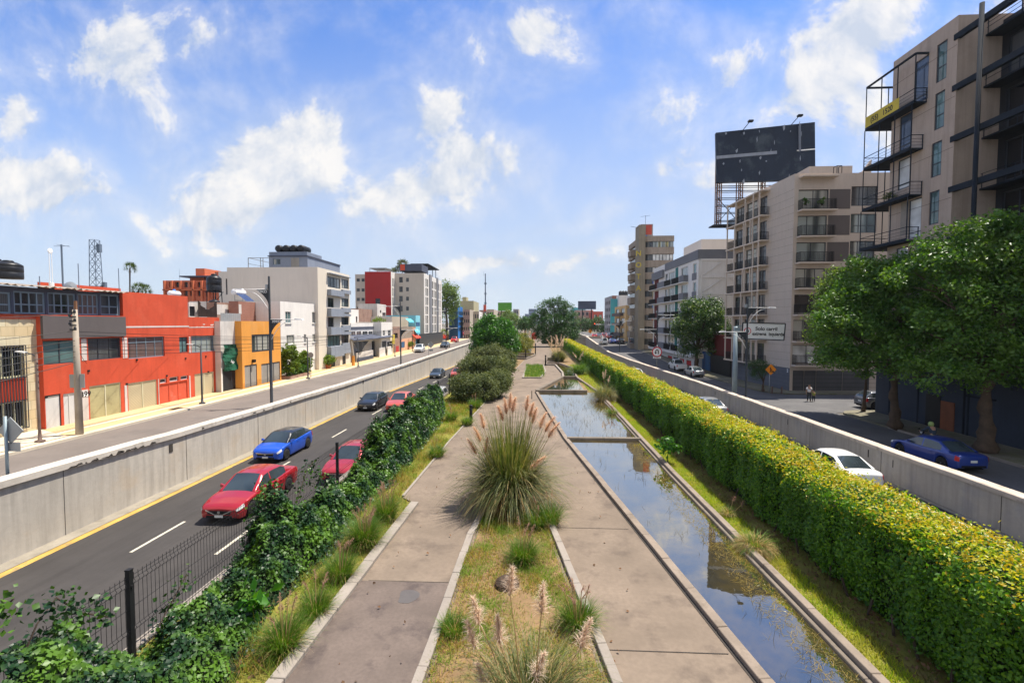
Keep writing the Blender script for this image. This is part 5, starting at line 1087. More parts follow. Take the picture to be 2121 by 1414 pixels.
# street front: plain concrete, painted base, lattice of balconies
Lf = N1.edge(0)[3]; uc = N1.uv(0, 1588, 600)[0]      # edge 0 runs from far to near corner
zb_ = N1.uv(0, 1634, 762)[1]; N1.panel(0, (0.0, Lf, GZ-.05, zb_), 'cmu_grey', .04, 'painted_base')
p2 = N1.pt(0, Lf-.35, zb_-.35, .045); put_text('number', '2', .5, 'white', rn, p2, (N1.edge(0)[1].x, N1.edge(0)[1].y, 0), (0, 0, 1), .004)
s_ = MB()
for k in range(24): zz = zb_+.9*k; s_.bar(N1.pt(0, uc, zz, .0), N1.pt(0, Lf-.02, zz, .0), .02, .014)
s_.build('board_joint', 'brown_panel', rn)
flo = [N1.uv(0, 1588, y)[1] for y in (437, 484, 519+8, 575, 612, 658, 720)]
zfl = [zb_+.1+3.12*k for k in range(8)]
for k in range(8):
    z0, z1 = zfl[k], zfl[k]+3.12
    s_ = MB(); N1.ebox(s_, 0, -.3, uc+.3, z0-.14, z0+.02, .0, 1.15); s_.build('balcony_slab', 'slab_n', rn)
    if k < 7:
        for a, c, gm in ((.4, 2.4, 'g_dark'), (3.0, 5.4, 'g_green' if k % 2 else 'g_curtain'), (6.0, uc-.3, 'g_dark')): N1.win(0, (a, c, z0+.25, z1-.55), 2, 2, gm, 'frame_dark', .2, .08, ysplit=.72)
        N1.railing(0, (-.2, uc+.1, z0+.03, z0+1.05), 1.0)
        rr = random.Random(k*3+1); s_ = MB(); us_ = [.0, 2.1+rr.uniform(-.4, .4), 4.2+rr.uniform(-.5, .5), 6.3+rr.uniform(-.4, .4), uc-.2]
        if k % 2: us_ += [us_[3]-.5, us_[2]+.45]
        for u in us_: s_ = MB(); N1.ebox(s_, 0, u-.07, u+.07, z0+.021, z1-.141, 1.0, 1.14); s_.build('lattice_post', 'slab_n', rn)
N1.ppx(0, 1501, 640, 1501.5, 650, 'slab_n', .01, 'trim') if False else None
N1.done()
b = MB(); b.box(33, 38, 57, 63, zN-.4, zN+1.6); b.build('roof_room', 'concrete_n', rn); b = MB(); pz = gy(1765, 333, 56); b.add([(36.0, 55.6, zN-.3), (39.2, 55.6, zN-.3), (39.2, 55.6, pz.z), (38.3, 55.6, zN+.5), (36.0, 55.9, zN-.3), (39.2, 55.9, zN-.3), (39.2, 55.9, pz.z), (38.3, 55.9, zN+.5)], [(0, 1, 2, 3), (7, 6, 5, 4), (0, 4, 5, 1), (1, 5, 6, 2), (2, 6, 7, 3), (3, 7, 4, 0)]); b.build('roof_fin', 'concrete_n', rn)
b = MB()
for dx in (0, .55): b.bar((35.2+dx, 55.4, zN-.4), (35.2+dx, 55.4, zN+1.1), .05); b.bar((35.2+dx, 56, zN-.4), (35.2+dx, 56, zN+1.1), .05); b.bar((35.2+dx, 55.4, zN+1.1), (35.2+dx, 56, zN+1.1), .05)
b.bar((35.2, 55.4, zN+1.1), (35.75, 55.4, zN+1.1), .05); b.build('roof_ladder', 'steel_dark', rn)
# white strip building glimpsed between the tower and the block
simple('white_building', 'sliver of a white building between the beige block and the concrete tower', [(47.2, 70), (47.2, 62), (60, 62), (60, 70)], GZ, 23, 'o_white')
# --- big black billboard on its truss
t = thing('billboard', 'huge weathered black billboard on a rusty truss above the beige block', 'billboard', (34, 70, 20)); YB = 70.5
P_ = [gy(1483, 275, YB+.9), gy(1688, 253, YB-.4), gy(1689, 372, YB-.4), gy(1485, 378, YB+.9)]; dd = Vector((.07, .6, 0)); b = MB(); b.hexa([P_[3], P_[2], P_[2]+dd, P_[3]+dd, P_[0], P_[1], P_[1]+dd, P_[0]+dd]); b.build('panel', 'board_black', t)
b = MB(); nd_ = Vector((-.03, -.05, 0))
pa, pb = P_[0].lerp(P_[3], .5)+nd_, P_[1].lerp(P_[2], .47)+nd_; b.bar(pa, pa.lerp(pb, .62), .03, .45, 0); b.bar(pa.lerp(pb, .82), pb, .03, .16, 1); u_ = (P_[1]-P_[0])
for f, g0, g1 in ((.84, .04, .5),): q0 = P_[0].lerp(P_[1], f)+nd_; q1 = P_[3].lerp(P_[2], f)+nd_; b.bar(q0.lerp(q1, g0), q0.lerp(q1, g1), 1.0, .03, 0, (1, 0, 0))
b.build('torn_strip', ['slate_panel', 'white'], t); rr = random.Random(11)
for i in range(22):
    f, g0 = rr.random(), rr.random(); q = P_[0].lerp(P_[1], f).lerp(P_[3].lerp(P_[2], f), g0)+nd_*.6; s1, s2 = rr.uniform(.04, .2), rr.uniform(.1, .5); b = MB(); b.poly([q+Vector((-s1, 0, rr.uniform(0, s2)*.3)), q+Vector((-s1*.2, 0, -s2)), q+Vector((s1*.8, 0, -s2*.3)), q+Vector((s1*rr.random(), 0, s2))], 1 if rr.random() < .07 else 0); b.build('torn_paper', ['slate_panel', 'white'], t)
b = MB(); zb0 = gy(1490, 468, YB+1.5).z; zt1 = P_[0].z-1
for px_ in (1490, 1534, 1580):
    x = gy(px_, 430, YB+1.5).x
    for dx, dy in ((-.3, 0), (.3, 0), (-.3, .8), (.3, .8)): b.bar((x+dx, YB+1.6+dy, zb0 if px_ < 1500 else 0), (x+dx, YB+1.6+dy, zt1), .12)
    for k in range(14):
        z = zb0+k*.62; b.bar((x-.3, YB+1.6, z), (x+.3, YB+1.6, z+.62), .06); b.bar((x+.3, YB+1.6, z), (x-.3, YB+1.6, z+.62), .06)
b.build('truss_leg', 'rust', t); b = MB(); x0, x1 = gy(1485, 430, YB+1.5).x, gy(1640, 430, YB+1.5).x
for z in (P_[3].z-.4, P_[3].z-1.1, P_[3].z-2.2, P_[3].z-3.3, P_[3].z-4.4, zb0+.8, zb0+.2): b.bar((x0, YB+1.5, z), (x1, YB+1.5, z), .1); b.bar((x0, YB+2.4, z), (x1, YB+2.4, z), .08)
xm = gy(1534, 430, YB+1.5).x; b.bar((x0, YB+1.6, zb0+.3), (xm, YB+1.6, P_[3].z-2), .08); b.bar((x0, YB+1.6, P_[3].z-2), (xm, YB+1.6, zb0+.3), .08); b.bar((x0-.3, YB+1, zb0), (x0-.3, YB+1, P_[0].z-1.5), .07); b.box(x0-.8, xm, YB+.6, YB+2.6, zb0-.1, zb0+.05); b.build('truss_brace', 'steel_dark', t)
for px_ in (1536, 1636):
    p = gy(px_, lerp(270, 259, (px_-1536)/100), YB); b = MB(); b.bar((p.x, p.y+.4, p.z-.3), (p.x+.6, p.y-1.2, p.z+.7), .07); b.box(p.x+.35, p.x+1.0, p.y-1.6, p.y-1.1, p.z+.62, p.z+.85); b.build('floodlight', 'black', t)
# --- white and grey apartment building
YO = 79.0; xo0 = gy(1446, 600, YO).x; zO = gy(1446, 517, YO).z; zOb = gy(1446, 536, YO).z; zg0 = -1.5
fo = [(27.7, 107), (xo0, YO), (46, YO), (46, 107)]; rO = broot('grey_topped_apartments', 'white apartment building with grey balcony panels and a dark grey top band', fo, zg0); O1 = Vol(rO, fo, zg0, zO, 'o_white', par=.4); LO = O1.edge(0)[3]
O1.panel(1, (.0, 17, zOb, zO+.02), 'o_grey', .12, 'top_band'); O1.panel(0, (LO*.32, LO, zOb, zO+.02), 'o_grey', .12, 'top_band'); O1.panel(0, (0, LO*.3, zOb-1.2, zO-1.1), 'o_grey', .5, 'top_band')
fh_ = (zOb-1.5)/5.0
for k in range(5):
    zt2 = zOb-.35-fh_*k; zb2 = zt2-fh_+.5
    def uu(px_): return O1.uv(0, px_, 620)[0]
    for a, c, nx, gm in ((1434.5, 1441.5, 1, 'g_teal'), (1410, 1424, 3, 'g_green'), (1384, 1397, 3, 'g_green'), (1377, 1382, 1, 'g_dark')): O1.win(0, (min(uu(a), uu(c)), max(uu(a), uu(c)), zb2, zt2-.2), nx, 1, gm, 'frame_white', .18, .1)
    for a, c in ((1415.5, 1424.5), (1369, 1384), (1433, 1442)): O1.panel(0, (uu(c) if uu(c) < uu(a) else uu(a), max(uu(a), uu(c)), zb2-.35, zb2+.85), 'o_grey', .85 if a != 1433 else .06, 'balcony_panel')
    s_ = MB()
    for a, c in ((1399, 1425), (1368, 1399)): O1.ebox(s_, 0, min(uu(a), uu(c)), max(uu(a), uu(c)), zb2-.5, zb2-.36, 0, 1.0)
    s_.build('balcony_slab', 'o_white', rO)
    O1.railing(0, (min(uu(1384.5), uu(1397)), max(uu(1384.5), uu(1397)), zb2-.34, zb2+.75), .9)
    O1.railing(0, (min(uu(1400), uu(1415)), max(uu(1400), uu(1415)), zb2-.34, zb2+.75), .9)
    O1.panel(0, (min(uu(1399), uu(1404)), max(uu(1399), uu(1404)), zb2-.35, zt2+.2), 'o_green', .08, 'green_panel')
    O1.panel(0, (min(uu(1356), uu(1364)), max(uu(1356), uu(1364)), zb2-.3, zt2-.2), 'maroon', .05, 'red_panel')
    s_ = MB(); O1.ebox(s_, 0, min(uu(1352), uu(1366)), max(uu(1352), uu(1366)), zb2-.5, zb2-.38, 0, 1.0); s_.build('balcony_slab', 'o_white', rO); O1.railing(0, (min(uu(1353), uu(1366)), max(uu(1353), uu(1366)), zb2-.37, zb2+.7), .95)
zz5 = zOb-.35-fh_*5; s_ = MB()
O1.ebox(s_, 0, 0, LO, zz5-.4, zz5+.1, .0, 1.0); s_.build('first_floor_ledge', 'o_white', rO)
for a, c, m, w2 in ((1360, 1372, 'o_grey', 1), (1384.5, 1393.5, 'red_gate', 1), (1396, 1406, 'o_grey', 1), (1409.5, 1419, 'red_gate', 1), (1423, 1434, 'red_gate', 1)): ug = sorted((uu(a), uu(c))); O1.door(0, (ug[0], ug[1], zg0+.2, lerp(zg0, zz5, .55)), m, 1, .15, 'garage_door', 'o_grey')
s_ = MB()
for u0, v0, u1, v1 in ((.3, 2, .3, 99), (4.6, 2, 4.6, 99), (9.2, 2, 9.2, 99)): O1.ebox(s_, 1, u0, u0+.35, v0, zOb, 0, .12)
for k in range(6): O1.ebox(s_, 1, .3, 12, zOb-.35-2.85*k, zOb-2.85*k, .001, .115)
s_.build('frame_rib', 'o_white', rO); s_ = MB()
for k in range(4):
    z = zOb-2.85*(k+1); s_.bar(O1.pt(1, .7, z+.1, .06), O1.pt(1, 3.9, z+2.3, .06), .16, .1); s_.bar(O1.pt(1, 5.4, z+2.3, .06), O1.pt(1, 8.8, z+.1, .06), .16, .1)
s_.build('brace_rib', 'o_white', rO); O1.done()
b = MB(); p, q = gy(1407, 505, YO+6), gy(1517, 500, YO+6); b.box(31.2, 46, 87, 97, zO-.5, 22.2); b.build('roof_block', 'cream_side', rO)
# mural wall and dark gap beside it
b = MB(); p, q = gx(1446, 745, 28.9), gx(1472, 755, 28.9); b.box(28.8, 29.1, q.y, p.y, -1.4, gx(1460, 728, 28.9).z); o = solo(b, 'mural_wall', 'mural_blue', 'blue painted mural wall behind the street tree', 'wall')
b = MB(); b.box(29.3, 29.6, 68.2, 78, -1.4, 4.6); b.box(29.2, 29.65, 68.2, 78, 4.6, 4.75); solo(b, 'red_wall', 'maroon', 'dark red wall set back between mural and beige block', 'wall')
b = MB(); b.box(28.6, 28.75, 67.4, gx(1472, 755, 28.7).y-.2, -1.4, 1.6); solo(b, 'dark_gate', 'black', 'black gate beside the grey painted base of the beige block', 'gate')
# --- brown rounded building
YP = 112.0; xA = gy(1331, 600, YP).x; xB = gy(1395, 600, YP).x; zP = gy(1390, 488, YP).z; zP0 = .2
rc_ = [(xA-.6+2.6*(1-math.sin(a)), YP+2.6*(1-math.cos(a))) for a in np.linspace(math.pi/2, 0, 6)]
fp_ = [(xA-.6, YP+14)]+rc_+[(xB, YP), (xB, YP+14)]; rp = broot('brown_office_block', 'abandoned brown rounded office block with graffiti windows and vertical letters', fp_, zP0)
core = MB(); ins = [(x+(.35 if x < xB-1 else -.3), y+(.35 if y < YP+8 else -.3)) for x, y in fp_]; core.prism(ins, zP0, zP-.3); core.build('glass_core', 'g_dark', rp)
yb_px = [(488, 499.5), (511.5, 526), (539, 553), (563.5, 577.5), (588, 602), (614.5, 627), (638, 652), (663, 676), (688, 701.5), (714, 726)]
for a, c in yb_px:
    b = MB(); b.prism(fp_, gy(1370, c, YP).z, gy(1370, a, YP).z); b.build('spandrel', 'p_brown', rp)
b = MB(); b.prism(fp_, zP0-.3, gy(1370, 741, YP).z+1.2); b.build('base', 'p_brown', rp)
gls = ['g_yellow', 'g_blank', 'g_blank', 'g_paint_blue', 'g_paint_grey', 'g_paint_pink', 'g_paint_orange', 'g_paint_grey', 'g_dark']
for k in range(9):
    z1_, z0_ = gy(1370, yb_px[k][1], YP).z-.02, gy(1370, yb_px[k+1][0], YP).z+.02; f = MB(); xs0 = xA+2.3
    for i in range(7): x = lerp(xs0, xB-.2, i/6); f.box(x-.06, x+.06, YP+.12, YP+.24, z0_, z1_)
    f.box(xs0, xB-.2, YP+.13, YP+.23, z1_-.08, z1_-.001)
    o = f.build('window', 'frame_dark', rp); p = MB(); p.poly([(xs0, YP+.2, z0_), (xB-.2, YP+.2, z0_), (xB-.2, YP+.2, z1_), (xs0, YP+.2, z1_)]); p.build('pane', gls[k], o)
b = MB(); xc0, xc1 = gy(1319.5, 600, YP+1.5).x, gy(1331, 600, YP+1.5).x; zt3 = gy(1330, 468, YP+1.5).z; b.box(xc0, xc1+.2, YP-.02, YP+4, zP0-.3, zt3); b.build('corner_pier', 'p_col', rp)
b = MB(); b.box(xc1-.6, xc1+2.2, YP+1, YP+5, zP-.4, gy(1345, 465, YP+1.5).z); b.build('lift_tower', 'grey_far', rp); b = MB(); p_, q_ = gy(1338, 466, YP+.98), gy(1350, 486, YP+.98); b.box(p_.x, q_.x, YP+.93, YP+.985, q_.z, p_.z); b.build('graffiti', 'red_far', rp); b = MB(); p_, q_ = gy(1327, 487, YP+.98), gy(1340, 496, YP+.98); b.box(p_.x, q_.x, YP+.93, YP+.987, q_.z, p_.z); b.build('graffiti', 'tank_blue', rp)
for k, ch in enumerate('NOTA'): p = gy(1322.5+0*k, 525+24.0*k, YP-.05); put_text('letter', ch, 1.7, 'banner_yellow', rp, (p.x, YP-.06, p.z), (1, 0, 0), (0, 0, 1), .06)
for k in range(9):
    z0_ = gy(1370, yb_px[k+1][0]+.5, YP).z; x0_ = gx(1308, 600, xA-.6).y; b = MB(); xw = xA-.6; b.box(xw-1.35, xw+.02, YP+4.5, YP+8.2, z0_-1.35, z0_+.15); b.box(xw-1.2, xw+.02, YP+4.7, YP+8, z0_+.15, z0_+.2, 0); b.build('balcony_box', 'p_brown', rp)
b = MB(); p_, q_ = gy(1330.5, 741, YP-.5), gy(1352.5, 741, YP-.5); b.box(p_.x, q_.x, YP-.06, YP-.01, zP0-.2, gy(1340, 723, YP).z); b.build('garage_opening', 'black', rp)
b = MB(); p_ = gy(1337, 466, YP+2); b.bar(p_, (p_.x, p_.y, p_.z+2.3), .06); b.bar((p_.x-1.2, p_.y, p_.z+2.0), (p_.x+1.1, p_.y, p_.z+2.3), .05); b.bar((xc0, YP+1, zt3-.5), (xc0-1.8, YP+1, zt3-.2), .06); b.build('roof_aerial', 'steel_dark', rp)
# far right row
def rfar(name, label, X, px0, px1, ytop, dep, m, z0=1.8, wins=3, cols=3, g='g_dark', em=None):
    f = [(X, gx(px0, 690, X).y), (X, gx(px1, 690, X).y), (X+dep, gx(px1, 690, X).y), (X+dep, gx(px0, 690, X).y)]
    f = [(X, max(f[0][1], f[1][1])), (X, min(f[0][1], f[1][1])), (X+dep, min(f[0][1], f[1][1])), (X+dep, max(f[0][1], f[1][1]))]
    r = broot(name, label, f, z0); z1 = gx(px1, ytop, X).z if px1 > px0 else gx(px0, ytop, X).z; v = Vol(r, f, z0-1.5, z1, m, emat=em)
    L = v.edge(0)[3]
    for i in range(cols):
        for j in range(wins): u = L*(i+.5)/cols; zz = lerp(z0+1, z1, (j+.45)/wins); v.win(0, (u-L/cols*.28, u+L/cols*.28, zz-(z1-z0)/wins*.22, zz+(z1-z0)/wins*.25), 2, 1, g, 'frame_dark', .2, .1)
    return r, v
r, v = rfar('white_strip_building', 'narrow white building between the brown block and the yellow house', 28.2, 1311, 1297, 610, 10, 'o_white', wins=5, cols=1, em={1: 'o_white'}); v.done()
r, v = rfar('yellow_apartments', 'yellow ochre apartment house with brown balconies in the far right row', 27.4, 1296, 1273, 632, 14, 'yellow_far', wins=3, cols=2, g='g_green', em={1: 'yellow_far'})
for j in range(3): z = lerp(2.6, v.z1, (j+.3)/3); v.panel(0, (1, v.edge(0)[3]*.8, z-.9, z), 'brown_panel', 1.2, 'balcony'); 
for j in range(3): z = lerp(2.6, v.z1, (j+.3)/3); v.panel(1, (1.2, 7.5, z-.9, z), 'brown_panel', 1.0, 'balcony'); v.win(1, (2, 7, z+.1, z+1.6), 2, 1, 'g_green', 'frame_dark', .2, .1)
v.done(); q = gx(1300, 604, 31)
for i, px_ in enumerate((1285.5, 1291, 1296.5)): p = gy(px_, 612, 172); tank(p.x, p.y, p.z, .75, 1.7, ['leftmost of three black roof tanks in the far right row', 'middle of three black roof tanks in the far right row', 'rightmost of three black roof tanks in the far right row'][i], group='roof tanks in the far right row')
b = MB(); p, q = gy(1283, 609, 170), gy(1301, 620, 170); b.box(p.x, q.x, 170, 176, q.z-3, gy(1290, 611.5, 170).z); solo(b, 'tank_house', 'o_white', 'white roof house carrying three black tanks', 'roof room')
r, v = farbox('brick_house', 'unplastered brick upper house behind the yellow apartments', 1268, 1297, 612, 192, 20, 'brick_red', 3, 3, side='grey_far'); r, v = rfar('grey_green_building', 'thin grey green building in the far right row', 29, 1264, 1253, 619, 12, 'grey_far', wins=5, cols=3, em={1: 'teal_far'}); v.done()
farbox('red_house', 'bright red house with one window below the slate billboard', 1228, 1249, 645, 300, 20, 'red_far', 2, 2, g='g_curtain'); farbox('pink_house', 'dull pink house under the slate billboard', 1195, 1229, 642, 320, 20, 'pink_far', 3, 4); farbox('teal_house', 'teal house with faded graffiti left of the slate billboard', 1187, 1213, 637, 340, 15, 'teal_far', 3, 2)
farbox('low_house', 'low hazy house glimpsed left of the far trees', 1178, 1196, 655, 420, 20, 'beige_far', 2, 4); farbox('low_house', 'low hazy houses beyond the end of the path', 1062, 1104, 659, 520, 30, 'pink_far', 2, 8)
# ================================================================ vehicles
def paint(name, c, metal=.25, rough=.28, coat=.8):
    m, t, b = principled(name); b.inputs['Metallic'].default_value = metal; b.inputs['Roughness'].default_value = rough; b.inputs['Coat Weight'].default_value = coat; b.inputs['Coat Roughness'].default_value = .05
    f = noise(t, posn(t), 1.5, 3, .5); t.links.new(mixc(t, f, sc3(c, .88), sc3(c, 1.1)), b.inputs['Base Color']); return name
paint('p_red', (.36, .012, .018)); paint('p_blue', (.010, .085, .52)); paint('p_white', (.72, .72, .70), 0); paint('p_black', (.012, .014, .017)); paint('p_darkgrey', (.035, .05, .065)); paint('p_silver', (.42, .43, .44), .5)
paint('p_navy', (.02, .05, .26)); paint('p_coral', (.52, .085, .05)); paint('p_brightred', (.60, .02, .02), 0); paint('p_pink', (.45, .03, .045)); paint('p_grey', (.13, .14, .16), .4); paint('p_paleblue', (.40, .46, .5), .2)
glass('car_glass', (.035, .048, .055), rough=.02); M['car_glass'].node_tree.nodes['Principled BSDF'].inputs['Specular IOR Level'].default_value = .8
mat('tyre', (.018, .018, .018), .9, .2, 3); mat('rim', (.5, .5, .5), .3, .1, 3, metal=.8); mat('lamp_clear', (.62, .63, .62), .15, .1, 8, spec=.7); mat('lamp_red', (.45, .008, .012), .2, .1, 5, spec=.6); mat('chrome', (.6, .6, .6), .15, .05, 2, metal=.9); mat('plate', (.7, .7, .66), .5, .05, 3); mat('underbody', (.008, .008, .008), .95)
KIND = {
 'sedan': dict(L=4.62, W=1.78, H=1.47, hood=[(0, .60), (.015, .67), (.05, .74), (.14, .84), (.27, .93), (.5, .93), (.72, .97), (.84, 1.01), (.95, 1.0), (.99, .94), (1, .86)], green=[(.25, 0), (.42, .93), (.50, 1), (.60, .99), (.71, .90), (.875, 0)], ws=(.25, .42), rw=(.71, .875), doors=((.31, .50), (.51, .68)), wh=(.185, .795), r=.32),
 'hatch': dict(L=4.05, W=1.76, H=1.46, hood=[(0, .62), (.015, .70), (.05, .78), (.14, .87), (.26, .95), (.5, .95), (.8, 1.0), (.95, 1.03), (.985, .98), (1, .85)], green=[(.24, 0), (.42, .93), (.50, 1), (.62, .97), (.79, .86), (.965, .05), (.968, 0)], ws=(.24, .42), rw=(.79, .965), doors=((.31, .53), (.54, .73)), wh=(.185, .815), r=.32),
 'suv': dict(L=4.4, W=1.83, H=1.64, hood=[(0, .70), (.015, .80), (.05, .9), (.14, .98), (.26, 1.06), (.5, 1.06), (.8, 1.1), (.95, 1.12), (.985, 1.06), (1, .9)], green=[(.24, 0), (.40, .93), (.48, 1), (.70, .98), (.86, .92), (.975, .05), (.977, 0)], ws=(.24, .40), rw=(.86, .975), doors=((.30, .51), (.52, .72)), wh=(.185, .81), r=.36),
 'pickup': dict(L=5.2, W=1.85, H=1.78, hood=[(0, .80), (.012, .9), (.04, 1.0), (.12, 1.06), (.25, 1.12), (.5, 1.12), (.62, 1.12), (.9, 1.12), (.985, 1.1), (1, 1.0)], green=[(.24, 0), (.37, .95), (.43, 1), (.52, 1), (.585, .95), (.615, 0)], ws=(.24, .37), rw=(.585, .615), doors=((.28, .44), (.45, .58)), wh=(.165, .77), r=.39),
 'van': dict(L=4.6, W=1.8, H=1.9, hood=[(0, .75), (.015, .85), (.05, .95), (.12, 1.05), (.18, 1.1), (.5, 1.1), (.9, 1.12), (.99, 1.1), (1, .9)], green=[(.16, 0), (.30, .93), (.36, 1), (.8, 1), (.95, .97), (.99, .05), (.992, 0)], ws=(.16, .30), rw=(.95, .99), doors=((.24, .42), (.43, .65)), wh=(.17, .8), r=.33)}
def car(kind, m, name, label, loc, head, group=None, simple=False, roofm=None, scale=1, cat='car', grille='black', rimm='rim'):
    """head: direction of travel as an angle of +y (0 = away from the camera)"""
    K = KIND[kind]; L, W, H = K['L'], K['W'], K['H']; rt = thing(name, label, cat, (0, 0, 0), 0, group)
    wc = [L/2-w*L for w in K['wh']]; rw, gc = K['r'], .19
    N_ = 34 if simple else 76; ts = sorted(set([i/N_ for i in range(N_+1)]+[.006, .015, .985, .994]))
    X = lambda t_: L/2-t_*L
    def wid(t_): return W/2*prof([(0, .76), (.008, .84), (.03, .92), (.09, .975), (.2, 1), (.8, 1), (.93, .975), (.985, .92), (.995, .86), (1, .80)], t_)
    def sill(t_):
        z = prof([(0, .30), (.02, .21), (.08, gc), (.92, gc+.02), (.98, .26), (1, .34)], t_)
        for c in wc:
            d = abs(X(t_)-c); R_ = rw+.055
            if d < R_: z = max(z, rw+math.sqrt(R_*R_-d*d))
        return z
    FR = (0, .14, .42, .58, .72, .86, .95)
    YF = (.96, .985, 1.0, 1.0, .99, .97, .94)
    def sec(t_, off=0):
        w_, zb, zt = wid(t_), sill(t_), prof(K['hood'], t_); zlow = min(zb, zt-.1)
        S = [(w_*.6, zlow)]+[(w_*y+off, lerp(zlow, zt, f)) for f, y in zip(FR, YF)]+[(w_*.86+off*.7, zt-.005+off*.5), (w_*.45, zt+.02+off), (0, zt+.028+off)]
        return S
    b = MB(); b.strip([[(X(t_), -y, z) for y, z in sec(t_)]+[(X(t_), y, z) for y, z in sec(t_)[::-1][1:]] for t_ in ts])
    for t_ in (0, 1): s_ = sec(t_); b.poly([(X(t_), -y, z) for y, z in s_]+[(X(t_), y, z) for y, z in s_[::-1][1:]])
    b.build('body', m, rt, True); body = rt.children[-1]
    try: body.data.set_sharp_from_angle(angle=R(38))
    except Exception: pass
    u = MB(); u.box(-L*.47, L*.46, -W*.36, W*.36, .2, .62); u.box(wc[1]-.5, wc[1]+.5, -W*.36, W*.36, .3, .86); u.box(wc[0]-.45, wc[0]+.45, -W*.36, W*.36, .3, .70); u.build('underbody', 'underbody', rt)
    # greenhouse
    zh = lambda t_: prof(K['hood'], t_)+.01; hm = H
    def gsec(t_):
        zb, f = zh(t_), prof(K['green'], t_); zr = lerp(zb, hm, f); wb = wid(t_)*.90; wt = lerp(wb, wb*.80, f)
        return [(wb, zb-.04), (lerp(wb, wt, .86), lerp(zb-.01, zr, .82)), (wt*.94, zr-.035*f), (wt*.82, zr-.006*f), (wt*.4, zr+.018*f), (0, zr+.024*f)]
    g0, g1 = K['green'][0][0], K['green'][-1][0]; gt = sorted(set([lerp(g0, g1, i/(14 if simple else 40)) for i in range((14 if simple else 40)+1)]+[K['ws'][1], K['rw'][0], .53 if kind != 'pickup' else .45]))
    rfm, sw, ws, rwn = MB(), {(i, s): MB() for i in (0, 1) for s in (-1, 1)}, MB(), MB(); bp = K['doors'][0][1]+.005
    for t0, t1 in zip(gt, gt[1:]):
        A_, B_ = gsec(t0), gsec(t1); tm = (t0+t1)/2
        for sgn in (-1, 1):
            for k in range(5):
                q = [(X(t0), sgn*A_[k][0], A_[k][1]), (X(t1), sgn*B_[k][0], B_[k][1]), (X(t1), sgn*B_[k+1][0], B_[k+1][1]), (X(t0), sgn*A_[k+1][0], A_[k+1][1])]
                rear = K['rw'][0]+(.35 if kind in ('sedan',) else -.01 if kind == 'pickup' else .02)*(K['rw'][1]-K['rw'][0])
                if k == 0 and K['ws'][0]+.07 < tm < rear and abs(tm-bp) > .012: sw[(0 if tm < bp else 1, sgn)].poly(q)
                elif k >= 3 and tm < K['ws'][1]: ws.poly(q)
                elif k >= 3 and tm > K['rw'][0]+.004: rwn.poly(q)
                else: rfm.poly(q)
    rfm.build('roof', roofm or m, rt, True)
    for q, n_ in ((ws, 'windshield'), (rwn, 'rear_window'), *[(x, 'side_window') for x in sw.values()]):
        if q.f: q.build(n_, 'car_glass', rt, True)
    def patch(t0, t1, k0, k1, off, n_, mm, sgn, parent=rt, n=8):
        s_ = MB(); s_.strip([[(X(lerp(t0, t1, i/n))+(off if t1 < .12 else -off if t0 > .9 else 0), sgn*y, z) for y, z in sec(lerp(t0, t1, i/n), off)[k0:k1+1]] for i in range(n+1)]); return s_.build(n_, mm, parent, True)
    for sgn in (-1, 1):
        patch(.004, .075, 5, 7, .012, 'headlight', 'lamp_clear', sgn); patch(.955, .996, 4, 7, .012, 'taillight', 'lamp_red', sgn)
        if not simple:
            for a_, c_ in K['doors']:
                d_ = patch(a_+.006, c_-.006, 2, 7, .008, 'door', m, sgn, n=10); h_ = MB(); xm = X(c_-.035); h_.box(xm-.07, xm+.09, sgn*(wid(.5)+.012)-.012, sgn*(wid(.5)+.012)+.012, zh(.5)-.16, zh(.5)-.125); h_.build('handle', m, d_)
            q = MB(); xm, zm = X(K['ws'][0]+.085), zh(.3); q.hexa([(xm-.05, sgn*(W/2-.07), zm), (xm+.08, sgn*(W/2-.07), zm), (xm+.03, sgn*(W/2+.13), zm+.02), (xm-.07, sgn*(W/2+.13), zm+.02), (xm-.05, sgn*(W/2-.07), zm+.1), (xm+.06, sgn*(W/2-.07), zm+.1), (xm+.0, sgn*(W/2+.13), zm+.15), (xm-.07, sgn*(W/2+.13), zm+.15)]); q.build('mirror', m, rt, bevel=.015)
    zn = prof(K['hood'], 0); q = MB(); q.box(L/2-.05, L/2+.012, -W*.27, W*.27, zn-.20, zn-.05); g_ = q.build('grille', grille, rt, bevel=.01)
    if not simple:
        q = MB(); V_ = .2 if m == 'p_red' else .06; q.bar((L/2+.015, -W*.3, zn-.03), (L/2+.02, -W*.09, zn-V_), .03, .035); q.bar((L/2+.015, W*.3, zn-.03), (L/2+.02, W*.09, zn-V_), .03, .035); q.bar((L/2+.02, -W*.09, zn-V_), (L/2+.02, W*.09, zn-V_), .03, .035); q.lathe([(.055, -.01), (.055, .012)], (L/2+.016, 0, zn-.11), 12, axis='x'); q.build('trim', 'chrome', g_)
        q = MB(); q.box(L/2-.06, L/2+.008, -W*.3, W*.3, .26, .36); q.build('air_intake', 'black', rt)
    q = MB(); q.box(L/2, L/2+.022, -.17, .17, zn-.32, zn-.22); q.build('licence_plate', 'plate', rt); q = MB(); zr_ = prof(K['hood'], 1); q.box(-L/2-.018, -L/2+.01, -.17, .17, zr_-.26, zr_-.14); q.build('licence_plate', 'plate', rt)
    q = MB(); q.box(-L/2-.012, -L/2+.02, -W*.36, W*.36, .34, .44); q.build('bumper_insert', 'black', rt)
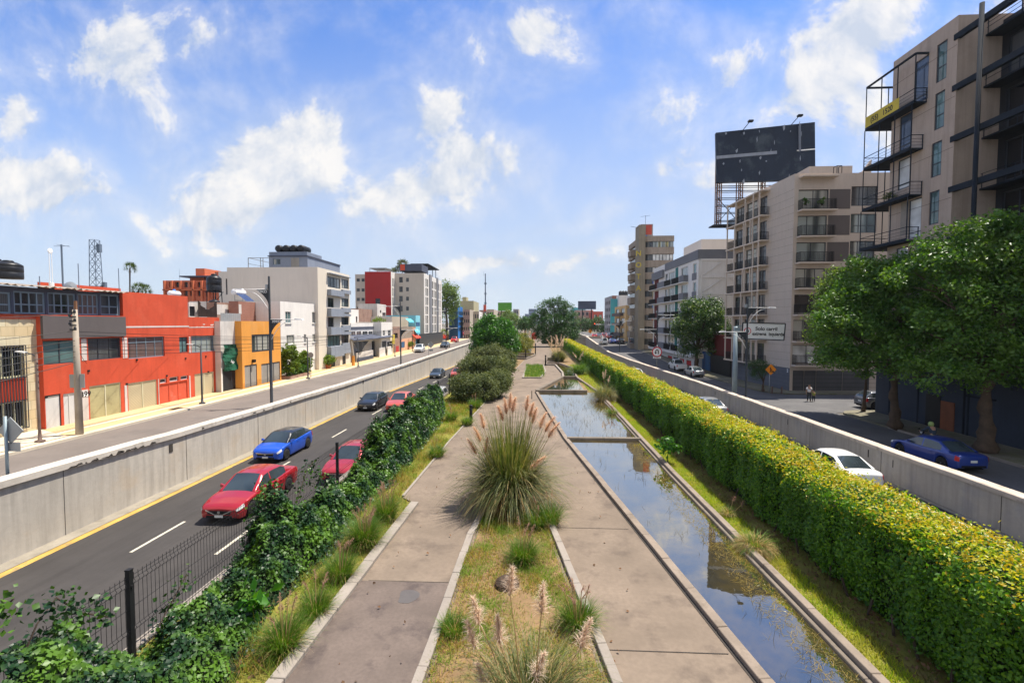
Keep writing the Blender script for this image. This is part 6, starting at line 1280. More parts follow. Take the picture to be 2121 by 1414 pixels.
    for c in wc:
        for sgn in (-1, 1):
            y = sgn*(W/2-.10); wh = bpy.data.objects.new('wheel', None); col.objects.link(wh); wh.parent = rt; wh.location = (c, y, rw)
            s_ = MB(); s_.lathe([(rw*.62, -.10), (rw*.93, -.10), (rw, -.06), (rw, .06), (rw*.93, .10), (rw*.62, .10)], (c, y, rw), 22, axis='y'); s_.build('tyre', 'tyre', wh, True)
            s_ = MB(); s_.lathe([(rw*.64, -.07), (rw*.64, .07)], (c, y, rw), 18, axis='y')
            for i in range(0 if simple else 5): a = i*2*math.pi/5; s_.bar((c, y+sgn*.085, rw), (c+rw*.62*math.cos(a), y+sgn*.075, rw+rw*.62*math.sin(a)), .12, .02, 1, up=(0, 1, 0))
            s_.lathe([(rw*.66, -.001), (rw*.6, .001)] if simple else [(rw*.14, -.0), (rw*.14, .03*1)], (c, y+sgn*.07, rw), 14, 1, axis='y'); s_.lathe([(rw*.66, .0), (rw*.6, .012)], (c, y+sgn*.07, rw), 18, 1, axis='y') if simple else None
            s_.build('rim', ['black' if not simple else rimm, rimm], wh)
    rt.location = loc; rt.rotation_euler = (0, 0, math.pi/2+head); rt.scale = (scale,)*3
    return rt
def on(px, py, z0, zf=None):
    p = gz(px, py, z0)
    if zf:
        for _ in range(12): p = gz(px, py, zf(p.y))
    return p
def carpx(kind, m, name, label, px, py, zf, toward, **k):
    """px,py: where the middle of the car meets the road"""
    p = on(px, py, zf(0), zf); hd = math.pi if toward else 0; hd += k.pop('yaw', 0); return car(kind, m, name, label, (p.x, p.y, zf(p.y)+.005), hd, **k)
SL = lambda y: STL
# sunken road, left: coming towards us
car('sedan', 'p_red', 'sedan_car', 'red sedan nearest the viewer on the sunken road, with chrome grille', (-12.6, 19.7, -1.39), math.pi)
car('hatch', 'p_blue', 'hatchback_car', 'bright blue hatchback with dark roof beside the pale wall', (-15.4, 27.2, -1.39), math.pi, roofm='p_black', grille='black')
car('sedan', 'p_pink', 'sedan_car', 'crimson car behind the wire fence and ivy', (-9.85, 24.3, -1.39), math.pi)
car('hatch', 'p_black', 'hatchback_car', 'small black hatchback beside the pale wall, ahead of the coral sedan', (-15.3, 42.5, -1.39), math.pi, grille='p_black')
car('sedan', 'p_coral', 'sedan_car', 'coral red sedan behind the black hatchback on the sunken road', (-12.6, 42.6, -1.39), math.pi)
car('sedan', 'p_darkgrey', 'sedan_car', 'dark grey sedan further back on the sunken road', (-15.2, 71.3, zel(71.3)+.01), math.pi)
car('hatch', 'p_coral', 'hatchback_car', 'orange red hatchback beside the dark grey sedan, half behind the bushes', (-12.2, 72.5, zel(72.5)+.01), math.pi)
car('suv', 'p_white', 'suv_car', 'pale car half hidden by fence posts beside the big shrub', (-9.6, 44.4, -1.39), math.pi)
car('van', 'p_paleblue', 'van', 'pale bluish van mostly hidden behind the shrubs', (-13.3, 97, zel(97)+.01), math.pi, simple=True, cat='van')
# street, left
carpx('suv', 'p_white', 'suv_car', 'white suv on the upper left street', 869, 729, SL, True, yaw=.1)
carpx('sedan', 'p_darkgrey', 'sedan_car', 'dark teal sedan behind the white suv on the upper left street', 922, 719.5, SL, True, simple=True)
carpx('pickup', 'p_brightred', 'pickup_truck', 'bright red pickup on the upper left street', 942, 708.5, SL, True, simple=True, cat='pickup truck')
carpx('van', 'p_white', 'van', 'white van behind the red pickup', 948, 701, SL, True, simple=True, cat='van')
carpx('van', 'p_brightred', 'truck', 'red truck far up the left street', 964.5, 695.5, SL, True, simple=True, cat='truck', scale=1.5)
carpx('suv', 'p_pink', 'suv_car', 'small dark pink car in front of the far red truck', 969, 699.5, SL, True, simple=True)
car('hatch', 'p_white', 'hatchback_car', 'white car parked in the gap beside the orange painted post', (-28.6, gx(733, 750, -28).y+1.2, SZ), math.pi*.5, simple=True)
# sunken road, right: driving away
car('sedan', 'p_white', 'sedan_car', 'white sedan behind the hedge, nearest on the right sunken road', (15.75, 24.3, -1.39), 0)
car('sedan', 'p_silver', 'sedan_car', 'silver sedan behind the hedge further ahead', (15.6, 41.2, -1.39), 0)
car('sedan', 'p_pink', 'sedan_car', 'pale red car whose roof shows over the far hedge', (15.3, 69, zer(69)+.01), 0, roofm='p_white')
# street, right
car('sedan', 'p_navy', 'sedan_car', 'dark blue sedan passing beside the big tree trunks', (23.5, 27.5, -1.39), .02)
carpx('sedan', 'p_silver', 'sedan_car', 'silver sedan behind the white pickup on the right street', 1437, 778, zsr, False)
carpx('pickup', 'p_white', 'pickup_truck', 'white pickup by the red garage doors', 1403, 765.5, zsr, False, cat='pickup truck')
car('suv', 'p_grey', 'suv_car', 'grey suv parked round the corner of the navy wall', (33.1, 44.4, -1.37), -math.pi/2)
q = [('van', 'p_white', 'van', 'white van at the near end of the distant queue', 1250.5, 715, 'van'), ('sedan', 'p_navy', 'sedan_car', 'blue sedan in the distant queue next to the white van', 1268, 714, 'car'), ('suv', 'p_black', 'suv_car', 'black suv beside the blue sedan in the distant queue', 1284.5, 714.5, 'car'), ('hatch', 'p_coral', 'hatchback_car', 'red hatchback in the queue behind the blue sedan', 1259.5, 709.5, 'car'), ('suv', 'p_paleblue', 'suv_car', 'pale blue suv second row of the distant queue', 1265, 706.5, 'car'), ('sedan', 'p_white', 'sedan_car', 'white sedan in the second row of the distant queue', 1276, 707, 'car'), ('sedan', 'p_darkgrey', 'sedan_car', 'dark sedan at the left edge of the distant queue', 1241, 705.5, 'car'), ('hatch', 'p_brightred', 'hatchback_car', 'red car furthest back in the distant queue by the wall', 1230, 699.5, 'car'), ('suv', 'p_pink', 'suv_car', 'dull red suv between dark sedan and the far red car', 1250, 703, 'car'), ('sedan', 'p_grey', 'sedan_car', 'grey car at the back of the distant queue', 1240, 699, 'car'), ('sedan', 'p_white', 'sedan_car', 'tiny white car at the very back of the distant queue', 1262, 702, 'car')]
for kd, m, n_, lab, px, py, ct in q: carpx(kd, m, n_, lab, px, py, zsr, False, simple=True, cat=ct, group='cars queueing in the distance')
# ================================================================ plants
def plant(name, label, cat, loc, group=None): return thing(name, label, cat, loc, 0, group)
def tree(name, label, base, blobs, n, L, m, trunk=None, tr=.3, m2=None, n2=0, clump=18, cr=.5, bark='bark', cat='tree', group=None, up=.5, limbs=True, wd=.55, under=0):
    """blobs: (centre, radii, weight); leaf clumps sit through the outer part of every blob"""
    rt = plant(name, label, cat, base, group); base = Vector(base); Vs = []; Ns = []; tot = sum(b[2] for b in blobs)
    C_ = []
    for c, r, w in blobs:
        k = max(3, int(n/clump*w/tot)); d = unit(rng.normal(0, 1, (k, 3))); d[:, 2] = np.where((d[:, 2] < -.35) & (rng.random(k) < .6), -d[:, 2], d[:, 2]); kk = rng.normal(0, 2.6, (5, 3)); ph = rng.uniform(0, 6.3, 5); lump = 1+.085*np.sin(d@kk.T+ph).sum(1, keepdims=True); rad = rng.uniform(.5, 1.0, (k, 1))**.5*(1+rng.normal(0, .08, (k, 1)))*lump; keep = (np.sin(d@kk.T[:, ::-1]*1.4+ph).sum(1) > -1.5); d = d[keep]; rad = rad[keep]
        P = np.array(c)+d*rad*np.array(r); C_.append((P, d))
    P = np.concatenate([a for a, _ in C_]); D = np.concatenate([b for _, b in C_])
    Q = np.repeat(P, clump, 0)+rng.normal(0, cr*.5, (len(P)*clump, 3))*np.array([1, 1, .65]); Dn = np.repeat(D, clump, 0)*.7+unit(Q-np.repeat(P, clump, 0))*.9+np.array([0, 0, up])
    V, T = leaves(Q, unit(Dn), L, wd, .75, .3); npmesh('crown', V, T, m, rt)
    if m2:
        k = rng.choice(len(P), max(1, n2//clump)); Q = np.repeat(P[k]+D[k]*.15, clump, 0)+rng.normal(0, cr*.5, (len(k)*clump, 3)); V, T = leaves(Q, unit(np.repeat(D[k], clump, 0)+np.array([0, 0, up])), L, wd, .75, .3); npmesh('young_leaves', V, T, m2, rt)
    b = MB(); tp = trunk or [base, (base+Vector(blobs[0][0]))/2, Vector(blobs[0][0])]; tp = [Vector(p) for p in tp]
    N_ = len(tp); rr = [tr*1.45]+[tr*lerp(1, .55, i/(N_-1)) for i in range(1, N_)]; fine = []; fr = []
    for i in range(N_-1):
        for k in range(4): f = k/4; fine.append(tp[i].lerp(tp[i+1], f)+Vector((math.sin(i*3+k*2.1), math.cos(i*2+k*1.7), 0))*tr*.26); fr.append(lerp(rr[i], rr[i+1], f)*(1+.17*math.sin(k*2.3+i)))
    fine.append(tp[-1]); fr.append(rr[-1]); b.tube(fine, fr, 12)
    b.build('trunk', bark, rt, True)
    if limbs:
        l = MB(); top = tp[-1]
        for c, r, w in blobs:
            c = Vector(c)
            if (c-top).length < .4: continue
            mid = top.lerp(c, .5)+Vector((0, 0, .2)); l.tube([top-(top-tp[-2])*.15, mid, c], [tr*.5, tr*.33, tr*.1], 8)
            for k in range(4): e = c+Vector((math.cos(k*1.6+c.x)*r[0]*.7, math.sin(k*1.6+c.x)*r[1]*.7, r[2]*.4*math.sin(k*2.2))); l.tube([mid.lerp(c, .6), e], [tr*.2, tr*.04], 6)
        if l.v: l.build('limb', bark, rt, True)
    return rt
def bl(px, py, Y, rx, ry, rz, w=None): c = gy(px, py, Y); return ((c.x, c.y, c.z), (rx, ry, rz), w or rx*rz)
# --- two big street trees and neighbours on the right
b1 = gz(1852, 886, -1.25); Y1 = b1.y
tree('street_tree', 'big leafy street tree with a gnarled forked trunk before the navy wall', b1, [bl(1850, 640, Y1, 3.0, 3.2, 2.6), bl(1760, 690, Y1-.3, 2.3, 2.6, 2.4), bl(1800, 600, Y1+.5, 2.2, 2.6, 2.2), bl(1870, 590, Y1+.3, 2.4, 2.6, 2.0), bl(1735, 745, Y1-.5, 1.2, 1.8, 1.0), bl(1830, 745, Y1-1, 2.4, 2.2, 1.3), bl(1905, 700, Y1, 2.2, 2.4, 2.0)], 50000, .235, 'tree_leaf', [b1, b1+Vector((.05, 0, 1.3)), b1+Vector((-.1, .1, 2.6)), b1+Vector((.1, 0, 4.4))], .34, clump=56, cr=.62)
b2 = gz(2040, 935, -1.25); Y2 = b2.y
tree('street_tree', 'biggest street tree, its crown filling the right edge above the blue sedan', b2, [bl(2010, 640, Y2, 3.2, 3.2, 2.8), bl(1935, 570, Y2+1, 2.2, 2.4, 2.0), bl(2060, 540, Y2+.5, 3.0, 3.0, 2.4), bl(2130, 600, Y2-.3, 2.8, 2.8, 3.2), bl(1960, 700, Y2+.2, 2.4, 2.6, 2.0), bl(2050, 740, Y2-.8, 2.8, 2.4, 1.7), bl(1940, 775, Y2-.5, 2.1, 1.9, .9), bl(2110, 500, Y2, 1.9, 2.0, 1.3), bl(2130, 760, Y2-.5, 2.0, 2.0, 1.5), bl(2090, 480, Y2+.8, 2.0, 2, .9), bl(1985, 510, Y2+.6, 1.5, 1.7, 1.2)], 72000, .225, 'tree_leaf', [b2, b2+Vector((.05, 0, 1.5)), b2+Vector((-.05, .1, 3.0)), b2+Vector((.1, 0, 4.6))], .4, clump=60, cr=.62)
b3 = gz(1788, 853, -1.3); Y3 = b3.y
tree('young_tree', 'thin leaning young tree with yellow green leaves behind the big crown', b3, [bl(1750, 625, Y3, 2.3, 2, 2.5), bl(1722, 690, Y3, 1.9, 1.6, 1.9), bl(1735, 740, Y3, 1.6, 1.4, 1.1), bl(1738, 585, Y3, 1.3, 1.2, 1.3)], 16000, .24, 'tree_leaf_pale', [b3, b3+Vector((.12, 0, 2)), b3+Vector((.25, 0, 4.2))], .13, cr=.6)
bX = on(1442, 768, -1.2, lambda y: zsr(y)+.14); YX = bX.y
tree('street_tree', 'round street tree before the grey topped apartments', bX, [bl(1453, 668, YX, 3.2, 3.2, 2.9), bl(1420, 690, YX-.5, 2.0, 2.2, 2.0), bl(1486, 690, YX, 2.0, 2.2, 2.2), bl(1440, 645, YX, 2.0, 2.2, 1.8), bl(1470, 640, YX+.3, 1.9, 2.2, 1.6), bl(1425, 725, YX-.5, 1.5, 1.6, 1.0), bl(1480, 720, YX, 1.6, 1.6, 1.0)], 26000, .30, 'tree_leaf_dark', [bX, bX+Vector((.05, 0, 2)), bX+Vector((.1, 0, 4))], .34, 'tree_leaf_pale', 5000, clump=36, cr=.85)
bs = gz(1580, 810, -1.26)
tree('small_tree', 'small dark fan shaped tree beside the orange roadworks sign', bs, [bl(1572, 775, bs.y, .85, .8, .8), bl(1558, 757, bs.y, .6, .6, .55), bl(1590, 765, bs.y, .7, .6, .6), bl(1575, 755, bs.y, .7, .6, .5)], 9000, .09, 'tree_leaf_dark', [bs, bs+Vector((.0, 0, .6)), bs+Vector((.05, 0, 1.2))], .13, cr=.35)
# --- trees on the median
tb = gz(1022, 748, 0); Yt = tb.y
tree('leafy_tree', 'bright green leafy tree on the median above the grey green shrubs', tb, [bl(1022, 695, Yt, 2.9, 2.4, 2.7), bl(1000, 710, Yt-.5, 2.0, 1.8, 2.2), bl(1045, 705, Yt-.3, 2.2, 1.8, 2.2), bl(1003, 680, Yt, 1.4, 1.3, 1.3), bl(1040, 676, Yt, 1.3, 1.3, 1.4), bl(1015, 668, Yt, 1.0, 1.0, 1.3), bl(1058, 725, Yt-1, 1.3, 1.2, 1.2), bl(990, 728, Yt-1, 1.2, 1.2, 1.0)], 30000, .33, 'tree_leaf_bright', [tb, tb+Vector((0, 0, 1)), tb+Vector((0, 0, 2))], .2, clump=40, cr=.75)
tc_ = gz(1150, 714, 0); Yc = 128; tc_ = gy(1150, 711, Yc)
sp_ = [bl(1148, 676, Yc, 5.0, 3.8, 4.3, 60), bl(1135, 692, Yc, 4, 3.5, 2.6, 20), bl(1168, 690, Yc, 3.8, 3.5, 2.8, 20)]
rr = random.Random(4)
for px_, py in ((1112, 655), (1122, 638), (1134, 630), (1146, 628), (1158, 626), (1168, 632), (1178, 640), (1186, 655), (1104, 662), (1190, 672), (1100, 680), (1192, 692), (1125, 650), (1165, 645), (1150, 640), (1175, 660), (1108, 692), (1185, 705), (1130, 700), (1165, 708), (1150, 700)): sp_.append(bl(px_, py, Yc+rr.uniform(-1, 1), 1.3, 1.1, 1.4, 3.2))
tree('spreading_tree', 'dark spiky spreading tree at the far end of the path', tc_, sp_, 34000, .46, 'conifer_leaf', [tc_, tc_+Vector((0, 0, 1.5)), tc_+Vector((0, 0, 3.5))], .35, cr=.8, wd=.35, up=.9)
for k, (px_, py, Y, rx, rz, m, lab) in enumerate(((1062, 668, 230, 4.5, 4.5, 'tree_leaf_pale', 'pale hazy tree below the green billboard'), (1088, 672, 165, 2.4, 2.2, 'conifer_leaf', 'small dark tree left of the far path end'), (1213, 676, 240, 5.0, 4.5, 'tree_leaf_dark', 'dark far street tree left of the two beyond the wall'), (1238, 676, 235, 5, 4.5, 'tree_leaf_dark', 'dark far street tree right of the two beyond the wall'), (1052, 655, 240, 3, 3, 'tree_leaf_pale', 'slim hazy tree just right of the transmitter mast row'), (1255, 680, 215, 2.6, 2.6, 'tree_leaf_dark', 'small dark tree at the foot of the grey green building'))):
    c = gy(px_, py, Y); tree('far_tree', lab, (c.x, Y, .3 if px_ < 1150 else 1.9), [((c.x, Y, c.z), (rx, rx*.8, rz), 2), ((c.x-rx*.5, Y, c.z-rz*.3), (rx*.6, rx*.6, rz*.6), 1), ((c.x+rx*.5, Y, c.z-rz*.2), (rx*.6, rx*.6, rz*.7), 1), ((c.x, Y, c.z+rz*.5), (rx*.5, rx*.5, rz*.5), 1)], 3500, .6, m, tr=.35, cr=1.2, clump=10, limbs=False)
c = gy(926, 650, 150); tree('tall_tree', 'tall pale green tree between the hotel and the blue building', (c.x, 150, .6), [bl(924, 615, 150, 3.0, 3, 5), bl(936, 625, 150, 3.0, 3, 4.2), bl(922, 648, 150, 3.2, 3, 4), bl(934, 606, 151, 2.2, 2, 3), bl(942, 633, 149, 2, 2, 2.2)], 9000, .5, 'tree_leaf_pale', tr=.4, cr=1.1, clump=12)
c = gy(832, 556, 121); tree('rooftop_tree', 'dull green tree growing on the hotel roof', (c.x, 121, zh-.6), [bl(834, 549, 121, 1.4, 1.2, 1.5), bl(826, 557, 121, 1.6, 1.2, .8), bl(815, 560, 121, 1.2, 1, .5)], 2600, .3, 'shrub_leaf', tr=.12, cr=.5, clump=10)
# --- palms
def palm(label, px, pyc, pyb, Y, r, m='palm_leaf'):
    c, b_ = gy(px, pyc, Y), gy(px, pyb, Y); rt = plant('palm_tree', label, 'palm', (b_.x, Y, b_.z)); b = MB(); b.tube([b_, b_.lerp(c, .5), c], [r*.1, r*.085, r*.1], 8); b.build('trunk', 'bark', rt, True); n = 46
    a = rng.uniform(0, 6.28, n); e = rng.uniform(-.5, 1.3, n); D = np.stack([np.cos(a)*np.cos(e), np.sin(a)*np.cos(e), np.sin(e)], 1); tips = np.array(c)+D*r*rng.uniform(.7, 1.0, (n, 1)); V = []; 
    P = np.repeat(tips, 14, 0); DD = unit(np.repeat(D, 14, 0)+rng.normal(0, .5, (n*14, 3))); S_ = np.array(c)+np.repeat(D*r*.55, 14, 0); v1, t1 = blades(S_, DD, r*.55, r*.06, .12, 2); v2, t2 = blades(np.repeat(np.array([c]), n, 0), D, r*.6, r*.03, .05, 2); V, T = join([(v1, t1), (v2, t2)]); npmesh('crown', V, T, m, rt)
palm('tall slim fan palm behind the red building', 269, 556, 640, 80, 1.25); palm('low bushy palm just over the red roof, left one', 287, 600, 640, 60, 1.1); palm('low bushy palm just over the red roof, right one', 302, 601, 640, 62, .9)
# --- shrubs
def shrub(name, label, blobs, n, L, m, cat='shrub', m2=None, n2=0, cr=.3, wd=.42, dens=26, up=.7, base=None):
    z0 = min(b[0][2]-b[1][2] for b in blobs); c = blobs[0][0]; bs_ = base or (c[0], c[1], max(z0, -.02)); return tree(name, label, bs_, blobs, n, L, m, [Vector(bs_), Vector((c[0], c[1], (c[2]+bs_[2])/2)), Vector((c[0], c[1], c[2]))], .08, m2, n2, clump=dens, cr=cr, cat=cat, up=up, limbs=True, wd=wd, bark='bark_dark')
def sb(px, py, z0, rx, ry, rz, w=None, sink=.8):
    c = gz(px, py, z0); return ((c.x, c.y, z0+rz*sink), (rx, ry, rz), w or rx*rz)
shrub('rosemary_bush', 'biggest grey green bush by the path, nearest of the shrub row', [sb(985, 830, 0, 1.9, 1.8, 1.25), sb(1020, 822, 0, 1.5, 1.6, 1.3), sb(958, 826, 0, 1.2, 1.3, 1.2), sb(1035, 806, 0, 1.2, 1.3, 1.2)], 42000, .17, 'shrub_leaf', cr=.3)
shrub('rosemary_bush', 'dense grey green bush directly behind the biggest one', [sb(1005, 795, 0, 2.3, 2.1, 1.7), sb(1035, 788, 0, 1.7, 1.9, 1.5), sb(975, 790, 0, 1.5, 1.6, 1.5)], 34000, .2, 'shrub_leaf', cr=.32)
shrub('rosemary_bush', 'taller dusty green bush below the bright leafy tree', [sb(1012, 768, 0, 2.4, 2.0, 1.9), sb(1040, 765, 0, 1.8, 1.8, 1.6), sb(985, 766, 0, 1.5, 1.6, 1.3)], 26000, .24, 'shrub_leaf', cr=.34)
shrub('rounded_bush', 'small rounded dark bush at the edge of the path beside the terrace', [sb(1052, 765, 0, 1.0, 1.0, 1.2)], 6000, .15, 'tree_leaf_dark', cr=.3)
shrub('flowering_bush', 'yellowish bush behind the bright leafy tree', [sb(1078, 722, 0, 2.6, 2.2, 2.2), sb(1070, 728, 0, 2.2, 2.0, 2.0), sb(1088, 725, 0, 2.0, 2.0, 1.8)], 11000, .25, 'shrub_yellow', 'shrub', 'shrub_leaf', 5000, cr=.5, wd=.45)
for px_, pyb, rx, rz, lab in ((599, 772, .95, 1.5, 'taller egg shaped topiary bush before the white house'), (629.5, 768, .75, 1.25, 'smaller egg shaped topiary bush before the white house')):
    p = gx(px_, pyb, -25.8); c = gx(px_, pyb-24 if px_ < 610 else pyb-16, p.x); shrub('topiary_bush', lab, [((c.x, c.y, c.z), (rx, rx, rz), 1)], 9000, .17, 'topiary_leaf', cr=.14, wd=.65, base=(c.x, c.y, SZ))
p, q = gx(594, 779, -25.7), gx(629, 772, -25.7); b = MB(); b.box(p.x-.9, p.x+.55, p.y-.3, q.y+.3, SZ-.1, SZ+.28); solo(b, 'planter_box', 'brick_old', 'low brick planter at the foot of the two topiary bushes', 'planter')
bb = [((p.x-.1, lerp(p.y, q.y, f), SZ+.75), (.7, .9, .55), 1) for f in (.05, .3, .55, .8, 1)]; shrub('clipped_hedge', 'low clipped hedge in the brick planter under the topiary', bb, 9000, .15, 'tree_leaf', 'hedge', cr=.15, wd=.6)
c = gz(679, 762, SZ); shrub('potted_plant', 'leafy plant in a pot before the cream apartment house', [((c.x, c.y, SZ+1.0), (.8, .8, .65), 1)], 1800, .2, 'topiary_leaf', 'plant', cr=.25, wd=.5); b = MB(); b.lathe([(.3, 0), (.45, .4), (.42, .45)], (c.x, c.y, SZ), 12); solo(b, 'flower_pot', 'terracotta', 'brown flower pot holding the leafy plant', 'pot')
c = gz(917, 706, SZ); shrub('red_planter', 'red flowering bush in a tub by the hotel fence', [((c.x, c.y, SZ+1.2), (1.0, 1.0, .8), 1)], 900, .3, 'litter', 'plant', cr=.4, wd=.6)
leafmat('red_flower', [(.6, .06, .03), (.5, .04, .03), (.65, .12, .05)], .3, .6, .2); bpy.data.objects[0]
for o in [x for x in bpy.data.objects if x.parent and x.parent.name.startswith('red_planter') and x.name.startswith('crown')]: o.data.materials[0] = M['red_flower']
for px_, py, rx, lab in ((785, 668, 1.2, 'yellow green bush growing out of the brick roof'), (920, 688, 1.3, 'yellow green bush at the far end of the hotel fence'), (849, 713, .6, 'small green bush beside the cyan doorway')): c = gx(px_, py, -29 if px_ < 800 else -26.9); shrub('wild_bush', lab, [((c.x, c.y, c.z), (rx, rx, rx*.8), 1)], 900, .25, 'topiary_leaf', cr=.4, wd=.5, base=(c.x, c.y, c.z-rx*.7))
# --- the clipped hedge along the canal
HX0, HX1 = 7.75, 9.65; HH = lambda y: 2.28+.05*math.sin(y*.9)
def hedgepts(n, y0, y1, face):
    y = rng.uniform(y0, y1, n); h = 2.28+.06*np.sin(y*.8)+.04*np.sin(y*2.1+1); bul = .10*np.sin(y*1.7)+.06*np.sin(y*4.1+1)+.04*np.sin(y*9)
    if face == 'top':
        x = rng.uniform(HX0, HX1, n); e = np.minimum(x-HX0, HX1-x); z = h-.28*np.exp(-e/.22)+rng.normal(0, .05, n); N_ = np.tile([0, 0, 1.], (n, 1)); return np.stack([x, y, z], 1), N_
    s = -1 if face == 'front' else 1; z = rng.uniform(.04, 1, n)**.9*h; tz = z/h; x = (HX0 if s < 0 else HX1)+s*(-.12+bul*.9+.12*np.sin(tz*3.1)+.05*np.sin(z*5+y*1.3))+rng.normal(0, .06, n)-s*.2*np.maximum(0, tz-.9)*10*.12; N_ = np.tile([s, 0, .45], (n, 1)); N_[:, 1] = rng.normal(0, .2, n); return np.stack([x, y, z], 1), N_
hr = plant('hedge', 'long clipped hedge with orange young growth on top, beside the canal', 'hedge', (8.7, 40, 0))
parts = []; tops = []
for y0, y1, nf, nt_, L in ((5, 14, 26000, 9000, .085), (14, 26, 20000, 9000, .10), (26, 48, 16000, 9000, .13), (48, 80, 11000, 7000, .18), (80, 121, 8000, 6000, .24)):
    P, N_ = hedgepts(nf, y0, y1, 'front'); parts.append(leaves(P, N_, L, .62, .55, .5)); P, N_ = hedgepts(nf//4, y0, y1, 'back'); parts.append(leaves(P, N_, L, .62, .55, .5)); P, N_ = hedgepts(nt_, y0, y1, 'top'); P[:, 2] -= .05; parts.append(leaves(P, N_, L, .62, .5))
    P, N_ = hedgepts(int(nt_*1.3), y0, y1, 'top'); P[:, 2] += .05+rng.exponential(.045, len(P)); k = rng.random(len(P)) < .35+.5*(np.sin(P[:, 1]*1.1+P[:, 0]*2)*.5+.5); tops.append(leaves(P[k], N_[k], L*.95, .55, .7))
    P, N_ = hedgepts(nf//18, y0, y1, 'front'); k = P[:, 2] > 1.75; P[:, 0] -= .05; tops.append(leaves(P[k], N_[k], L*.95, .55, .6))
V, T = join(parts); npmesh('foliage', V, T, 'hedge_leaf', hr); V, T = join(tops); npmesh('young_growth', V, T, 'hedge_top', hr)
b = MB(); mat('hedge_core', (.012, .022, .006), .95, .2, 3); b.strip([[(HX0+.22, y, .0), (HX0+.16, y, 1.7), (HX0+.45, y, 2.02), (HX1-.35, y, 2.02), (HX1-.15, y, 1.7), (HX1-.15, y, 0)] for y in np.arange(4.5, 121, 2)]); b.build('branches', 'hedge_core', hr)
b = MB()
for y in np.arange(5, 60, .7): x = HX0+rng.uniform(-.05, .15); b.tube([(x, y, -.03), (x+rng.uniform(-.1, .1), y+rng.uniform(-.1, .1), .4)], .03, 5)
b.build('stems', 'bark_dark', hr)
# --- ivy bank over the fence
FX = -7.9
ir = plant('ivy', 'dark green ivy heaped against and over the black wire fence', 'ivy', (-7.2, 20, 0))
def ivyz(x, y):                       # surface height of the heap
    top = np.interp(y, [3, 6.1, 7.0, 7.5, 8.1, 8.8, 9.7, 11.1, 12.3, 12.8, 13.4, 14.1, 15.0, 15.6, 16.2, 17, 19.4, 20.5, 21.8, 23.3, 28, 35.9, 37.5], [1.6, 1.75, 1.3, .6, .2, .4, .5, .65, 1.0, 1.35, 1.1, .5, .8, 1.0, .8, .2, .3, .8, 1.4, 1.55, 1.6, 1.6, .3])
    edge = np.interp(y, [3, 8, 10.1, 12.3, 16, 18.5, 29.3, 34, 37.5], [-4.9, -5.5, -6.1, -5.75, -6.05, -5.7, -6.05, -6.6, -7.5])
    s = np.clip((edge-x)/(edge-FX), 0, 1); gap = np.interp(y, [7.4, 8.0, 11.2, 12.2, 13.6, 14.2, 16.2, 16.8, 19.6, 20.6], [0, 1, 1, 0, 0, .8, .8, 1, 1, 0]); near = 1-gap*np.clip(1-(x-FX-.12)/.55, 0, 1); bump = .17*np.sin(x*3.3+y*2.1)+.14*np.sin(y*4.3-x*2.7+1)+.09*np.sin(x*7+y*6.1); h = (np.maximum(top, .62*gap)*np.sin(np.clip(s*(1.25 if True else 1), 0, 1)**.7*math.pi/2)+bump*np.minimum(s*2, 1))*near; return np.maximum(h, 0)*np.clip(s*4, 0, 1), edge
def ivypatch(n, y0, y1, L):
    y = rng.uniform(y0, y1, n); _, e = ivyz(np.zeros(n), y); x = FX-.25+(e-FX+.25)*rng.random(n)**.85+.25*rng.normal(0, .5, n)*0; z, _ = ivyz(x, y); zz, _ = ivyz(x+.12, y); N_ = np.stack([(z-zz)/.12*.9+.15, rng.normal(0, .2, n), np.full(n, .8)], 1); thin = rng.random(n) < np.where(z < .1, .12, 1.0)*np.where(np.sin(x*2.3+y*3.7)+np.sin(y*5.2-x*3) > -1.25, 1, .3)
    P = np.stack([x, y, np.maximum(z, 0)+rng.normal(0, .05, n)+.03], 1); return leaves(P[thin], unit(N_[thin]), L, .95, .45, .6, .1)
pp = [ivypatch(22000, 3, 12, .085), ivypatch(17000, 12, 20, .105), ivypatch(20000, 20, 30, .12), ivypatch(9000, 30, 37.6, .13)]
V, T = join(pp); npmesh('leaves', V, T, 'ivy_leaf', ir)
def vine(pts, n, L=.10, spread=.13):
    pts = np.array(pts); s = rng.random(n)*(len(pts)-1); i = np.minimum(s.astype(int), len(pts)-2); f = (s-i)[:, None]; P = pts[i]*(1-f)+pts[i+1]*f+rng.normal(0, spread, (n, 3)); return leaves(P, unit(rng.normal(0, 1, (n, 3))+np.array([.5, -.3, .8])), L, .9, .4, .4, .1)
vn = []; vb = MB()
for pts, n in (([(FX, 6.3, 1.2), (FX, 6.7, 1.9), (FX, 7.0, 2.15), (FX+.1, 7.3, 1.7), (FX+.1, 7.8, 1.3)], 240), ([(FX, 5.3, 1.6), (FX, 5.9, 2.3), (FX, 6.4, 2.5)], 240), ([(FX, 12.2, .8), (FX, 12.7, 1.5), (FX, 13.1, 1.9), (FX+.1, 13.5, 1.3)], 240), ([(FX, 14.6, .7), (FX, 15.3, 1.5), (FX, 15.8, 1.7)], 130), ([(FX, 16, .7), (FX, 16.4, 1.2)], 70), ([(FX, 21, .9), (FX, 22, 1.6), (FX, 23, 1.9)], 240), ([(FX, 9, .3), (FX, 9.8, .95)], 90)):
    vn.append(vine(pts, n)); vb.tube(pts, .014, 5)
V, T = join(vn); npmesh('climbing_shoots', V, T, 'ivy_leaf', ir); vb.build('vines', 'bark_dark', ir)
yy = np.arange(3, 37.6, .5); b = MB(); secs = []
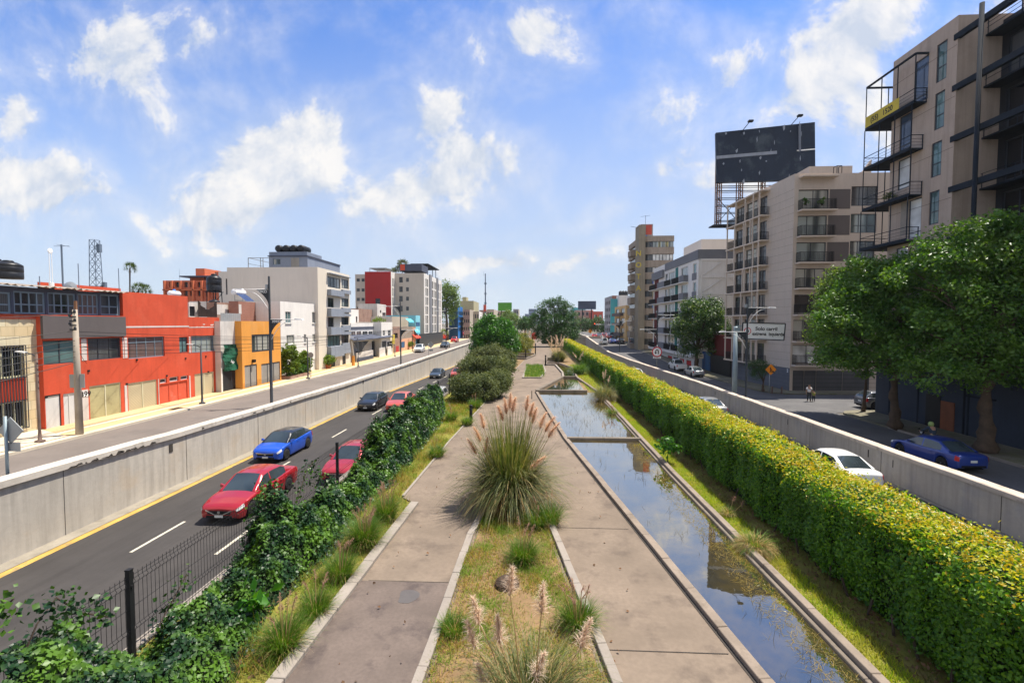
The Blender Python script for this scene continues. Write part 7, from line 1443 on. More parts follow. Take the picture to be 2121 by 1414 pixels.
for y in yy:
    _, e = ivyz(np.array([0.]), np.array([y])); xs_ = np.linspace(FX-.15, e[0], 9); z, _ = ivyz(xs_, np.full(9, y)); secs.append([(x, y, max(-.05, h*.86-.07)) for x, h in zip(xs_, z)])
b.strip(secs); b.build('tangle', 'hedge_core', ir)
# --- grasses
def scatter(n, fx0, fx1, y0, y1, z=0.):
    y = rng.uniform(y0, y1, n); a = np.array([fx0(v) for v in y]) if callable(fx0) else fx0; c = np.array([fx1(v) for v in y]) if callable(fx1) else fx1; x = a+(c-a)*rng.random(n); return np.stack([x, y, np.full(n, z)], 1)
def turf(n, fx0, fx1, y0, y1, z, L, m, wd=.012, lean=.8, name='grass', clumpy=0.):
    P = scatter(n, fx0, fx1, y0, y1, z)
    if clumpy: f = np.sin(P[:, 0]*3.1+np.sin(P[:, 1]*1.7)*2)+np.sin(P[:, 1]*2.3+P[:, 0]); P = P[rng.random(len(P)) < np.clip(.5+clumpy*f*.5, .08, 1)]
    n = len(P); D = np.stack([rng.normal(0, lean, n), rng.normal(0, lean, n), np.ones(n)], 1); V, T = blades(P, D, L*rng.uniform(.5, 1.3, n), wd, .35, 2); return npmesh(name, V, T, m)
G_ = []
G_.append(tag(turf(60000, lambda y: PLX(y)+.12, lambda y: PRX(y)-.12, 5, 17.8, .05, .13, 'turf_mix', .018, 1.0, clumpy=.5), 'patchy straw and green grass in the wedge shaped planter', 'grass', kind='stuff'))
G_.append(tag(turf(26000, lambda y: RX(y)+.25, lambda y: RX(y)+.95, 6, 44, -.02, .13, 'turf_lit', .018, .7), 'grass in a sunlit bright green along the canal kerb', 'grass', kind='stuff'))
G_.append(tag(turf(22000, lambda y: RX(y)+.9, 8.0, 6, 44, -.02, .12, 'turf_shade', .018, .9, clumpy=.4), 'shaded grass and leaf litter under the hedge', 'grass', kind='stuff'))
G_.append(tag(turf(8000, lambda y: 5.4, 7.9, 44, 72, -.02, .2, 'turf_lit', .04, .7), 'far grass strip between pools and hedge', 'grass', kind='stuff'))
G_.append(tag(turf(24000, lambda y: float(ivyz(np.array([0.]), np.array([y]))[1][0])-.3, lambda y: PL(y)-.12, 5, 37, -.02, .15, 'turf_mix', .016, .9, clumpy=.4), 'dry mixed grass between the ivy and the path', 'grass', kind='stuff'))
G_.append(tag(turf(9000, lambda y: float(ivyz(np.array([0.]), np.array([y]))[1][0])-.2, lambda y: PL(y)-.15, 5, 37, -.02, .36, 'turf_mix', .017, .6, clumpy=1.0), 'taller weedy grass between the ivy and the path', 'grass', kind='stuff'))
G_.append(tag(turf(9000, -7.6, lambda y: PL(y)-.12, 33, 47, -.02, .22, 'turf_mix', .035, .8), 'dry yellow grass by the bollards', 'grass', kind='stuff'))
G_.append(tag(turf(5200, -1.1, 1.4, 55.2, 70.5, .09, .45, 'blade_green', .04, .5, clumpy=.6), 'grass tufts in the small island bed', 'grass', kind='stuff'))
P = scatter(2600, lambda y: RX(y)-1.0, lambda y: RX(y)-.2, 6, 25, .034); P = np.concatenate([P, scatter(700, lambda y: RX(y)-1.5, lambda y: RX(y)-.2, 26.3, 43, .034)]); V, T = blades(P, np.stack([rng.normal(0, 1, len(P)), rng.normal(0, 1, len(P)), np.full(len(P), .25)], 1), .24*rng.uniform(.3, 1.2, len(P)), .011, .25, 3); V[:, 2] = np.clip(V[:, 2], .032, .10); tag(npmesh('pond_weed', V, T, 'algae'), 'ochre pond weed along the hedge side of the canal', 'pond weed', kind='stuff')
P = np.concatenate([scatter(70, lambda y: CX(y)+.5, lambda y: RX(y)-.3, 8, 25.5, .03), scatter(260, lambda y: CX(y)+.8, lambda y: RX(y)-.3, 26.5, 40, .03)]); P = np.repeat(P, 3, 0)+rng.normal(0, .03, (len(P)*3, 3))*np.array([1, 1, 0]); V, T = blades(P, np.stack([rng.normal(0, .6, len(P)), rng.normal(0, .6, len(P)), np.ones(len(P))], 1), .28*rng.uniform(.4, 1.2, len(P)), .012, .4, 2); tag(npmesh('reeds', V, T, 'stem'), 'thin reeds standing in the canal water', 'reeds', kind='stuff')
P = np.concatenate([scatter(1600, 7.1, 8.1, 6, 40, .0), scatter(500, -6.5, -5.2, 6, 22, .01), scatter(45, -4.3, -2.4, 6, 26, .012), scatter(25, 1.6, 2.6, 8, 24, .012)]); V, T = leaves(P, np.tile([0, 0, 1.], (len(P), 1)), .09, .6, .5); V[:, 2] += .02; tag(npmesh('leaf_litter', V, T, 'litter'), 'brown fallen leaves under hedge and ivy', 'leaf litter', kind='stuff')
# --- clumps
def clump(name, label, c, n, L, wd, m, spread=.25, lean=.55, droop=.5, plumes=(), pm='plume', cat='ornamental grass', n2=0, m2=None, seg=6, pl=.5, pr=.09, ps=150, group=None, n3=0):
    rt = plant(name, label, cat, c, group); c = np.array(c)
    def mk(n, L, droop, lean):
        a = rng.uniform(0, 6.28, n); r = np.sqrt(rng.random(n))*spread; P = c+np.stack([np.cos(a)*r, np.sin(a)*r, np.zeros(n)], 1); q = rng.normal(0, .45, n); tl = np.abs(rng.normal(0, lean, n)); D = np.stack([np.cos(a+q)*tl, np.sin(a+q)*tl, np.ones(n)], 1); return blades(P, D, L*rng.uniform(.55, 1.1, n), wd, droop*rng.uniform(.5, 1.4, n), seg)
    V, T = mk(n, L, droop, lean); npmesh('blades', V, T, m, rt)
    if n3: V, T = mk(n3, L*1.22, droop*.22, lean*.42); npmesh('upright_blades', V, T, 'blade_up', rt)
    if n2: V, T = mk(n2, L*.85, droop*1.5, lean*1.2); npmesh('dry_blades', V, T, m2, rt)
    for (dx, dy, h, tx, ty) in plumes:
        b = MB(); p0 = Vector((c[0]+dx*.3, c[1]+dy*.3, c[2])); p1 = Vector((c[0]+dx, c[1]+dy, c[2]+h)); tip = p1+Vector((tx, ty, pl)); b.tube([p0, p0.lerp(p1, .6)+Vector((0, 0, h*.08)), p1, tip], [.012, .01, .008, .004], 5); o = b.build('plume_stem', m2 or m, rt)
        k = ps; f = rng.random(k)**1.15; ax = np.array(tip-p1); la = np.linalg.norm(ax); bend = np.array([tx, ty, 0])*.6; Q = np.array(p1)+(f[:, None]-.12)*ax+(f**2)[:, None]*bend; D = unit(ax/la+rng.normal(0, .55, (k, 3))+np.array([tx, ty, 0])*.5); V, T = blades(Q, D, (pr*1.9*(1-f*.75)+.04)*rng.uniform(.5, 1.3, k), .011 if pr < .2 else .02, .75, 3); npmesh('plume', V, T, pm, o)
    return rt
def ring(n, r0, r1, h0, h1, lean=.15):
    o = []
    for i in range(n): a = rng.uniform(0, 6.28); r = rng.uniform(r0, r1); o.append((math.cos(a)*r, math.sin(a)*r, rng.uniform(h0, h1), math.cos(a)*lean*rng.uniform(.2, 1.6), math.sin(a)*lean*rng.uniform(.2, 1.6)))
    return o
clump('pampas_grass', 'huge pampas grass clump with pinkish plumes in the middle of the path', (-.84, 16.5, .05), 2300, 2.75, .036, 'blade_pampas', .5, .5, .50, [(-.15, .1, 3.35, -.05, .0), (-.02, 0, 3.56, .02, 0), (.08, .1, 3.40, .08, 0), (-.28, -.1, 3.13, -.12, 0), (.58, .1, 3.46, .05, 0), (.72, 0, 3.24, .1, 0), (.82, .1, 3.02, .1, 0), (-.98, 0, 2.81, -.08, 0), (-.88, -.3, 2.00, .05, 0), (1.3, .1, 2.70, .22, 0), (1.42, .1, 2.48, .25, 0), (.75, -.5, 1.46, .35, -.1), (-1.3, .1, 1.84, -.2, 0), (-1.15, .2, 2.27, -.15, 0), (1.1, .2, 2.81, .15, .1)], 'plume', n2=900, m2='blade_dry', pl=.55, pr=.16, ps=620, n3=1000)
clump('pampas_grass', 'pampas grass clump with pale feathery plumes at the bottom edge of the picture', (-.05, 7.35, .05), 900, 1.75, .015, 'blade_pampas', .5, .55, .6, [(-.35, .3, 2.0, .03, .08), (.2, .3, 1.7, .02, .1), (-.88, .25, 1.5, -.08, .05), (-.52, .2, 1.2, -.03, .08), (.88, .3, 1.1, .12, .1), (-.95, .15, 1.15, -.1, .05), (.1, .2, .6, .1, .05), (-.75, .0, .45, -.1, .1)], 'plume_pale', n2=160, m2='blade_dry', pl=.42, pr=.11, ps=420)
pc = gz(1158, 748, 0); clump('pampas_grass', 'far pampas clump with many pale plumes beside the path', (pc.x, pc.y, 0), 1300, 2.6, .05, 'blade_pampas', .7, .5, .4, ring(16, .2, 1.7, 2.2, 3.6, .35), 'plume_pale', pl=1.2, pr=.26, ps=160)
pc = gz(1196, 775, 0); clump('pampas_grass', 'smaller pampas clump with two pale plumes before the far hedge', (pc.x+.2, pc.y, 0), 900, 2.2, .04, 'blade_green', .5, .55, .5, [(-.4, -.2, 2.2, -.3, 0), (.4, 0, 2.4, .1, 0), (.1, -.2, 1.9, .1, 0)], 'plume_pale', pl=.7, pr=.2, ps=160)
pc = gz(1248, 828, 0); clump('pampas_grass', 'pampas clump with dry brown base leaning over the canal kerb', (pc.x+.15, pc.y, 0), 1100, 1.9, .03, 'blade_pampas', .45, .6, .55, [(-.1, -.2, 1.9, -.05, 0), (.05, 0, 2.1, .05, 0), (.3, -.2, 1.6, .1, 0)], 'plume_pale', n2=600, m2='blade_dry', pl=.6, pr=.15, ps=200)
pc = gz(1085, 700, 0); clump('pampas_grass', 'pampas plumes behind the yellowish bush far along the path', (gy(1086, 712, 120).x, 120, 0), 700, 2.8, .07, 'blade_pampas', .9, .5, .4, ring(14, .2, 2.2, 2.8, 4.0, .3), 'plume_pale', pl=1.2, pr=.3, ps=120)
pc = gz(1562, 1140, 0); clump('dry_grass_clump', 'straw coloured dry grass clump on the strip beside the canal', (pc.x, pc.y, 0), 420, .8, .018, 'blade_green', .25, .9, .6, [], n2=1300, m2='blade_dry', seg=5); bpy.data.objects
pc = gz(1508, 1066, 0); clump('dry_grass_clump', 'small dry tuft farther along the canal strip', (pc.x, pc.y, 0), 120, .5, .014, 'blade_green', .14, .8, .5, [(.2, .1, .45, .05, 0), (.4, -.1, .4, .05, 0)], 'plume_red', n2=220, m2='blade_dry', pl=.18, pr=.05, ps=60)
pc = gz(1268, 858, 0); clump('dry_grass_clump', 'dry pinkish grass tuft below the leaning pampas clump', (pc.x, pc.y, 0), 300, .8, .02, 'blade_green', .25, .7, .6, ring(6, .1, .4, .5, .8), 'plume_red', n2=260, m2='blade_dry', pl=.25, pr=.06, ps=60)
for px_, py, n, L, pls, lab in ((1084, 1165, 700, .75, 5, 'upright green grass tuft in the planter before the big pampas'), (1198, 1300, 560, .68, 9, 'grass tuft with red plumes at the planter right kerb'), (940, 1310, 300, .4, 0, 'small bright green tuft at the planter left kerb'), (755, 1130, 1000, .95, 14, 'fountain grass with reddish plumes, the largest beside the left path'), (800, 1075, 700, .95, 12, 'fountain grass behind the largest one beside the left path'), (705, 1195, 520, .7, 5, 'fountain grass in front of the largest one beside the left path'), (655, 1270, 380, .6, 4, 'yellowish grass tuft beside the ivy halfway down the verge'), (588, 1345, 560, .75, 5, 'dark green grass tuft at the lower left verge'), (1140, 1085, 420, .85, 2, 'green grass at the right foot of the big pampas'), (1112, 1092, 420, .75, 2, 'fine green grass in front of the big pampas'), (935, 870, 360, .8, 4, 'grass tuft beside the nearer bollard'), (968, 880, 360, .7, 0, 'green tuft at the foot of the nearer bollard'), (985, 845, 400, .9, 3, 'grass tuft between the two near bollards'), (905, 945, 320, .7, 3, 'dry tuft on the verge beyond the path kerb')):
    pc = gz(px_, py, 0); clump('fountain_grass' if pls else 'grass_tuft', lab, (pc.x, pc.y, .02), int(n*1.6), L, .013 if py > 1000 else .02, 'blade_green', .26 if py > 1000 else .3, .5 if pls else .38, .5, ring(pls, .05, .35, L*.85, L*1.25, .1) if pls else (), 'plume_red', n2=n//4, m2='blade_dry', pl=.2, pr=.035, ps=50, seg=4)
pc = gz(1050, 1212, .05); b = MB(); b.lathe([(.33, 0), (.30, .12), (.2, .2), (.0001, .22)], (pc.x, pc.y, .03), 14); o = solo(b, 'cut_stump', 'bark_dark', 'dark stump of a cut back grass clump in the planter', 'stump')
V, T = blades(np.array([(pc.x, pc.y, .1)])+rng.normal(0, .14, (500, 3))*np.array([1, 1, .3]), np.stack([rng.normal(0, .6, 500), rng.normal(0, .6, 500), np.ones(500)], 1), .14, .018, .1, 2); st = npmesh('cut_stalks', V, T, 'blade_dry', o); st.data.materials[0] = M['litter']
# sapling by the hedge
pc = gz(1383, 960, 0); tree('sapling', 'bright green broad leaved sapling in front of the hedge', pc, [((pc.x, pc.y, .95), (.32, .32, .3), 1), ((pc.x-.15, pc.y, .7), (.25, .25, .2), 1), ((pc.x+.2, pc.y, .75), (.22, .22, .2), 1)], 420, .17, 'tree_leaf_bright', [pc, pc+Vector((0, 0, .4)), pc+Vector((.02, 0, .8))], .02, clump=6, cr=.22, cat='plant', wd=.7, limbs=False)
pc = gz(525, 1290, .0); tree('broad_leaf_weed', 'pale broad leaved weed at the edge of the ivy', (pc.x, pc.y, 0), [((pc.x, pc.y, .35), (.28, .28, .3), 1)], 60, .3, 'tree_leaf_bright', [pc, pc+Vector((0, 0, .2)), pc+Vector((0, 0, .4))], .015, clump=4, cr=.2, cat='plant', wd=.6, limbs=False)
# ================================================================ fence, bollards, lamps, poles, signs
fr_ = thing('wire_fence', 'black welded wire fence with square posts along the sunken road', 'fence', (FX, 20, -.05)); posts = [-1.1, 3.6, 8.35, 13.07, 17.8, 22.6, 27.4, 32.3, 37.3, 42.4]
for y in posts: b = MB(); b.box(FX-.045, FX+.045, y-.045, y+.045, -.06, 1.86); b.box(FX-.05, FX+.05, y-.05, y+.05, 1.862, 1.885); b.box(FX+.046, FX+.065, y-.02, y+.02, 1.5, 1.56); b.build('post', 'black', fr_)
for y0, y1 in zip(posts, posts[1:]):
    b = MB(); far = y0 > 20; st = .10 if not far else .14; n = int((y1-y0)/st); w_ = .0062 if not far else .008
    for i in range(1, n):
        y = lerp(y0, y1, i/n); zs2 = [.0, .62, .66, .70, 1.55, 1.60, 1.65, 1.78]; xs2 = [0, 0, .035, 0, 0, .035, 0, 0]
        for k in range(len(zs2)-1): b.bar((FX+xs2[k], y, zs2[k]), (FX+xs2[k+1], y, zs2[k+1]), w_)
    for z, x in ((.02, 0), (.35, 0), (.62, 0), (.70, 0), (1.1, 0), (1.55, 0), (1.65, 0), (1.73, 0)): b.bar((FX+x, y0, z), (FX+x, y1, z), w_*1.2)
    b.build('mesh_panel', 'black', fr_)
b = MB(); b.box(-8.34, -8.1, -5, 150, -1.45, .04); solo(b, 'median_kerb', 'kerb', 'pale concrete edge beneath the black wire fence', 'kerb')
b = MB(); b.box(10.05, 10.3, -5, 149, -3.7, .04); solo(b, 'median_kerb', 'wall_r', 'concrete edge of the median behind the hedge', 'kerb')
def bollard(px, pyt, pyb, label):
    p = gz(px, pyb, 0); h = gy(px, pyt, p.y).z; t = thing('bollard_light', label, 'bollard', (p.x, p.y, -.02)); b = MB(); b.lathe([(.11, -.02), (.11, h*.72), (.10, h*.73)], p, 14); b.build('shaft', 'black', t, True); b = MB(); b.lathe([(.085, h*.73), (.085, h*.86)], p, 14); b.build('lens', 'pole_dark', t, True); b = MB(); b.lathe([(.12, h*.86), (.12, h*.96), (.07, h)], p, 14); b.build('cap', 'black', t, True)
for a in ((975.5, 838, 869, 'black bollard light nearest the big pampas, on the dry grass'), (1001.5, 804, 834, 'black bollard light standing against the big grey green bush'), (1089, 726, 743.5, 'black bollard in the terraced pool, the left one'), (1109, 711, 735, 'black bollard at the corner of the terraced pool'), (1130, 735, 757, 'black bollard at the end of the island bed')): bollard(*a)
p = gz(1101.5, 826, 0); b = MB(); b.tube([(p.x, p.y, -.02), (p.x, p.y, .72)], .035, 8); solo(b, 'post', 'black', 'thin black post on the path by the middle pool corner', 'post')
p = gz(1146, 746, 0); b = MB(); b.box(p.x-1.0, p.x+.9, p.y-.3, p.y+1.2, -.02, .5); b.box(p.x-.3, p.x+1.0, p.y+.2, p.y+1.2, .5, .95, 1); solo(b, 'stone_bench', ['kerb_dark', 'brick_old'], 'dark stone bench block beside the far pampas', 'bench', bevel=.03)
p = gz(1129, 712, 0); t = thing('kiosk', 'black metal kiosk frame under the spiky tree', 'kiosk', (p.x, p.y, 0)); b = MB()
for dx in (-1, 1):
    for dy in (-.8, .8): b.box(p.x+dx-.06, p.x+dx+.06, p.y+dy-.06, p.y+dy+.06, 0, 2.1)
b.build('frame', 'black', t); b = MB(); b.box(p.x-1.15, p.x+1.15, p.y-1, p.y+1, 2.1, 2.25); b.build('roof', 'black', t); b = MB(); b.box(p.x-.9, p.x+.9, p.y-.7, p.y+.75, .1, 1.1); b.build('counter', 'pole_dark', t); b = MB(); b.box(p.x-.95, p.x+.95, p.y-.78, p.y-.72, 1.4, 1.9); b.build('sign_panel', 'steel_dark', t)
p = gz(1106, 702, 0); b = MB(); b.add([(p.x-1, p.y, 0), (p.x+1.2, p.y, 0), (p.x+1.2, p.y+2, 0), (p.x-1, p.y+2, 0), (p.x-1, p.y, 2.2), (p.x+1.2, p.y, 2.2), (p.x+1.2, p.y+2, 2.2), (p.x-1, p.y+2, 2.2), (p.x, p.y+1, 3)], [(0, 1, 5, 4), (1, 2, 6, 5), (2, 3, 7, 6), (3, 0, 4, 7), (4, 5, 8), (5, 6, 8), (6, 7, 8), (7, 4, 8)]); solo(b, 'red_stall', 'red_sign', 'small red stall far down the path', 'stall')
# double arm lamps with CDMX gussets
def lamp2(px, pyt, X, z0, label, a1=None, a2=None, text=False, py0=None):
    top = gx(px, pyt, X); Y = top.y; t = thing('street_lamp', label, 'street lamp', (X, Y, z0)); b = MB(); b.lathe([(.14, 0), (.14, .25), (.10, .3), (.10, (top.z-z0)*.55), (.075, (top.z-z0)*.56), (.07, top.z-z0), (.04, top.z-z0+.05)], (X, Y, z0), 14); b.build('pole', 'pole_dark', t, True)
    for (sgn, pya, ln) in (a1, a2):
        z = gx(px, pya, X).z; b = MB(); b.tube([(X, Y, z), (X+sgn*ln, Y, z-.02)], [.035, .025], 8); n = 10; arc = [(X+sgn*(.06+ln*.62*(k/n)), Y, z-.15-1.35*(1-(k/n))**2.2) for k in range(n+1)]; b.tube(arc, .022, 6); b.build('arm', 'lamp_white', t, True)
        b = MB(); b.hexa([(X+sgn*(ln-.55), Y-.11, z-.05), (X+sgn*(ln+.1), Y-.09, z-.05), (X+sgn*(ln+.1), Y+.09, z-.05), (X+sgn*(ln-.55), Y+.11, z-.05), (X+sgn*(ln-.5), Y-.09, z+.06), (X+sgn*ln, Y-.06, z+.04), (X+sgn*ln, Y+.06, z+.04), (X+sgn*(ln-.5), Y+.09, z+.06)]); b.build('lamp_head', 'lamp_white', t, bevel=.01)
        b = MB(); pts = [(X+sgn*.07, z-.02)]+[(X+sgn*.95, z-.02)]+[(X+sgn*(.07+.88*(1-k/6)**2.0), z-.02-1.15*(k/6)) for k in range(1, 7)]; v = [(x, Y-.012, zz) for x, zz in pts]+[(x, Y+.012, zz) for x, zz in pts]; m_ = len(pts); b.add(v, [tuple(range(m_)), tuple(range(2*m_-1, m_-1, -1))]+[(k, (k+1) % m_, m_+(k+1) % m_, m_+k) for k in range(m_)]); o = b.build('gusset', 'pole_dark', t)
        if text: put_text('lettering', 'CDMX', .24, 'lamp_white', o, (X+sgn*.5, Y, z-.17), (-1, 0, 0), (0, 0, 1), .017, .95)
    b = MB(); zc_ = top.z-.75; b.box(X-.22, X-.06, Y-.1, Y+.1, zc_-.12, zc_+.2); b.build('control_box', 'galv', t); return t
lamp2(557, 573, -18.75, STL, 'double armed street lamp with CDMX gussets, nearest behind the pale wall', (-1, 599, 2.45), (1, 661, 2.35), True)
lamp2(829, 620, -18.8, STL, 'double armed street lamp beside the white suv', (-1, 634, 2.5), (1, 683, 2.4), False)
lamp2(923.5, 636, -18.8, STL, 'double armed street lamp farthest along the pale wall', (-1, 644, 2.5), (1, 679, 2.4), False)
zR = lambda y: zsr(y)
lamp2(1549, 617, 19.2, -1.4, 'tall double armed street lamp before the beige apartment block', (1, 637, 2.4), (-1, 687, 2.4), False)
lamp2(1362, 636, 19.2, -1.2, 'double armed street lamp before the grey topped apartments', (1, 652, 2.5), (-1, 682, 2.6), False)
lamp2(1284, 655, 19.0, .2, 'slim double armed lamp by the queue of cars', (1, 664, 2.5), (-1, 672, 2.6), False)
def lamp1(px, pyt, pyb, label, z0=SZ, arm=-1, m='pole_dark'):
    p = gz(px, pyb, z0); zt_ = gy(px, pyt, p.y).z; t = thing('pedestrian_lamp', label, 'street lamp', (p.x, p.y, z0), 0); b = MB(); b.lathe([(.2, -.03), (.2, .06), (.085, .09), (.06, .5), (.05, zt_-z0)], (p.x, p.y, z0), 10); b.build('pole', m, t, True); b = MB(); b.tube([(p.x, p.y, zt_-.12), (p.x+arm*.25, p.y, zt_+.0), (p.x+arm*.7, p.y, zt_+.08)], .03, 6); b.build('arm', 'pole_dark', t, True); b = MB(); b.hexa([(p.x+arm*.55, p.y-.09, zt_+.04), (p.x+arm*1.05, p.y-.07, zt_+.1), (p.x+arm*1.05, p.y+.07, zt_+.1), (p.x+arm*.55, p.y+.09, zt_+.04), (p.x+arm*.55, p.y-.09, zt_+.11), (p.x+arm*1.0, p.y-.07, zt_+.15), (p.x+arm*1.0, p.y+.07, zt_+.15), (p.x+arm*.55, p.y+.09, zt_+.11)]); b.build('lamp_head', 'lamp_white', t)
for a in ((83, 733, 914, 'pedestrian lamp on a brown pole before the stone clad house'), (419, 716, 835, 'pedestrian lamp before the red building'), (638, 698, 783, 'pedestrian lamp before the white house'), (742, 700, 759, 'pedestrian lamp before the canopy house, left of its gate'), (818, 713, 738, 'short pedestrian lamp at the end of the canopy house'), (854.5, 684, 727, 'pedestrian lamp before the salmon house')): lamp1(*a, m='pole_rust' if a[0] == 83 else 'pole_dark')
# utility poles and wires
def upole(px, pyt, px0, pyb, label, z0=SZ):
    p = gz(px0, pyb, z0); tz = gy(px, pyt, p.y); t = thing('utility_pole', label, 'utility pole', (p.x, p.y, z0)); b = MB(); b.tube([(p.x, p.y, z0-.05), (tz.x, p.y, tz.z)], [.17, .11], 12); b.build('pole', 'concrete_pole', t, True); b = MB()
    for k in range(5): z = tz.z-.15-.22*k; b.box(tz.x-.16, tz.x+.16, p.y-.16, p.y-.1, z-.05, z+.03); b.lathe([(.05, 0), (.06, .05), (.03, .12)], (tz.x+.14*(-1)**k, p.y-.16, z+.03), 8)
    b.build('insulators', 'pole_dark', t); b = MB(); b.box(tz.x-.02, tz.x+.1, p.y-.03, p.y+.05, tz.z-.8, tz.z+.45); b.build('timber_batten', 'rust', t); return Vector((tz.x, p.y, tz.z)), t
tp1, up1 = upole(155, 641, 165, 898, 'old concrete utility pole with tangled wires before the red building'); tp2, _ = upole(889, 656, 891, 711, 'second utility pole by the hotel fence')
b = MB(); zc_ = gy(157, 789, tp1.y).z; b.box(tp1.x-.42, tp1.x-.08, tp1.y-.03, tp1.y, zc_-.35, zc_+.35); b.box(tp1.x+.14, tp1.x+.4, tp1.y-.03, tp1.y, zc_-.35, zc_+.38); solo(b, 'notice_board', 'sign_back', 'grey notice boards fixed to the near utility pole', 'sign')
def wire(a, c, sag, label, r=.016, m='black', n=16):
    a, c = Vector(a), Vector(c); b = MB(); b.tube([a.lerp(c, k/n)+Vector((0, 0, -sag*4*(k/n)*(1-k/n))) for k in range(n+1)], r, 4); return b
ws_ = MB(); rr = random.Random(9)
for k in range(7):
    z = -1.0-.17*k; w1 = wire(tp1+Vector((.05, 0, z*1.15)), (-25.2, 78+k*2, 5.4+.1*k), .5+.1*k+rr.random()*.3, ''); ws_.v, ws_.f, ws_.m = ws_.v, ws_.f, ws_.m; ws_.add(w1.v, w1.f)
for k in range(5): w1 = wire(tp1+Vector((.05, 0, -1.6-.28*k)), (-25, 3, 4.6-.25*k), .35+.1*k, ''); ws_.add(w1.v, w1.f)
for dy, dz in ((3.2, -1.5), (5.6, -1.3), (7.5, -.9), (9.6, -1.1), (2.4, -2.1)): w1 = wire(tp1+Vector((.05, 0, -1.9)), (-26.6, tp1.y+dy, tp1.z-1.6+dz), .15, '', .01); ws_.add(w1.v, w1.f)
w1 = wire(tp1+Vector((0, 0, -.2)), (-26.9, 12, tp1.z-.6), .2, '', .014); ws_.add(w1.v, w1.f); w1 = wire(tp1+Vector((0, 0, -1.1)), (-26.9, 12, tp1.z-1.9), .2, '', .014); ws_.add(w1.v, w1.f)
solo(ws_, 'overhead_cables', 'black', 'tangle of overhead cables running along the left house fronts', 'cable')
# signs
def signpost(name, label, px, pyt, pyb, X=None, z0=0, m='galv', r=.035, zf=None, Y=None):
    if X is not None: p = gx(px, pyb, X); 
    else: p = on(px, pyb, z0, zf)
    t = thing(name, label, 'sign', (p.x, p.y, p.z if X is None else z0)); zt_ = gy(px, pyt, p.y).z; b = MB(); b.tube([(p.x, p.y, (p.z if X is None else z0)-.02), (p.x, p.y, zt_)], r, 8); b.build('pole', m, t, True); return t, p
def disc(c, r, y0, y1, b, mi=0, n=24): return b.lathe([(r, y0), (r, y1)], c, n, mi, axis='y')
def diamond(b, c, h, y, th=.02, mi=0): return b.hexa([(c.x-h, y, c.z), (c.x, y, c.z-h), (c.x, y+th, c.z-h), (c.x-h, y+th, c.z), (c.x, y, c.z+h), (c.x+h, y, c.z), (c.x+h, y+th, c.z), (c.x, y+th, c.z+h)], mi) if False else b.add([(c.x-h, y, c.z), (c.x, y, c.z-h), (c.x+h, y, c.z), (c.x, y, c.z+h), (c.x-h, y+th, c.z), (c.x, y+th, c.z-h), (c.x+h, y+th, c.z), (c.x, y+th, c.z+h)], [(0, 1, 2, 3), (7, 6, 5, 4), (0, 4, 5, 1), (1, 5, 6, 2), (2, 6, 7, 3), (3, 7, 4, 0)], mi)
Yq = gx(20, 1000, -18.6).y; t, p = signpost('diamond_sign', 'back of a grey diamond warning sign at the far edge behind the wall', 16, 862, 985, -18.6, STL, 'pole_pale', .05)
c = gy(17.5, 892, p.y); b = MB(); diamond(b, c, .48, p.y+.06); b.build('plate', 'sign_back', t); c = gy(21, 926, p.y); b = MB(); b.box(c.x-.24, c.x+.3, p.y+.06, p.y+.08, c.z-.16, c.z+.16); b.build('lower_plate', 'sign_back', t)
t, p = signpost('round_sign', 'back of a round grey sign before the white house gate', 644, 729, 781, None, SZ); c = gy(644, 735, p.y); b = MB(); disc((c.x, p.y-.05, c.z), .3, -.012, .012, b); b.build('plate', 'sign_back', t)
t, p = signpost('diamond_sign', 'grey back of a diamond sign beside the white suv on the left street', 888, 711, 737, -18.7, STL); c = gy(892, 714, p.y); b = MB(); diamond(b, c, .6, p.y+.05); b.build('plate', 'sign_back', t); c = gy(892, 725, p.y); b = MB(); b.box(c.x-.3, c.x+.4, p.y+.05, p.y+.07, c.z-.2, c.z+.2); b.build('lower_plate', 'sign_back', t)
def uturn(c, r, y, t, n='disc'):
    b = MB(); disc((c.x, y, c.z), r, -.012, .012, b); o = b.build(n, 'red_sign', t); b = MB(); disc((c.x, y-.014, c.z), r*.8, -.004, .004, b); b.build('face', 'white', o)
    b = MB(); k = 10; rr_ = r*.26; pts = [(c.x+rr_, y-.03, c.z-r*.42)]+[(c.x+rr_*math.cos(a), y-.03, c.z+r*.12+rr_*math.sin(a)) for a in np.linspace(0, math.pi, k)]+[(c.x-rr_, y-.03, c.z-r*.15)]
    for p_, q_ in zip(pts, pts[1:]): b.bar(p_, q_, r*.17, .012, up=(0, 1, 0)); 
    b.add([(c.x-rr_-r*.24, y-.03, c.z-r*.12), (c.x-rr_+r*.24, y-.03, c.z-r*.12), (c.x-rr_, y-.03, c.z-r*.46)], [(0, 1, 2)]); b.build('arrow', 'black', o)
t, p = signpost('uturn_sign', 'round red and white u-turn sign before the grey topped apartments', 1360.5, 714, 757, 18.95, -.9, 'galv', .04); c = gy(1360.5, 728.5, p.y); uturn(c, .78, p.y-.08, t); c = gy(1360.5, 740, p.y); b = MB(); b.box(c.x-.6, c.x+.6, p.y-.09, p.y-.07, c.z-.14, c.z+.16); o = b.build('lower_plate', 'white', t); put_text('lettering', 'RETORNO', .2, 'black', o, (c.x, p.y-.092, c.z), (1, 0, 0), (0, 0, 1), .003)
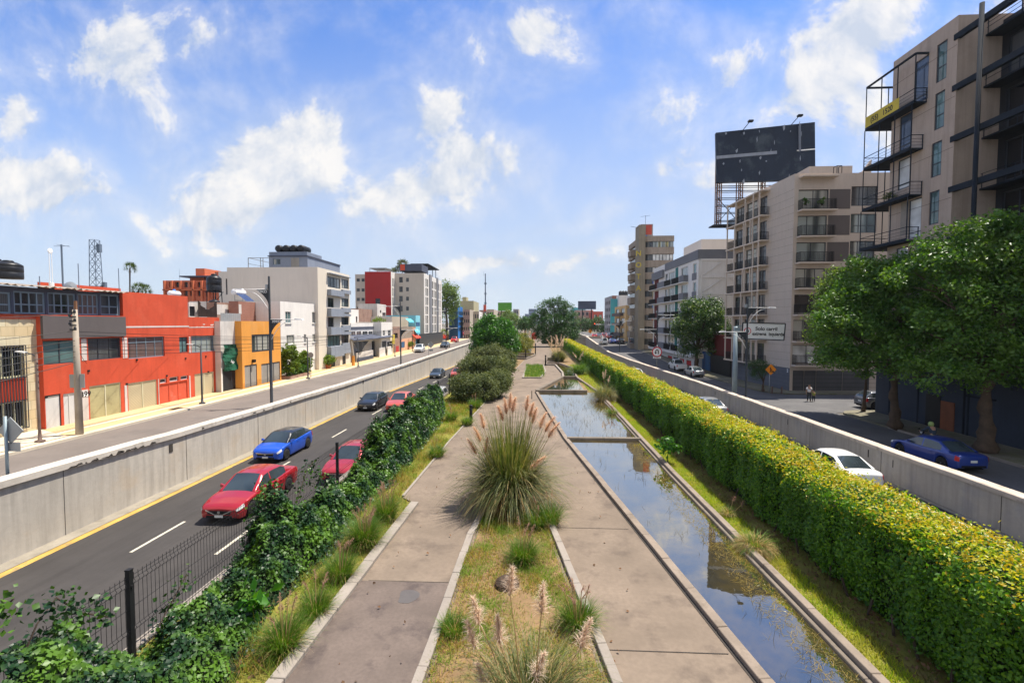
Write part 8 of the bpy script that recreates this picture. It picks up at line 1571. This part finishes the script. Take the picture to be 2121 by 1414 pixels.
c0_ = gy(1246, 697, 128); t = thing('uturn_sign', 'distant round u-turn sign on two posts by the queue of cars', 'sign', (c0_.x, 128, .3)); b = MB(); b.tube([(c0_.x-.35, 128.1, .2), (c0_.x-.35, 128.1, c0_.z)], .06, 6); b.tube([(c0_.x+.1, 128.1, .2), (c0_.x+.1, 128.1, c0_.z)], .06, 6); b.build('pole', 'galv', t); uturn(c0_, .55, 127.9, t)
c0_ = gy(1222.5, 686, 150); t = thing('roadworks_sign', 'distant orange diamond sign over the end wall', 'sign', (c0_.x, 150.3, 2.2)); b = MB(); b.tube([(c0_.x, 150.3, 2.15), (c0_.x, 150.3, c0_.z)], .06, 6); b.build('pole', 'galv', t); b = MB(); diamond(b, c0_, .7, 150.1); o = b.build('plate', 'sign_orange', t); put_text('symbol', 'A', .6, 'black', o, (c0_.x, 150.09, c0_.z), (1, 0, 0), (0, 0, 1), .004)
t, p = signpost('roadworks_sign', 'orange diamond roadworks sign with a digging figure beside the small dark tree', 1593, 765, 814, None, -1.26, 'galv', .04); c = gy(1596, 765, p.y); b = MB(); diamond(b, c, .62, p.y-.08, .02); o = b.build('plate', 'sign_orange', t); b = MB(); y = p.y-.095; disc((c.x-.05, y, c.z+.2), .06, -.004, .004, b, n=12)
for a_, c_, w_ in (((-.06, .14), (-.02, -.08), .09), ((-.02, -.06), (-.12, -.32), .06), ((0, -.06), (.06, -.3), .06), ((-.04, .1), (.12, -.04), .05), ((.0, .06), (.2, -.18), .03), ((.14, -.26), (.34, -.22), .14)): b.bar((c.x+a_[0], y, c.z+a_[1]), (c.x+c_[0], y, c.z+c_[1]), w_, .008, up=(0, 1, 0))
b.build('symbol', 'black', o)
t, p = signpost('bus_stop_sign', 'small square cream sign on a thin pole before the mural wall', 1452, 733, 770, None, -1.2, 'galv', .03, zf=lambda y: zsr(y)+.13); c = gy(1451.5, 737.5, p.y); b = MB(); b.box(c.x-.42, c.x+.42, p.y-.05, p.y-.03, c.z-.38, c.z+.38); o = b.build('plate', 'walk_pale', t); b = MB(); b.box(c.x-.26, c.x+.26, p.y-.06, p.y-.052, c.z-.06, c.z+.08); b.build('symbol', 'brown_panel', o)
for px_, py, lab in ((1599, 814, 'dull red kerb post, the nearer to the roadworks sign'), (1619, 815, 'dull red kerb post, the one nearer the walking man')): p = gz(px_, py, -1.26); b = MB(); b.lathe([(.09, 0), (.09, .75), (.04, .8)], p, 10); solo(b, 'kerb_post', 'pole_rust', lab, 'post')
# lane sign on a cantilever pole
p = gx(1524, 800, 19.4); Yg = gx(1524, 680, 19.4).y; t = thing('overhead_sign', 'white overhead lane sign on a thick pale blue pole', 'sign', (19.4, Yg, -1.4)); zt_ = gy(1524, 676, Yg).z; b = MB(); b.tube([(19.4, Yg, -1.42), (19.4, Yg, zt_)], [.25, .18], 16); b.build('pole', 'pole_pale', t, True)
A_, B_, C_, D_ = gy(1538.5, 668, Yg-.2), gy(1626.5, 670, Yg-.2), gy(1623.5, 704.5, Yg-.2), gy(1536, 701, Yg-.2); b = MB(); dd = Vector((0, .08, 0)); b.hexa([D_, C_, C_+dd, D_+dd, A_, B_, B_+dd, A_+dd]); o = b.build('board', 'white', t); b = MB()
for p_, q_ in ((A_, B_), (B_, C_), (C_, D_), (D_, A_)): b.bar(p_-dd*.05, q_-dd*.05, .09, .09, up=(0, 1, 0))
b.build('border', 'pole_dark', o); Xd = (B_-A_).normalized(); Zd = Vector((0, -1, 0)).cross(Xd).normalized()*1; Zd = Zd if Zd.z > 0 else -Zd; mid = (A_+B_+C_+D_)/4; W_ = (B_-A_).length; H_ = (A_-D_).length
put_text('lettering', 'Solo carril', H_*.31, 'black', o, mid+Xd*W_*.07+Zd*H_*.15-dd*.1, Xd, Zd, .006, 1.05); put_text('lettering', 'extrema  izquierda', H_*.30, 'black', o, mid+Xd*W_*.115-Zd*H_*.17-dd*.1, Xd, Zd, .006, .85)
c = A_.lerp(C_, .5)-Xd*W_*.375; uturn(Vector((c.x, Yg-.2, c.z)), H_*.22, Yg-.225, o, 'symbol_disc'); b = MB(); z_ = mid.z
for dz in (-.5, .5): b.bar((19.4, Yg, z_+dz), (mid.x+1, Yg-.1, z_+dz), .12)
b.box(19.15, 19.65, Yg-.35, Yg-.15, zt_-.5, zt_-.1); b.build('bracket', 'pole_pale', t)
# distant signal gantry
p = gy(1248, 672, 175); q = gy(1248, 700, 175); t = thing('traffic_signal', 'distant traffic signal arm with red lights above the queue', 'traffic light', (p.x+3.6, 175, 1.5)); b = MB(); b.tube([(p.x+3.6, 175, 1.5), (p.x+3.6, 175, p.z+.3)], .14, 8); b.tube([(p.x-3.0, 175, p.z), (p.x+3.6, 175, p.z)], .12, 8); b.build('pole', 'galv', t); b = MB()
m, t_, b__ = principled('signal_red'); b__.inputs['Base Color'].default_value = (.7, .03, .01, 1); b__.inputs['Emission Color'].default_value = (1, .08, .02, 1); b__.inputs['Emission Strength'].default_value = 1.5
for dx in (-3.0, 3.1): b.box(p.x+dx-.22, p.x+dx+.22, 174.8, 175.1, p.z-.7, p.z+.6)
b.build('housing', 'black', t); b = MB()
for dx in (-3.0, 3.1): disc((p.x+dx, 174.78, p.z+.3), .2, -.03, .01, b, n=10)
b.build('signal_lamp', 'signal_red', t)
# small white marquee etc.: a bicycle by the cyan house
p = gz(857.5, 717, SZ); t = thing('bicycle', 'bicycle parked in front of the cyan house', 'bicycle', (p.x, p.y, SZ))
for dy in (-.5, .5): b = MB(); b.tube([(p.x, p.y+dy+.33*math.cos(a), SZ+.34+.33*math.sin(a)) for a in np.linspace(0, 6.283, 17)], .02, 5, cap=False); b.build('wheel', 'tyre', t)
b = MB(); zz = SZ
for a_, c_ in (((-.5, .34), (-.1, .34)), ((-.1, .34), (-.2, .85)), ((-.2, .8), (.35, .8)), ((-.1, .34), (.38, .75)), ((.5, .34), (.36, .95)), ((-.5, .34), (-.18, .75))): b.bar((p.x, p.y+a_[0], zz+a_[1]), (p.x, p.y+c_[0], zz+c_[1]), .03)
b.build('frame', 'steel_dark', t); b = MB(); b.box(p.x-.06, p.x+.06, p.y-.32, p.y-.1, zz+.86, zz+.92); b.build('saddle', 'black', t); b = MB(); b.bar((p.x-.25, p.y+.36, zz+.98), (p.x+.25, p.y+.36, zz+.98), .03); b.build('handlebar', 'steel_dark', t)
# ================================================================ people
mat('skin', (.42, .24, .16), .6, .08, 4); mat('shirt_white', (.78, .78, .78), .85, .04, 3); mat('trousers', (.045, .05, .05), .9, .15, 4); mat('jacket', (.03, .05, .075), .8, .15, 4); mat('jeans', (.04, .08, .17), .9, .15, 4); mat('helmet', (.30, .38, .12), .35, .1, 3); mat('hair_dark', (.015, .011, .009), .7, .2, 5); mat('yellow_green', (.30, .36, .05), .85, .1, 4); mat('shoe', (.02, .018, .016), .6, .1, 4)
def skin(name, joints, bones, m, parent, lev=2):
    """one continuous surface grown on a skeleton: joints {n: (x,y,z,r)}"""
    ks = list(joints); me = bpy.data.meshes.new(name); me.from_pydata([joints[k][:3] for k in ks], [(ks.index(a), ks.index(b_)) for a, b_ in bones], []); me.materials.append(M[m]); o = bpy.data.objects.new(name, me); col.objects.link(o); o.parent = parent
    s_ = o.modifiers.new('skin', 'SKIN'); s_.use_smooth_shade = True
    if not me.skin_vertices:
        import bmesh
        bm = bmesh.new(); bm.from_mesh(me); bm.verts.layers.skin.verify(); bm.to_mesh(me); bm.free()
    for i, k in enumerate(ks):
        sv = me.skin_vertices[0].data[i]; r = joints[k][3]; sv.radius = (r, joints[k][4] if len(joints[k]) > 4 else r); sv.use_root = i == 0
    u_ = o.modifiers.new('sub', 'SUBSURF'); u_.levels = lev; u_.render_levels = lev; return o
def hands(J, B, side, x, y, z, dx=0):
    for k, (ox, ln) in enumerate(((-.03, .075), (-.01, .085), (.012, .08), (.032, .065))): J[f'{side}f{k}'] = (x+ox*.4, y+ox, z-.07, .010); J[f'{side}g{k}'] = (x+ox*.4, y+ox, z-.07-ln, .008); B += [(f'{side}hand', f'{side}f{k}'), (f'{side}f{k}', f'{side}g{k}')]
    J[f'{side}th'] = (x+.01, y+.055, z-.05, .010); B += [(f'{side}hand', f'{side}th')]
def walker(label, px, py, z0, rz, h=1.72, shirt='shirt_white', legs='trousers', stride=.22, hair='hair_dark', bag=None):
    p = gz(px, py, z0); t = thing('person', label, 'person', (0, 0, 0)); s = stride
    J = {'pelvis': (0, 0, .93, .13, .11), 'waist': (0, 0, 1.08, .13, .11), 'chest': (0, 0, 1.30, .16, .12), 'neck': (0, .01, 1.47, .055), 'head0': (0, .015, 1.56, .075, .085), 'head': (0, .02, 1.65, .085, .095), 'crown': (0, .01, 1.72, .06)}
    B = [('pelvis', 'waist'), ('waist', 'chest'), ('chest', 'neck'), ('neck', 'head0'), ('head0', 'head'), ('head', 'crown')]
    for sd, x, f in (('l', -1, 1), ('r', 1, -1)):
        J[sd+'sh'] = (x*.19, 0, 1.40, .055); J[sd+'el'] = (x*.25, -f*.09, 1.13, .042); J[sd+'wr'] = (x*.25, f*.02-f*.1+.1, .90, .03); J[sd+'hand'] = (x*.25, f*.02-f*.1+.12, .83, .032, .02); B += [('chest', sd+'sh'), (sd+'sh', sd+'el'), (sd+'el', sd+'wr'), (sd+'wr', sd+'hand')]; hands(J, B, sd, x*.25, f*.02-f*.1+.12, .83)
        J[sd+'hip'] = (x*.09, 0, .86, .09); J[sd+'kn'] = (x*.10, f*s*.55+.03, .48, .06); J[sd+'an'] = (x*.10, f*s, .08, .042); J[sd+'toe'] = (x*.11, f*s+.17, .035, .035); B += [('pelvis', sd+'hip'), (sd+'hip', sd+'kn'), (sd+'kn', sd+'an'), (sd+'an', sd+'toe')]
    bd = skin('body', J, B, 'skin', t)
    S_ = {k: (*J[k][:3], J[k][3]*1.16, (J[k][4] if len(J[k]) > 4 else J[k][3])*1.16) for k in ('pelvis', 'waist', 'chest', 'lsh', 'rsh')}; S_['pelvis'] = (0, 0, .95, .165, .14); S_['waist'] = (0, 0, 1.08, .16, .14)
    for sd, x in (('l', -1), ('r', 1)): S_[sd+'sl'] = tuple(np.array(J[sd+'sh'][:3])*.35+np.array(J[sd+'el'][:3])*.65)+(.062, .062)
    skin('shirt', S_, [('waist', 'pelvis'), ('waist', 'chest'), ('chest', 'lsh'), ('chest', 'rsh'), ('lsh', 'lsl'), ('rsh', 'rsl')], shirt, t)
    K_ = {'pelvis': (0, 0, .90, .145, .125)}; Bk = []
    for sd in 'lr': K_[sd+'hip'] = (*J[sd+'hip'][:3], .105); K_[sd+'kn'] = (*J[sd+'kn'][:3], .08); K_[sd+'an'] = (J[sd+'an'][0], J[sd+'an'][1], .10, .062); Bk += [('pelvis', sd+'hip'), (sd+'hip', sd+'kn'), (sd+'kn', sd+'an')]
    skin('trousers', K_, Bk, legs, t)
    for sd in 'lr': skin('shoe', {'a': (*J[sd+'an'][:2], .06, .05), 'b': (*J[sd+'toe'][:2], .04, .045)}, [('a', 'b')], 'shoe', t, 1)
    skin('hair', {'a': (0, -.03, 1.66, .088, .09), 'b': (0, -.005, 1.715, .078, .09)}, [('a', 'b')], hair, t)
    f = MB()
    for x in (-.032, .032): f.lathe([(.0001, -.006), (.012, 0), (.0001, .006)], (x, .112, 1.645), 8, axis='y')
    f.bar((-.025, .108, 1.575), (.025, .108, 1.575), .012); f.build('face_features', 'hair_dark', bd); f = MB(); f.add([(-.016, .10, 1.605), (.016, .10, 1.605), (0, .135, 1.60), (0, .10, 1.645)], [(0, 1, 2), (1, 3, 2), (3, 0, 2)]); f.build('nose', 'skin', bd)
    f = MB()
    for x in (-.093, .093): f.lathe([(.02, -.01), (.03, 0), (.02, .01)], (x, .005, 1.63), 8, axis='x')
    f.build('ear', 'skin', bd)
    t.location = p; t.rotation_euler = (0, 0, rz); t.scale = (h/1.75,)*3; return t
walker('person in a white t-shirt and dark trousers walking across the side street', 1675.5, 831.5, -1.4, R(-25), 1.78)
walker('child in a yellow green top walking beside the person in white', 1685, 831.5, -1.395, R(-20), 1.15, 'yellow_green', 'trousers', .15)
# motorcyclist behind the blue sedan
p = gz(1925, 905, -1.4); p = Vector((25.5, 30.3, -1.4)); mt = thing('motorcycle', 'motorcycle ridden past the brown door behind the blue sedan', 'motorcycle', (0, 0, 0))
for y in (-.62, .66): b = MB(); b.lathe([(.2, -.05), (.3, -.05), (.31, 0), (.3, .05), (.2, .05)], (0, y, .31), 18, axis='x'); b.build('wheel', 'tyre', mt, True)
b = MB(); b.hexa([(-.12, -.35, .45), (.12, -.35, .45), (.12, .35, .4), (-.12, .35, .4), (-.14, -.3, .75), (.14, -.3, .75), (.14, .4, .85), (-.14, .4, .85)]); b.build('tank_and_engine', 'p_navy', mt, bevel=.05); b = MB(); b.hexa([(-.12, -.8, .72), (.12, -.8, .72), (.14, -.1, .72), (-.14, -.1, .72), (-.1, -.8, .82), (.1, -.8, .82), (.13, -.1, .8), (-.13, -.1, .8)]); b.build('seat', 'black', mt, bevel=.03); b = MB(); b.bar((0, .66, .31), (0, .42, 1.0), .07); b.bar((-.36, .40, 1.03), (.36, .40, 1.03), .04); b.bar((-.1, -.62, .31), (-.1, 0, .42), .06); b.build('fork_and_handlebar', 'steel_dark', mt); b = MB(); b.lathe([(.04, 0), (.09, .06), (.09, .1)], (0, .5, .9), 12, axis='y'); b.build('headlight', 'lamp_clear', mt); b = MB()
for x in (-.33, .33): b.box(x-.07, x+.07, .38, .41, 1.15, 1.24)
b.build('mirror', 'black', mt); mt.location = p
rd_ = thing('person', 'rider in a dark jacket and yellow green helmet on the motorcycle', 'person', (0, 0, 0))
J = {'pelvis': (0, -.32, .9, .14, .12), 'waist': (0, -.28, 1.08, .14, .12), 'chest': (0, -.18, 1.32, .16, .13), 'neck': (0, -.12, 1.47, .06), 'head': (0, -.1, 1.58, .09)}; B = [('pelvis', 'waist'), ('waist', 'chest'), ('chest', 'neck'), ('neck', 'head')]
for sd, x in (('l', -1), ('r', 1)):
    J[sd+'sh'] = (x*.2, -.15, 1.4, .065); J[sd+'el'] = (x*.32, .08, 1.18, .05); J[sd+'wr'] = (x*.30, .32, 1.07, .036); J[sd+'hand'] = (x*.29, .385, 1.06, .034); B += [('chest', sd+'sh'), (sd+'sh', sd+'el'), (sd+'el', sd+'wr'), (sd+'wr', sd+'hand')]
    for k in range(4): J[f'{sd}f{k}'] = (x*(.255+.024*k), .43, 1.045, .011); J[f'{sd}g{k}'] = (x*(.255+.024*k), .425, .995, .010); B += [(sd+'hand', f'{sd}f{k}'), (f'{sd}f{k}', f'{sd}g{k}')]
    J[sd+'th'] = (x*.245, .39, 1.005, .011); B += [(sd+'hand', sd+'th')]; J[sd+'hip'] = (x*.13, -.28, .86, .1); J[sd+'kn'] = (x*.22, .18, .70, .07); J[sd+'an'] = (x*.2, -.05, .28, .045); J[sd+'toe'] = (x*.2, .12, .24, .04); B += [('pelvis', sd+'hip'), (sd+'hip', sd+'kn'), (sd+'kn', sd+'an'), (sd+'an', sd+'toe')]
bd = skin('body', J, B, 'skin', rd_); S_ = {k: (*J[k][:3], J[k][3]*1.2, (J[k][4] if len(J[k]) > 4 else J[k][3])*1.2) for k in ('pelvis', 'waist', 'chest', 'lsh', 'rsh', 'lel', 'rel', 'lwr', 'rwr')}; skin('jacket', S_, [('waist', 'pelvis'), ('waist', 'chest'), ('chest', 'lsh'), ('chest', 'rsh'), ('lsh', 'lel'), ('rsh', 'rel'), ('lel', 'lwr'), ('rel', 'rwr')], 'jacket', rd_)
K_ = {'pelvis': (0, -.32, .88, .15, .13), **{k: (*J[k][:3], J[k][3]*1.22) for k in ('lhip', 'rhip', 'lkn', 'rkn', 'lan', 'ran')}}; skin('trousers', K_, [('pelvis', 'lhip'), ('lhip', 'lkn'), ('lkn', 'lan'), ('pelvis', 'rhip'), ('rhip', 'rkn'), ('rkn', 'ran')], 'jeans', rd_)
b = MB(); b.lathe([(.06, -.15), (.125, -.12), (.15, -.02), (.14, .08), (.09, .15), (.001, .17)], (0, -.1, 1.6), 16); b.build('helmet', 'helmet', rd_, True); b = MB(); b.hexa([(-.1, .0, 1.55), (.1, .0, 1.55), (.09, .045, 1.55), (-.09, .045, 1.55), (-.1, .0, 1.66), (.1, .0, 1.66), (.09, .04, 1.65), (-.09, .04, 1.65)]); b.build('visor', 'black', rd_); rd_.location = p
# plants on balconies
for k, (px_, py, Y, lab) in enumerate(((1668, 424, 53.9, 'potted grasses on the top balcony of the beige block, left pot'), (1702, 424, 53.9, 'potted dark plant on the top balcony of the beige block'))):
    c = gy(px_, py, Y); t = shrub('potted_plant', lab, [((c.x, c.y, c.z+.45), (.35, .3, .4), 1)], 400, .2, 'tree_leaf', 'plant', cr=.15, wd=.3, base=(c.x, c.y, c.z-.05))
c = gx(1841, 403, XM-.5); shrub('bonsai', 'dark bonsai like plant on a corner balcony of the concrete tower', [((c.x, c.y, zs_[2]+.55), (.4, .5, .3), 1)], 500, .12, 'shrub_leaf', 'plant', cr=.15, wd=.5, base=(c.x, c.y, zs_[2]+.02))
# ---------------------------------------------------------------- the hazy air of the city
mz = bpy.data.materials.new('haze'); mz.use_nodes = True; t = mz.node_tree; t.nodes.clear(); o_ = nd(t, 'ShaderNodeOutputMaterial'); v_ = nd(t, 'ShaderNodeVolumePrincipled', i_Density=.0001, i_Anisotropy=.2); v_.inputs['Color'].default_value = (.86, .91, 1, 1); t.links.new(v_.outputs[0], o_.inputs['Volume']); M['haze'] = mz
b = MB(); b.box(-4100, 4100, -60, 6100, -5.5, 62); struct(b, 'haze', 'haze', 'stuff')
